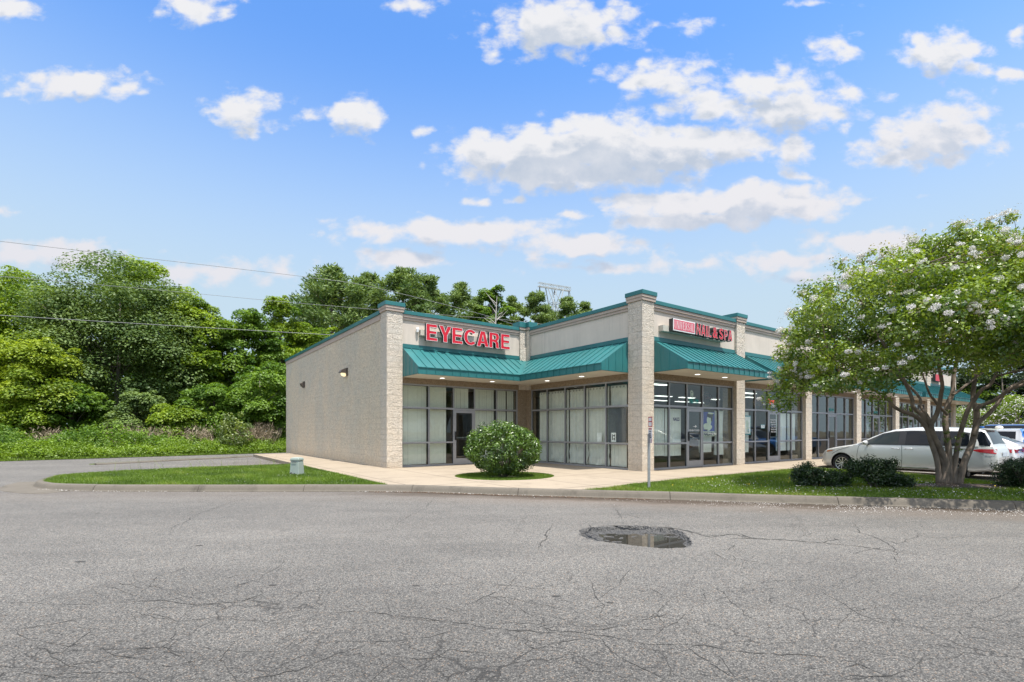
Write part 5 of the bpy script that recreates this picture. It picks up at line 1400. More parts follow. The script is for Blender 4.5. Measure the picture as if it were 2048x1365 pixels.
C.line([(3.55, .965), (4.1, .955), (4.48, .935)], .012).build('sliding_rail', trim_blk, van)
C.line([(1.30, .30), (2.2, .285), (3.45, .295)], .012, .01).build('sill_strip', chrome, van)
for xa in (2.42, 2.80):
    for sg in (1, -1):
        m = MB(); y = sg * (C.side_y(xa, .90) + .02); m.tube([(xa, y - sg * .02, .90), (xa + .03, y + sg * .012, .905), (xa + .20, y + sg * .012, .90), (xa + .235, y - sg * .02, .895)], [.012, .016, .016, .012], 8); m.build('door_handle', chrome, van, smooth=True)
for sg in (1, -1):
    m = MB(); y = sg * (C.side_y(1.68, 1.02)); m.beam((1.70, y, 1.03), (1.67, y + sg * .10, 1.055), .06, .04); m.build('mirror_arm', trim_blk, van)
    m = MB(); m.lathe([(0.02, -.12), (.055, -.11), (.08, -.05), (.085, .05), (.07, .10), (.02, .12)], 14, axis='y', c=(1.67, y + sg * .19, 1.08)); m.build('side_mirror', pearl, van, smooth=True)
m = MB(); m.beam((.02, -.45, .60), (.02, .45, .60), .03, .1); m.build('grille', trim_blk, van); m = MB(); m.box(5.12, 5.135, -.26, .26, .72, .84); m.build('number_plate', plate_m, van)
m = MB(); m.box(-.02, .0, -.55, .55, .33, .40); m.build('bumper_intake', trim_blk, van)
for sg in (1, -1):
    m = MB(); m.box(WX[1] + .36, WX[1] + .38, sg * .70 if sg > 0 else -.99, .99 if sg > 0 else -.70, .10, .42); m.build('mud_flap', trim_blk, van)
# inside: seats seen through nothing, but a dashboard line gives the clear glass depth
def sedan(u, v, paint, label, L=4.55, hgt=1.40, full=True, name='sedan'):
    t = place_car(name, u, v, label, 'cars parked nose-in facing the shops')
    k = hgt / 1.42
    K = Car(L, [(a * L / 4.6, z * k) for a, z in [(0, .55), (.03, .64), (.15, .72), (.5, .80), (1.1, .88), (1.35, .93), (1.75, 1.14), (2.1, 1.31), (2.4, 1.39), (2.8, 1.42), (3.2, 1.39), (3.6, 1.27), (3.95, 1.10), (4.1, 1.04), (4.4, 1.02), (4.52, .99), (4.57, .85), (4.6, .62)]],
            [(0, .30), (.1, .2), (L - .3, .2), (L, .36)], [(0, .55), (.08, .70), (.3, .84), (.8, .9), (L - 1.2, .9), (L - .3, .84), (L - .05, .74), (L, .66)],
            [(0, .5), (.5, .72), (1.3, .86), (L, .92)], [(0, .8), (1.1, .86), (1.5, .78), (2.3, .70), (3.2, .70), (3.9, .80), (L, .86)])
    wx = (.88, L - 1.02)
    K.body(wx, .32, [paint, trim_blk], t)
    for a in wx:
        for sg in (1, -1): wheel(t, a, sg * (K.side_y(a, .4) - .02), .32, .2, rim_s, 7)
    s = lambda nm, mat, lo, hi, off=.008: [K.patch(lo, hi, off, sides=(sg,)).build(nm, mat, t, smooth=True) for sg in (1, -1)]
    q = L / 4.6
    s('side_window', cglass, [(1.55 * q, .93 * k), (2.45 * q, .945 * k)], [(1.55 * q, .96 * k), (1.95 * q, 1.20 * k), (2.45 * q, 1.32 * k)]); s('side_window', cglass, [(2.52 * q, .945 * k), (3.70 * q, .965 * k)], [(2.52 * q, 1.325 * k), (3.1 * q, 1.31 * k), (3.70 * q, 1.0 * k)])
    K.top_patch(1.38 * q, 2.25 * q, .9, .93).build('windscreen', cglass, t, smooth=True); K.top_patch(3.2 * q, 4.0 * q, .92, .9).build('rear_window', cglass, t, smooth=True)
    s('headlight', lamp_clear, [(.05, .56 * k), (.3, .60 * k), (.55, .67 * k)], [(.05, .64 * k), (.3, .70 * k), (.55, .70 * k)]); s('taillight', tail_red, [(L - .5, .84 * k), (L - .02, .76 * k)], [(L - .5, .87 * k), (L - .02, .89 * k)])
    m = MB()
    for sg in (1, -1):
        m.box(L - .02, L + .004, sg * .34 if sg > 0 else -.64, .64 if sg > 0 else -.34, .78 * k, .88 * k)
    m.build('tail_lamp_bar', tail_red, t)
    m = MB(); m.box(L - .012, L + .012, -.34, .34, .83 * k, .90 * k); m.build('trunk_trim', chrome, t)
    m = MB(); m.box(-.012, .01, -.42, .42, .36, .54); m.build('grille', trim_blk, t)
    m = MB(); K.line([(1.2 * q, .3), (1.22 * q, .85 * k)], .006, m=m); K.line([(2.48 * q, .3), (2.5 * q, .93 * k)], .006, m=m); m.build('panel_gap', seam_m, t)
    for sg in (1, -1):
        m = MB(); y = sg * K.side_y(1.62 * q, .93 * k); m.lathe([(.02, -.09), (.06, -.07), (.07, .04), (.03, .09)], 12, axis='y', c=(1.6 * q, y + sg * .12, .97 * k)); m.build('side_mirror', paint, t, smooth=True)
    return t
white_paint = paint_mat('white_car_paint', (0.74, 0.745, 0.75), .3, 0.0); silver_paint = paint_mat('silver_car_paint', (0.36, 0.35, 0.34), .3, .6); maroon = paint_mat('maroon_car_paint', (0.14, 0.02, 0.025), .3, .2)
sedan(10.75, -2.75, white_paint, 'white sedan with red tail lamps just behind the minivan', 4.5)
sedan(13.5, -2.7, silver_paint, 'silver grey sedan hidden past the white sedan, mirrored in the shop glass', 4.7, 1.42)

# ---- blue and white pickup, and the blue off-roader with a black soft top
blue_paint = paint_mat('bright_blue_paint', (0.012, 0.16, 0.52), .3, .1)
pk = place_car('pickup_truck', 17.2, -2.9, 'two-tone pickup with white cab and bright blue body at the right edge', cat='pickup truck')
K = Car(5.4, [(0, .70), (.04, .88), (.3, .93), (1.35, .99), (1.5, 1.0), (1.95, 1.48), (2.2, 1.58), (3.45, 1.58), (3.52, 1.50), (3.60, 1.10), (3.64, 1.0), (5.34, .98), (5.4, .8)], [(0, .45), (.1, .34), (5.2, .38), (5.4, .5)],
        [(0, .8), (.1, .9), (5.3, .92), (5.4, .88)], [(0, .68), (.3, .86), (1.4, .94), (5.4, .93)], [(0, .9), (1.4, .9), (2.0, .80), (3.4, .80), (3.7, .93), (5.4, .95)])
K.body((.95, 4.3), .36, [blue_paint, trim_blk], pk)
for a in (.95, 4.3):
    for sg in (1, -1): wheel(pk, a, sg * (K.side_y(a, .5) - .02), .36, .24, rim_s, 8)
s = lambda nm, mat, lo, hi, off=.008: [K.patch(lo, hi, off, sides=(sg,)).build(nm, mat, pk, smooth=True) for sg in (1, -1)]
s('cab_side', white_paint, [(1.55, .985), (3.60, .985)], [(1.55, 1.04), (1.95, 1.45), (2.2, 1.555), (3.45, 1.555), (3.60, 1.08)], .006)
K.top_patch(2.0, 3.5, .99, .99, .008).build('cab_roof', white_paint, pk, smooth=True)
s('side_window', cglass, [(2.0, 1.06), (2.66, 1.06)], [(2.0, 1.38), (2.2, 1.47), (2.66, 1.48)], .014); s('side_window', cglass, [(2.72, 1.06), (3.32, 1.06)], [(2.72, 1.48), (3.32, 1.47)], .014)
K.top_patch(1.55, 2.05, .92, .94, .012).build('windscreen', cglass, pk, smooth=True); K.top_patch(3.52, 3.61, .9, .9, .012).build('rear_window', cglass, pk, smooth=True)
m = MB(); K.line([(1.5, .975), (3.6, .975), (5.3, .965)], .014, .006, m=m); m.build('belt_strip', chrome, pk)
m = MB(); m.lathe([(0, 0), (.13, 0), (.14, .04), (.11, .10), (.04, .12), (0, .12)], 16, c=(2.7, -.2, 1.60)); m.build('roof_beacon', simple('beacon_pale', (.72, .68, .55), .4), pk, smooth=True)
s('taillight', tail_red, [(5.26, .66), (5.38, .66)], [(5.26, .92), (5.38, .92)]); s('headlight', lamp_clear, [(.03, .66), (.25, .68)], [(.03, .80), (.25, .82)])
m = MB(); m.box(5.39, 5.5, -.85, .85, .46, .58); m.build('bumper', chrome, pk)

jp = place_car('off_roader', 20.3, -2.9, 'blue off-roader with dark soft top beyond the minivan roof', cat='off-roader')
K = Car(4.2, [(0, .95), (.03, 1.05), (.2, 1.08), (1.2, 1.12), (1.3, 1.14), (1.62, 1.70), (1.8, 1.80), (3.9, 1.80), (4.1, 1.76), (4.16, 1.2), (4.2, .9)], [(0, .5), (4.2, .5)], [(0, .72), (.2, .76), (1.2, .78), (4.1, .80), (4.2, .78)], [(0, .92), (1.3, 1.08), (4.2, 1.08)], [(0, .92), (1.3, .95), (1.8, .92), (4.2, .92)])
K.body((.75, 3.35), .40, [blue_paint, trim_blk], jp)
soft = simple('dark_soft_top', (0.06, 0.065, 0.075), 0.8, var=.2, scale=5)
s = lambda nm, mat, lo, hi, off=.008: [K.patch(lo, hi, off, sides=(sg,)).build(nm, mat, jp, smooth=True) for sg in (1, -1)]
s('soft_top_side', soft, [(1.72, 1.10), (4.16, 1.10)], [(1.72, 1.75), (4.0, 1.75), (4.16, 1.25)], .006); K.top_patch(1.8, 4.1, .99, .99, .010).build('soft_top', soft, jp, smooth=True)
s('side_window', cglass, [(1.85, 1.16), (2.65, 1.16)], [(1.85, 1.62), (2.65, 1.64)], .014); s('side_window', cglass, [(2.8, 1.2), (3.85, 1.2)], [(2.8, 1.62), (3.85, 1.60)], .014)
K.top_patch(1.32, 1.66, .95, .95, .012).build('windscreen', cglass, jp, smooth=True)
for a in (.75, 3.35):
    for sg in (1, -1): wheel(jp, a, sg * .86, .40, .26, rim_s, 6)
m = MB(); m.box(1.55, 1.63, -.74, .74, 1.66, 1.72); m.build('windscreen_rail', blue_paint, jp)
m = MB(); m.lathe([(0, 0), (.36, 0), (.40, .06), (.40, .2), (.30, .24), (0, .24)], 24, axis='z'); 
for q in range(len(m.v)): x_, y_, z_ = m.v[q]; m.v[q] = (4.2 + z_, y_, .95 + x_)
m.build('spare_wheel', rubber, jp, smooth=True)
# bay lines
mb = MB()
for u in (6.75, 9.4, 12.1, 14.8, 17.5, 20.2, 22.9, 25.6):
    p = [W(u - .05, -2.6), W(u + .05, -2.6), W(u + .05, -7.8), W(u - .05, -7.8)]; mb.poly([(x, y, .004) for x, y in p])
tag(mb.build('road_markings', simple('line_paint', (0.62, 0.62, 0.60), 0.8, var=.2, scale=12)), kind='structure')

# ------------------------------------------------------------------ small things on the lawns
ux, uy = gp(594, 949.5, SZ - .02)
t = empty('utility_pedestal', (ux, uy, 0.12), R(-12), 'short pale green utility pedestal on the left grass island', 'utility box')
def taper(m, w0, d0, w1, d1, z0, z1):
    m.mesh([(-w0, -d0, z0), (w0, -d0, z0), (w0, d0, z0), (-w0, d0, z0), (-w1, -d1, z1), (w1, -d1, z1), (w1, d1, z1), (-w1, d1, z1)], [[0, 3, 2, 1], [4, 5, 6, 7], [0, 1, 5, 4], [1, 2, 6, 5], [2, 3, 7, 6], [3, 0, 4, 7]])
m = MB(); taper(m, .165, .15, .14, .13, 0, .44); m.build('housing', pedestal_m, t, bevel=.02)
m = MB(); taper(m, .155, .145, .15, .14, .442, .52); taper(m, .15, .14, .11, .10, .5205, .545); m.build('cap', pedestal_m, t, bevel=.02)
m = MB(); m.box(-.09, .07, -.158, -.1505, .395, .425); m.build('label_strip', simple('label_grey', (.16, .18, .18), .6), t)
m = MB(); m.tube([(-.14, -.17, .02), (-.08, -.18, .09), (-.02, -.17, .03), (.04, -.18, .06), (.08, -.165, .0)], .014, 6); m.build('loose_cable', black_m, t)

sx, sy = gp(1298, 975.5, SZ)
t = empty('sign_post', (sx, sy, 0.13), R(8), 'thin steel sign post with edge-on red and white plates in front of the corner pillar', 'sign post')
m = MB(); m.box(-.028, .028, -.012, -.006, 0, 1.30); m.box(-.028, -.02, -.006, .022, 0, 1.30); m.box(.02, .028, -.006, .022, 0, 1.30); m.build('post', galv, t)
pa = R(-97)   # the plates face the parking, so we see them almost edge-on
def plate(z0, z1, w, mats, marks, label):
    m = MB(); m.box(-w / 2, w / 2, -.004, 0, z0, z1)
    for mi, x0, x1, a, b in marks: m.cur = mi; m.poly([(x0 * w, -.0055, a), (x1 * w, -.0055, a), (x1 * w, -.0055, b), (x0 * w, -.0055, b)])
    o = m.build('sign_plate', mats, t); o.location = (.02, -.03, 0); o.rotation_euler.z = pa; o['label'] = label
dk = simple('sign_dark', (.05, .05, .09), .6); sr = simple('sign_red', (.42, .03, .05), .5); sw = simple('sign_white', (.72, .70, .72), .5); sp_ = simple('sign_pink', (.55, .33, .38), .5)
plate(1.46, 1.70, .33, [sr, sw], [(1, -.38, .38, 1.60, 1.68), (1, -.38, .38, 1.48, 1.575)], 'small red plate with two white panels')
plate(1.08, 1.445, .31, [sw, dk, sr, sp_], [(2, -.4, .4, 1.40, 1.43), (1, -.3, .3, 1.345, 1.365), (1, -.3, .2, 1.30, 1.318), (1, -.2, .3, 1.255, 1.28), (1, -.35, .35, 1.20, 1.235), (2, .36, .47, 1.09, 1.18), (3, -.4, .2, 1.09, 1.105), (3, -.4, .1, 1.13, 1.15)], 'tall white plate with dark marks')
# ------------------------------------------------------------------ plants
def clump_leaves(cl, per, spread=(0.35, 1.0), up=0.35, out=0.8, rnd=0.55, flat=1.0):
    """cl rows: x y z r tint; leaves on and inside little balls"""
    cl = np.asarray(cl); n = len(cl); per = np.broadcast_to(per, (n,)).astype(int)
    idx = np.repeat(np.arange(n), per); N_ = len(idx)
    d = sph(N_); rad = (spread[0] + (spread[1] - spread[0]) * rng.random(N_) ** 0.6) * cl[idx, 3]
    off = d * rad[:, None] * (rng.uniform(.72, 1.38, (n, 3)))[idx]; off[:, 2] *= flat
    pos = cl[idx, :3] + off
    nrm = d * out + np.array([0, 0, up]) + rng.normal(0, rnd, (N_, 3))
    tint = cl[idx, 4] + rng.normal(0, .16, N_)
    return pos, nrm, tint
def crown_clumps(c, rx, ry, rz, n, r0, r1, seed=0.0, lo=-0.9, fill=0.45, lump=0.25):
    out = []
    while len(out) < n:
        d = sph(1)[0]
        if d[2] < lo: continue
        k = fill + (1 - fill) * random.random() ** 0.45
        f = 1 + lump * mnoise.noise((d[0] * 1.8 + seed, d[1] * 1.8, d[2] * 1.8 + seed))
        p = (c[0] + d[0] * rx * k * f, c[1] + d[1] * ry * k * f, c[2] + d[2] * rz * k * f)
        out.append((*p, random.uniform(r0, r1), random.uniform(.15, .85)))
    return out
def limbs(m, base, top, r, tips, n=7):
    b = Vector(base); t_ = Vector(top)
    pts = [b, b.lerp(t_, .3) + Vector((random.uniform(-.2, .2), random.uniform(-.2, .2), 0)), b.lerp(t_, .65) + Vector((random.uniform(-.3, .3), random.uniform(-.3, .3), 0)), t_]
    m.tube(pts, [r, r * .8, r * .55, r * .2], n)
    for tp in tips:
        k = random.uniform(.3, .8); s = b.lerp(t_, k); e = Vector(tp); mid = s.lerp(e, .5) + Vector((0, 0, .15 * (e - s).length))
        m.tube([s, mid, e], [r * .38 * (1 - k * .5), r * .22, r * .06], 5)

def dome_leaves(cl, per, flat=.62, up=.75, rnd=.45, under=.25):
    cl = np.asarray(cl); n = len(cl); per = np.broadcast_to(per, (n,)).astype(int); idx = np.repeat(np.arange(n), per); N_ = len(idx)
    d = sph(N_); low = d[:, 2] < -under; d[low, 2] *= -1
    sc = rng.uniform(.75, 1.3, (n, 3)); rad = 1 - .42 * rng.random(N_) ** 2.2 + rng.normal(0, .05, N_)
    off = d * (rad * cl[idx, 3])[:, None] * sc[idx]; off[:, 2] *= flat
    # the rim of each spray hangs and frays
    hr = np.hypot(d[:, 0], d[:, 1]); off[:, 2] -= .22 * cl[idx, 3] * hr ** 3 * rng.uniform(.3, 1.3, N_)
    nrm = d * .75 + np.array([0, 0, up]) + rng.normal(0, rnd, (N_, 3))
    tint = cl[idx, 4] + rng.normal(0, .15, N_)
    return cl[idx, :3] + off, nrm, tint
GREENS = {
 'oak':   leaf_mat('oak_leaf', (0.048, 0.100, 0.024), (0.215, 0.300, 0.090), trans=0.34, gloss=.02),
 'bright': leaf_mat('bright_leaf', (0.060, 0.135, 0.010), (0.300, 0.410, 0.034), trans=0.42, gloss=.02),
 'yellow': leaf_mat('yellowgreen_leaf', (0.075, 0.150, 0.012), (0.370, 0.460, 0.050), trans=0.42, gloss=.02),
 'mid':   leaf_mat('mid_leaf', (0.042, 0.108, 0.012), (0.215, 0.345, 0.040), trans=0.4, gloss=.02),
 'pine':  leaf_mat('pine_needle', (0.055, 0.110, 0.028), (0.240, 0.330, 0.095), trans=0.28, gloss=.02),
 'dark':  leaf_mat('dark_leaf', (0.010, 0.024, 0.007), (0.045, 0.075, 0.020), trans=.2, gloss=.02),
}
def tree(name, px, D, top_py, half_px, mat, label, bot_z=1.2, nclump=110, leaf=.30, per=190, group='woodland trees behind the side lane', lump=.22, ry=None, bark=bark_grey, cat='tree', lo=-.95, rmul=1.0):
    x, y = at(px, D), D; zt = zat(top_py, D); rx = half_px / F * D; zc = (zt + bot_z) / 2; rz = (zt - bot_z) / 2; ry = ry or rx * .8
    t = empty(name, (x, y, 0), 0, label, cat, group)
    r = max(.6, min(rx, rz) * .23) * rmul
    cl = crown_clumps((0, 0, zc), rx - r * .6, ry - r * .6, rz - r * .6, nclump, r * .7, r * 1.35, px * .37, lo, .4, lump)
    cl = [c for c in cl if sum(1 for q in cl if math.dist(c[:3], q[:3]) < 1.9 * r) > 4]
    m = MB(); tips = [random.choice(cl)[:3] for _ in range(9)]
    limbs(m, (0, 0, -.1), (random.uniform(-.5, .5), 0, zc + rz * .55), max(.12, rz * .032), tips); m.build('trunk', bark, t, smooth=True)
    cl += [(c[0] + random.uniform(-1, 1) * r, c[1] + random.uniform(-1, 1) * r, c[2] + random.uniform(-.3, 1.3) * r, r * random.uniform(.25, .5), c[4] + .1) for c in random.sample(cl, nclump // 3)]
    leaf *= .86; per *= 1.25; sz = np.array([max(40, per * (c[3] / r) ** 1.7) for c in cl])
    pos, nrm, tint = dome_leaves(cl, sz * 1.15)
    cards('crown', pos, nrm, rng.uniform(.7, 1.25, len(pos)) * leaf, rng.uniform(.45, .75, len(pos)) * leaf, GREENS[mat], tint, t, fold=.12)
    return t
tree('broadleaf_tree', 55, 45, 535, 135, 'bright', 'tall bright green tree at the left edge', 1.5, 190, .28, 200)
tree('oak_tree', 232, 41, 522, 168, 'oak', 'broad grey-green oak, biggest crown left of the building', 1.6, 185, .25, 250, lump=.34, lo=-.85)
tree('broadleaf_tree', 285, 48, 516, 105, 'bright', 'green tree top peeping above the grey-green oak', 6.0, 80, .32)
tree('broadleaf_tree', 392, 43, 590, 80, 'bright', 'bright green tree right of the grey-green oak', 1.5, 120, .28, lump=.22)
tree('sweetgum_tree', 62, 35, 660, 105, 'yellow', 'yellow-green young tree in front at the left edge', .6, 100, .24, 190, lump=.35)
tree('broadleaf_tree', 492, 46, 597, 72, 'mid', 'mid green tree left of the roofline', 1.2, 120, .28)
tree('broadleaf_tree', 560, 49, 588, 66, 'bright', 'light green tree behind the far end of the block wall', 2, 110, .28)
tree('broadleaf_tree', 622, 52, 640, 78, 'bright', 'rounded bright green tree showing above the sloping coping', 2, 120, .28)
tree('broadleaf_tree', 525, 38, 715, 85, 'mid', 'low dark leafy tree beside the far end of the block wall', .8, 80, .24, lump=.3)
tree('understory_tree', 428, 37.5, 760, 70, 'mid', 'small green understory tree halfway to the block wall', .5, 60, .22)
tree('understory_tree', 268, 36.5, 770, 65, 'oak', 'small dull understory tree under the oak', .4, 50, .22)
tree('understory_tree', 150, 35.5, 765, 75, 'mid', 'small green understory tree right of the yellow-green one', .4, 60, .22)
tree('understory_tree', 25, 33.5, 800, 70, 'bright', 'low bright bushy tree at the left frame edge', .3, 60, .2)
tree('understory_tree', 355, 36, 800, 55, 'bright', 'low light green bushy growth below the bright tree', .3, 45, .2)
tree('broadleaf_tree', -95, 44, 560, 110, 'mid', 'mid green tree cut by the left frame edge', 1.5, 90, .3)

# pines: a bare stem, rising limbs, tufts with sky between them
def pine(px, D, top_py, half_px, label, z_lo=.42, nl=26, per=150, ndl=.55, mat='pine'):
    x, y = at(px, D), D; H = zat(top_py, D); rx = half_px / F * D
    t = empty('pine_tree', (x, y, 0), 0, label, 'pine tree', 'tall pines behind the shops')
    m = MB(); lx, ly = random.uniform(-.6, .6), random.uniform(-.6, .6)
    S = lambda k: Vector((lx * k, ly * k, H * k)); m.tube([S(0), S(.35), S(.7), S(.97)], [.28, .24, .15, .04], 7)
    cl = []
    for i in range(nl):
        k = z_lo + (1 - z_lo) * (i + random.random()) / nl; prof = math.sin(math.pi * min(1, (k - z_lo) / (1 - z_lo) * .80 + .2)) ** .7
        a = i * 2.4 + random.uniform(-.4, .4); L = rx * prof * random.uniform(.7, 1.08)
        s = S(k * .97 - .03); e = s + Vector((math.cos(a) * L, math.sin(a) * L, L * random.uniform(.1, .45))); m.tube([s, s.lerp(e, .5) + Vector((0, 0, -.05 * L)), e], [.08, .055, .02], 5)
        for q in range(random.randint(3, 5)):
            p = s.lerp(e, random.uniform(.5, 1.08)) + Vector((random.uniform(-.8, .8), random.uniform(-.8, .8), random.uniform(-.1, .6))); cl.append((*p, random.uniform(.8, 1.45) * max(.8, rx / 4.2), random.uniform(.1, .9)))
    tp = S(1); cl += [(tp.x + random.uniform(-.7, .7), tp.y + random.uniform(-.7, .7), H - .6 + random.uniform(-.5, .2), .8, .6) for _ in range(4)]
    m.build('trunk', bark_pine, t, smooth=True)
    pos, nrm, tint = clump_leaves(cl, per, (.2, 1.0), .3, .2, 1.0, .62)
    ci = np.repeat(np.arange(len(cl)), per); tan = pos - np.array([c[:3] for c in cl])[ci] + np.array([0, 0, .3])
    cards('crown', pos, nrm, rng.uniform(.7, 1.2, len(pos)) * ndl, rng.uniform(.22, .36, len(pos)) * ndl, GREENS[mat], tint, t, tan)
    return t
pine(668, 64, 534, 96, 'broad pine left of the near end pillar, highest crown of the row', .30, 34, 150)
pine(640, 70, 572, 60, 'smaller pine at the left of the pine row', .3, 24); pine(745, 68, 540, 55, 'pine just behind the near end pillar cap', .35, 24)
pine(800, 66, 534, 68, 'dense round pine crown above the EYECARE letters start', .36, 30, 150); pine(852, 70, 546, 50, 'slim pine right of the dense round crown', .4, 24)
pine(918, 80, 567, 50, 'dark pine above the letter C of EYECARE', .4, 24, 130); pine(880, 84, 585, 36, 'thin open pine between two denser ones', .4, 16); pine(955, 88, 592, 36, 'short pine before the leafy green tree', .4, 18)
pine(1030, 84, 592, 36, 'narrow pine left of the pylon', .4, 20); pine(1066, 82, 582, 40, 'pine touching the left side of the pylon', .4, 22); pine(1136, 84, 594, 42, 'flat-topped pine right of the pylon', .4, 22); pine(1176, 86, 604, 30, 'last small pine before the corner pillar', .4, 18); pine(720, 78, 565, 50, 'pine filling the gap behind the first two', .3, 22); pine(1100, 96, 612, 40, 'low far pine behind the pylon foot', .3, 20)
tree('broadleaf_tree', 985, 80, 572, 44, 'mid', 'leafy mid green tree among the pines', 8, 150, .40, 120, group='tall pines behind the shops')
# dead pale tree
t = empty('dead_tree', (at(992, 74), 74, 0), 0, 'bare pale dead tree among the pines', 'tree')
m = MB(); H = zat(592, 74); m.tube([(0, 0, 0), (.2, 0, H * .5), (-.1, 0, H * .8), (.15, 0, H)], [.25, .2, .12, .03], 6)
for k in range(11):
    z = H * random.uniform(.74, .95); a = random.choice((-1, 1)) * random.uniform(.5, 1.2); m.tube([(0, 0, z), (a * .8, random.uniform(-.5, .5), z + .7), (a * 1.7, random.uniform(-.8, .8), z + random.uniform(.8, 1.8))], [.07, .05, .015], 5)
m.build('trunk', dead_wood, t)

# right hand background
GR_ = 'trees beyond the car park'
tree('broadleaf_tree', 2010, 62, 700, 110, 'dark', 'dark tree beyond the parked pickup', 1.2, 110, .35, 160, GR_)
tree('broadleaf_tree', 1945, 75, 735, 60, 'bright', 'light green tree beyond the end of the shop row', 3, 70, .36, 150, GR_)
tree('broadleaf_tree', 2150, 60, 690, 110, 'dark', 'dark tree at the right frame edge', 1, 90, .35, 160, GR_)
tree('broadleaf_tree', 1905, 84, 752, 45, 'mid', 'mid green tree peeping over the last awning', 3, 50, .4, 120, GR_)
tree('understory_tree', 1985, 58, 815, 60, 'dark', 'low dark growth below the dark trees', .4, 50, .3, 140, GR_)
hs = empty('house', (at(1985, 66), 66, 0), R(20), 'low pale house with grey roof under the dark trees', 'house')
m = MB(); m.box(-4, 4, -3, 3, 0, 2.6); m.build('wall', stucco, hs); m = MB(); m.mesh([(-4.4, -3.4, 2.6), (4.4, -3.4, 2.6), (4.4, 3.4, 2.6), (-4.4, 3.4, 2.6), (-2.5, 0, 4.2), (2.5, 0, 4.2)], [[0, 1, 5, 4], [1, 2, 5], [2, 3, 4, 5], [3, 0, 4]]); m.build('roof', simple('house_roof', (.30, .30, .31), .8), hs)

# far wood closing the gaps
WD = []
for px in np.linspace(-160, 660, 90): WD.append((at(px, 56) + random.uniform(-1, 1), 56 + random.uniform(-5, 6), random.uniform(1, 9.5), random.uniform(1.8, 2.8), random.uniform(.1, .6)))
for px in np.linspace(600, 1240, 60): WD.append((at(px, 104) + random.uniform(-2, 2), 104 + random.uniform(-4, 8), random.uniform(11, 23), random.uniform(2.6, 4.2), random.uniform(.2, .8)))
for px in np.linspace(1880, 2300, 22): WD.append((at(px, 100) + random.uniform(-2, 2), 100 + random.uniform(-4, 8), random.uniform(2, 7), random.uniform(3, 4.2), random.uniform(.0, .4)))
pos, nrm, tint = clump_leaves(WD, 420, (.3, 1), .4, .7, .6)
tag(cards('far_woods', pos, nrm, rng.uniform(.5, .8, len(pos)), rng.uniform(.3, .5, len(pos)), GREENS['mid'], tint), 'shadowy far woodland closing the gaps between trees', 'woods', kind='stuff')

# roadside tangle: herbs and bramble along the verge
E0 = np.array([-24.9, 24.5]); E1 = np.array([-18.1, 31.6]); ed = (E1 - E0) / np.linalg.norm(E1 - E0); en = np.array([-ed[1], ed[0]])
UG = []; 
for _ in range(1500):
    s_ = random.uniform(-14, 20); q = abs(random.gauss(0, 1.6)) + .35
    p = E0 + ed * s_ + en * q
    h = (.22 + .75 * min(1, q / 2.2)) * (0.6 + .6 * vnoise(np.array([p[0]]), np.array([p[1]]), .6, 2.0)[0])
    UG.append((p[0], p[1], h * random.uniform(.3, 1.0), random.uniform(.16, .36), min(1, .5 + .5 * vnoise(np.array([p[0]]), np.array([p[1]]), 1.1, 5.0)[0] * random.uniform(.4, 1))))
pos, nrm, tint = clump_leaves(UG, 62, (.2, 1.1), .6, .5, .6, .9)
tag(cards('undergrowth', pos, nrm, rng.uniform(.07, .15, len(pos)), rng.uniform(.035, .08, len(pos)), leaf_mat('herb_leaf', (0.050, 0.115, 0.006), (0.215, 0.330, 0.020), trans=.35, gloss=.03), tint), 'bright green bramble and herbs along the far lane edge', 'undergrowth', kind='stuff')
UG = []
for _ in range(700):
    s_ = random.uniform(-14, 22); q = random.uniform(2.4, 7.0); p = E0 + ed * s_ + en * q
    UG.append((p[0], p[1], random.uniform(.2, 1.9) * (.4 + .7 * vnoise(np.array([p[0]]), np.array([p[1]]), .5, 9.0)[0]), random.uniform(.3, .55), random.uniform(.1, .8)))
pos, nrm, tint = clump_leaves(UG, 80, (.2, 1.1), .5, .5, .6, .9)
tag(cards('undergrowth', pos, nrm, rng.uniform(.10, .2, len(pos)), rng.uniform(.05, .11, len(pos)), GREENS['mid'], tint), 'darker leafy undergrowth at the foot of the trees', 'undergrowth', kind='stuff')
# short verge grass
X = []; Y = []
n = 42000; s_ = rng.uniform(-14, 20, n); q = rng.uniform(0.02, 1.1, n); P = E0 + np.outer(s_, ed) + np.outer(q, en)
blades('grass', P[:, 0], P[:, 1], 0.02, rng.uniform(.05, .16, n), rng.uniform(.012, .02, n), rng.uniform(.3, .9, n), 'short grass along the far edge of the side lane')
n = 9000; a_ = rng.uniform(0, 1, n); q = rng.uniform(-.05, .5, n); P = np.stack([-18.3 + 3.3 * a_, 22.1 + 6.85 * a_], 1) + q[:, None] * np.array([-.9, .43])
P = P[rng.random(n) < .35]; n = len(P); blades('grass', P[:, 0], P[:, 1], 0.0, rng.uniform(.03, .09, n), rng.uniform(.01, .016, n), rng.uniform(.3, .9, n), 'weedy grass line behind the lane kerb')
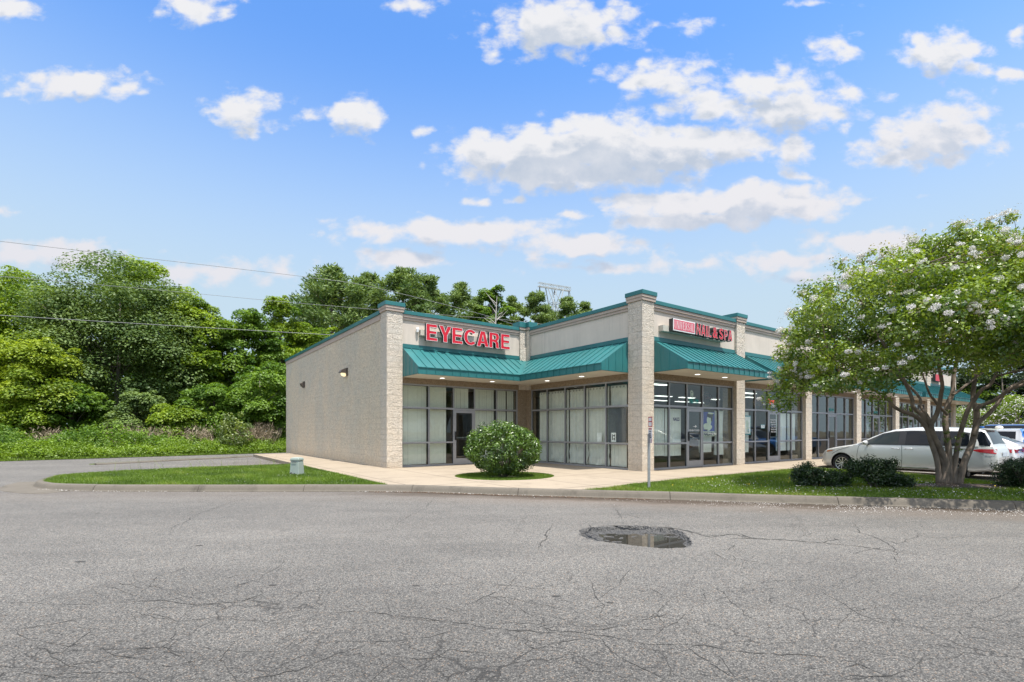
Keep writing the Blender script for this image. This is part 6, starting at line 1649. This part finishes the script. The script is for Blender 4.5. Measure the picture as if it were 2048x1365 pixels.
# dry brown stalks
dry = leaf_mat('dry_stalk', (0.19, 0.14, 0.09), (0.42, 0.35, 0.25), trans=.15, gloss=.02, tcol=(1, 1, 1))
for px, D, hw, h, lb in [(255, 33.6, 26, 1.75, 'dry brown weed clump at the foot of the oak'), (322, 34.2, 24, 1.7, 'dry pinkish-brown weed clump, second from the left'), (402, 34.6, 22, 1.75, 'dry brown weed clump left of the pale sapling'), (500, 35.5, 22, 1.8, 'dry brown weed clump right of the pale sapling'), (528, 36.0, 20, 2.0, 'tallest dry brown weeds beside the block wall'), (110, 31.5, 28, 1.55, 'dry brown weeds near the left frame edge')]:
    x = at(px, D); n = 230; r = hw / F * D
    b = np.stack([x + rng.normal(0, r * .5, n), D + rng.normal(0, .4, n), rng.uniform(.1, .5, n)], 1); hh = h * rng.uniform(.35, 1, n)
    tn = np.stack([rng.normal(0, .28, n), rng.normal(0, .28, n), np.ones(n)], 1); tn /= np.linalg.norm(tn, axis=1, keepdims=True)
    main = b + tn * hh[:, None] * .5
    P2 = np.repeat(b + tn * hh[:, None] * .8, 3, 0) + rng.normal(0, .12, (n * 3, 3)); T2 = np.repeat(tn, 3, 0) + rng.normal(0, .6, (n * 3, 3))
    o = cards('dry_weeds', np.concatenate([main, P2]), rng.normal(size=(n * 4, 3)), np.concatenate([hh, np.full(n * 3, .28)]), np.concatenate([np.full(n, .022), np.full(n * 3, .035)]), dry, rng.random(n * 4), None, np.concatenate([tn, T2]))
    tag(o, lb, 'dry weeds', 'dry weed clumps along the wood')
# pale sapling
def bushy(name, x, y, z0, rx, ry, rz, zc, n, mat, leaf, per, label, cat, spread=(.5, 1.05), r=(.14, .26), lo=-1.0, fill=.55, stems=7, lump=.2, up=.35, group=None, flat=.9):
    t = empty(name, (x, y, z0), 0, label, cat, group)
    cl = crown_clumps((0, 0, zc), rx, ry, rz, n, r[0], r[1], x * 1.7, lo, fill, lump)
    cl = [c for c in cl if c[2] > .03]
    m = MB()
    for _ in range(stems):
        e = random.choice(cl); m.tube([(random.uniform(-.1, .1) * rx, random.uniform(-.1, .1), -.02), (e[0] * .5, e[1] * .5, e[2] * .5), (e[0] * .9, e[1] * .9, e[2] * .9)], [.025, .018, .006], 5)
    m.build('stems', bark_grey, t)
    pos, nrm, tint = clump_leaves(cl, per, spread, up, .85, .45, flat)
    k = pos[:, 2] > .015; pos, nrm, tint = pos[k], nrm[k], tint[k]
    cards('foliage', pos, nrm, rng.uniform(.7, 1.2, len(pos)) * leaf, rng.uniform(.45, .65, len(pos)) * leaf, mat, tint, t, fold=.15)
    return t
bushy('sapling', at(470, 33.5), 33.5, 0, .95, .8, 1.35, 1.35, 60, leaf_mat('sapling_leaf', (0.07, 0.12, 0.015), (0.26, 0.33, 0.06), trans=.35), .16, 45, 'pale green sapling standing before the dark wood edge', 'sapling', r=(.2, .34), lump=.5)
# the clipped round shrub in its bed
shrub_leaf = leaf_mat('glossy_shrub_leaf', (0.020, 0.060, 0.007), (0.140, 0.240, 0.024), trans=.2, rough=.38, gloss=.05)
bushy('round_shrub', BC[0] - .03, BC[1] - .0, .11, 1.07, 1.02, .72, .86, 330, shrub_leaf, .062, 95, 'big rounded glossy green shrub in a round grass bed', 'shrub', r=(.11, .19), fill=.80, lump=.10, lo=-.98, stems=16)
low_leaf = leaf_mat('low_shrub_leaf', (0.010, 0.031, 0.008), (0.052, 0.098, 0.024), trans=.15, rough=.35, gloss=.06)
def lowbush(x, y, parts, label, leaf=.045):
    t = empty('low_shrub', (x, y, .12), 0, label, 'shrub', 'low dark shrubs on the right lawn'); cl = []
    for (cx, cz, rx, rz, n) in parts: cl += crown_clumps((cx, random.uniform(-.1, .1), cz), rx, rx * .8, rz, n, .07, .13, cx * 3 + x, -1, .3, .3)
    cl = [c for c in cl if c[2] > .03]; m = MB()
    for _ in range(14): e_ = random.choice(cl); m.tube([(e_[0] * .3, e_[1] * .3, 0), (e_[0] * .6, e_[1] * .6, e_[2] * .5), e_[:3]], [.014, .01, .004], 5)
    m.build('stems', bark_grey, t)
    pos, nrm, tint = clump_leaves(cl, 58, (.2, 1.15), .6, .6, .6, .9); k = pos[:, 2] > .01; pos, nrm, tint = pos[k], nrm[k], tint[k]
    cards('foliage', pos, nrm, rng.uniform(.6, 1.3, len(pos)) * leaf, rng.uniform(.4, .6, len(pos)) * leaf, low_leaf, tint, t)
lowbush(at(1640, 12.35), 12.35, [(-.30, .30, .38, .26, 90), (.18, .22, .40, .20, 80), (.52, .17, .22, .14, 34), (-.42, .42, .2, .13, 22)], 'low dark shrub nearest the pavement, ragged on top')
lowbush(at(1758, 12.05), 12.05, [(-.35, .48, .38, .22, 90), (-.62, .52, .2, .14, 24), (.1, .30, .42, .26, 100), (.52, .16, .34, .13, 50), (.28, .62, .15, .1, 16), (-.1, .6, .2, .12, 22)], 'windswept dark shrub with a raised left side, middle of three')
lowbush(at(2056, 12.1), 12.1, [(0, .38, .66, .36, 230), (.1, .25, .70, .24, 100)], 'rounded dark clipped shrub at the right frame edge', .04)

# ------------------------------------------------------------------ the flowering tree
TD = 12.6; tx, ty = at(1896, TD), TD
ft = empty('crepe_myrtle_tree', (tx, ty, 0.13), 0, 'white flowering multi-stemmed tree in front of the minivan', 'tree')
def tp(px, py, d=0.0):
    D = TD + d; return Vector((at(px, D) - tx, D - ty, zat(py, D) - .13))
ST = [  # traced stems: points, radii, depth drift
 ([(1879, 970), (1874, 923), (1864, 890), (1853, 856), (1831, 833), (1805, 823), (1787, 813), (1774, 798), (1730, 770), (1665, 745)], (.085, .06, .02), -.5),
 ([(1885, 970), (1888, 931), (1870, 895), (1857, 859), (1846, 833), (1826, 814), (1823, 795), (1795, 735), (1750, 660), (1715, 590)], (.10, .065, .02), .5),
 ([(1891, 970), (1892, 925), (1876, 890), (1862, 854), (1873, 830), (1879, 808), (1882, 787), (1884, 765), (1868, 690), (1850, 600), (1845, 530)], (.10, .06, .02), -1.0),
 ([(1897, 970), (1898, 923), (1895, 879), (1890, 843), (1895, 810), (1905, 787), (1907, 755), (1920, 680), (1930, 580), (1925, 480)], (.10, .07, .02), .6),
 ([(1907, 970), (1911, 918), (1918, 879), (1926, 849), (1938, 815), (1951, 797), (1964, 779), (1984, 765), (2010, 700), (2030, 600), (2050, 510)], (.085, .055, .02), -.8),
 ([(1915, 970), (1931, 918), (1943, 890), (1951, 856), (1953, 823), (1946, 800), (1949, 764), (1960, 690), (1975, 590), (1985, 490)], (.11, .075, .02), 1.0),
 ([(1948, 872), (1957, 846), (1974, 831), (1993, 810), (2016, 779), (2050, 760), (2105, 725), (2160, 670)], (.07, .05, .02), .2),
 ([(1952, 823), (1961, 812), (1987, 802), (2012, 785), (2048, 768), (2120, 740), (2185, 730)], (.065, .045, .015), -.9),
 ([(1895, 830), (1880, 815), (1868, 800), (1858, 786), (1840, 740), (1800, 690)], (.05, .035, .012), -.3),
 ([(1862, 860), (1856, 835), (1842, 815), (1835, 790), (1780, 740), (1700, 680), (1640, 640)], (.055, .04, .012), 1.3),
 ([(1905, 790), (1918, 782), (1930, 772), (1944, 762), (1985, 730), (2040, 690)], (.045, .035, .012), .9)]
m = MB(); tips = []
for pts, (r0, r1, r2), dr in ST:
    r0 *= .74; r1 *= .84; n = len(pts); P = [tp(px, py, dr * (i / (n - 1)) ** 1.6) for i, (px, py) in enumerate(pts)]
    Q = []
    for i in range(n - 1):
        p0, p1, p2, p3 = P[max(0, i - 1)], P[i], P[i + 1], P[min(n - 1, i + 2)]
        for k in range(4):
            t_ = k / 4; Q.append(0.5 * ((2 * p1) + (-p0 + p2) * t_ + (2 * p0 - 5 * p1 + 4 * p2 - p3) * t_ ** 2 + (-p0 + 3 * p1 - 3 * p2 + p3) * t_ ** 3))
    Q.append(P[-1]); k = len(Q)
    rad = [(r0 + (r1 - r0) * min(1, i / (k * .45))) if i < k * .45 else r1 + (r2 - r1) * ((i - k * .45) / (k * .55)) for i in range(k)]
    rad = [r_ * (1 + .10 * mnoise.noise((i * .5, r0 * 50, 0))) for i, r_ in enumerate(rad)]
    if pts[0][1] > 960: rad[0] *= 1.35; rad[1] *= 1.2; rad[2] *= 1.08
    m.tube(Q, rad, 9)
    for q in Q[int(k * .55):]: tips.append(q)
# crown: an umbrella, higher in the middle, drooping at the rim
CL = []; FL = []
ccx, ccy = 0.0, -0.9
def crown_pt():
    while True:
        a = random.random() * 6.283; rr = math.sqrt(random.random()) * 1.0
        R_ = 4.45 if math.cos(a) < 0.2 else 4.2
        x = math.cos(a) * rr * R_; y = math.sin(a) * rr * (3.1 if math.sin(a) > 0 else 3.0)
        # top follows the photographed outline, underside rises to the middle
        Dd = ty + y + ccy; px_ = (x + ccx + tx) / Dd * F + CX
        topz = zat(np.interp(px_, [1545, 1575, 1600, 1650, 1720, 1800, 1890, 1960, 2060, 2150, 2250, 2340], [742, 655, 612, 556, 534, 500, 460, 462, 458, 480, 560, 710]), Dd) - .13
        yk = 1 - (abs(y) / 3.2) ** 2.4
        lowz = zat(np.interp(px_, [1540, 1570, 1600, 1660, 1740, 1800, 1840, 1900, 2000, 2100, 2300], [822, 812, 800, 782, 792, 778, 768, 748, 738, 745, 780]), Dd) - .13 + .12 + .5 * (abs(y) / 3.2) ** 2
        hi = lowz + .35 + (topz - lowz - .35) * max(0.05, yk)
        f = random.random()
        return x + ccx, y + ccy, lowz + (hi - lowz) * f, f, rr
for _ in range(900):
    x, y, z, f, rr = crown_pt()
    if rr < .55 and .15 < f < .55 and random.random() < .65: continue
    if mnoise.noise((x * .75 + 5, y * .75, z * .95)) < -.26 and f < .93: continue
    CL.append((x, y, z - .05, random.uniform(.18, .42), .15 + .6 * random.random() ** 1.2 + .2 * (f > .75)))
for _ in range(420):      # outer sprays that break the outline
    x, y, z, f, rr = crown_pt()
    if f < .8 and rr < .85: continue
    CL.append((x * 1.03, y * 1.03, z + random.uniform(.0, .34), random.uniform(.08, .17), random.uniform(.4, 1)))
for c in random.sample(CL, 330):
    e_ = Vector(c[:3]); s_ = min(tips, key=lambda q: (q - e_).length + random.random() * .5)
    m.tube([s_, s_.lerp(e_, .5) + Vector((0, 0, random.uniform(-.1, .12))), e_], [.018, .012, .004], 4, cap=False)
trk = m.build('trunk', bark_myrtle, ft, smooth=True)
myrtle_leaf = leaf_mat('myrtle_leaf', (0.042, 0.108, 0.010), (0.275, 0.370, 0.032), trans=.36, rough=.4, gloss=.05)
pos, nrm, tint = clump_leaves(CL, [int(185 * (c[3] / .3) ** 1.8) for c in CL], (.4, 1.05), .55, .8, .45, .72)
cards('crown', pos, nrm, rng.uniform(.055, .10, len(pos)), rng.uniform(.034, .056, len(pos)), myrtle_leaf, tint, ft, fold=.15)
# brownish new growth at the spray ends
k = [c for c in CL if c[3] < .2]; pos, nrm, tint = clump_leaves(k, 26, (.3, 1.4), .6, .6, .6, .9)
cards('young_shoots', pos + np.array([0, 0, .05]), nrm, rng.uniform(.04, .07, len(pos)), rng.uniform(.02, .035, len(pos)), leaf_mat('young_leaf', (0.15, 0.125, 0.03), (0.36, 0.31, 0.10), trans=.3), tint, ft)
# blossom panicles
pan = []
while len(pan) < 760:
    c = random.choice(CL); q = np.array([(c[0] - ccx) / 4.4, (c[1] - ccy) / 3.0, (c[2] - 3.1) / 2.6])
    if np.linalg.norm(q) < .62 + .25 * random.random(): continue
    d = q / np.linalg.norm(q) + rng.normal(0, .35, 3); d[2] = max(d[2], -.1); d /= np.linalg.norm(d); p = np.array(c[:3]) + d * c[3] * 1.15
    wgt = .45 + .3 * (p[2] > 3.4) + .25 * (p[0] < -2.0)
    if random.random() < wgt: pan.append(p)
pc = []
for p in pan:
    s_ = random.uniform(.028, .072)
    n = int(26000 * s_ * s_ * random.uniform(.6, 1.1)); dd_ = sph(n) * (s_ * rng.random(n) ** .33)[:, None] * np.array([1.15, 1.15, .85])
    pc.append(p + dd_)
pc = np.concatenate(pc); n = len(pc)
pet = leaf_mat('blossom_white', (0.62, 0.60, 0.55), (0.86, 0.84, 0.84), trans=.25, gloss=.02, tcol=(1, 1, 1))
cards('blossom', pc, rng.normal(size=(n, 3)) + np.array([0, 0, .6]), rng.uniform(.018, .034, n), rng.uniform(.016, .03, n), pet, rng.random(n), ft)
# tan bud heads
bud = []
for p in random.sample(pan, 230): bud.append(p + rng.normal(0, .10, (46, 3)) - np.array([0, 0, .06]))
bud = np.concatenate(bud); n = len(bud)
cards('seed_heads', bud, rng.normal(size=(n, 3)), rng.uniform(.014, .026, n), rng.uniform(.012, .02, n), leaf_mat('bud_tan', (0.24, 0.20, 0.08), (0.42, 0.36, 0.20), trans=.2), rng.random(n), ft)
# sprouts on the stems
sp = []
for pts, _, _ in (ST[3], ST[4]):
    for q in range(9): px_, py_ = pts[random.choice((2, 3))]; v_ = tp(px_ + random.uniform(-6, 8), py_ + random.uniform(-22, 22), -.12); sp.append((*v_, .06, .4))
pos, nrm, tint = clump_leaves(sp, 14, (.2, 1.2)); cards('stem_sprouts', pos, nrm, .05, .028, myrtle_leaf, tint, ft)
# mulch ring of soil at its foot
mb = MB(); ring = [(tx + .1 + 1.9 * math.cos(a) * (1 + .12 * math.sin(3 * a)), ty - .18 + .55 * math.sin(a) * (1 + .1 * math.cos(4 * a)), .142) for a in np.linspace(0, 6.283, 41)[:-1]]
mb.mesh(ring + [(tx + .05, ty - .05, .19)], [[i, (i + 1) % 40, 40] for i in range(40)]); tag(mb.build('bare_soil', simple('root_soil', (.085, .06, .045), .95, var=.4, scale=9, bump=.5, bscale=30)), kind='structure')
# second flowering trees far off
for px, D, top, hw, lb in ((2040, 34, 790, 42, 'pale flowering tree at the right frame edge beyond the pickup'), (1942, 52, 815, 26, 'small pale flowering tree past the last pillar')):
    t = empty('crepe_myrtle_tree', (at(px, D), D, 0), 0, lb, 'tree', 'far flowering trees'); r = hw / F * D; zt = zat(top, D)
    cl = crown_clumps((0, 0, zt - r * .95), r, r, r, 46, .3, .5, px, -.7, .5, .3); m = MB(); limbs(m, (0, 0, 0), (0, 0, zt - r), .1, [c[:3] for c in random.sample(cl, 6)]); m.build('trunk', bark_myrtle, t)
    pos, nrm, tint = clump_leaves(cl, 90, (.3, 1.05)); cards('crown', pos, nrm, .14, .08, GREENS['bright'], tint, t)
    pos, nrm, tint = clump_leaves([c for c in cl if random.random() < .8], 34, (.85, 1.1), .6, .8, .4); cards('blossom', pos, nrm, .11, .09, pet, tint, t)

# ------------------------------------------------------------------ pylon and power lines
PD = 140; px0 = 1109
t = empty('transmission_tower', (at(px0, PD), PD, 0), R(28), 'grey lattice transmission tower above the far pines', 'pylon')
H = zat(578, PD) ; m = MB(); hw = lambda z: 1.2 + 2.8 * max(0, (1 - z / (H * .82)))
lv = [0, H * .3, H * .5, H * .64, H * .74, H * .83, H * .90]
for a, b in zip(lv[:-1], lv[1:]):
    ca = [(sx_ * hw(a), sy_ * hw(a), a) for sx_, sy_ in ((-1, -1), (1, -1), (1, 1), (-1, 1))]; cb_ = [(sx_ * hw(b), sy_ * hw(b), b) for sx_, sy_ in ((-1, -1), (1, -1), (1, 1), (-1, 1))]
    for i in range(4):
        j = (i + 1) % 4; m.beam(ca[i], cb_[i], .24, .24); m.beam(ca[i], cb_[j], .13, .13); m.beam(ca[j], cb_[i], .13, .13); m.beam(cb_[i], cb_[j], .13, .13)
m.build('lattice_mast', lattice_m, t)
m = MB(); z = H * .90
for sy_ in (-1.2, 1.2):
    m.beam((-1.2, sy_, z), (-2.6, sy_ * .4, H), .2, .2); m.beam((1.2, sy_, z), (2.6, sy_ * .4, H + .0), .2, .2); m.beam((-1.2, sy_, z), (.6, sy_ * .4, H), .12, .12); m.beam((1.2, sy_, z), (-.6, sy_ * .4, H), .12, .12)
    m.beam((-5.2, sy_ * .3, H), (5.2, sy_ * .3, H), .2, .2); m.beam((-5.2, sy_ * .3, H + 1.0), (5.2, sy_ * .3, H + 1.0), .14, .14)
    for q in range(9): m.beam((-5.2 + q * 1.3, sy_ * .3, H + (q % 2) * 1.0), (-3.9 + q * 1.3 if q < 8 else 5.2, sy_ * .3, H + ((q + 1) % 2) * 1.0), .1, .1)
m.beam((5, 0, H), (6.5, 0, H * .86), .1, .1); m.beam((1.2, 0, H * .8), (6.5, 0, H * .86), .14, .14)
m.build('cross_arm', lattice_m, t)
for xx in (-4.8, 0.0, 4.8):
    m = MB(); m.lathe([(.03, 0), (.2, -.2), (.06, -.3), (.2, -.5), (.06, -.6), (.2, -.8), (.06, -.9), (.2, -1.1), (.06, -1.3), (.2, -1.5), (.03, -1.7)], 8, c=(xx, 0, H)); m.build('insulator', bronze_m, t)
def line3(name, pts, r, label):
    P = [Vector((at(px, D), D, zat(py, D))) for px, py, D in pts]; Q = []; n = len(P)
    for i in range(n - 1):
        p0, p1, p2, p3 = P[max(0, i - 1)], P[i], P[i + 1], P[min(n - 1, i + 2)]
        for k in range(6):
            q = k / 6; Q.append(0.5 * ((2 * p1) + (-p0 + p2) * q + (2 * p0 - 5 * p1 + 4 * p2 - p3) * q * q + (-p0 + 3 * p1 - 3 * p2 + p3) * q ** 3))
    Q.append(P[-1]); m = MB(); m.tube(Q, r, 5); o = m.build(name, wire_m); tag(o, label, 'power line', 'power lines over the wood')
line3('power_line', [(-160, 463, 26), (0, 483, 27.5), (310, 519, 30.5), (625, 556, 34), (760, 578, 36.5), (1000, 640, 41), (1120, 690, 44)], .014, 'highest power line, against the sky over the oak')
line3('power_line', [(-160, 538, 26), (0, 553, 27.5), (300, 579, 30.5), (600, 607, 34), (884, 630, 38), (1040, 643, 40), (1160, 660, 43)], .012, 'middle power line crossing the tree tops')
line3('power_line', [(-160, 621, 26), (0, 631, 27.5), (330, 651, 30.5), (658, 670, 34), (800, 678, 36.5)], .017, 'lowest power line crossing in front of the trees')
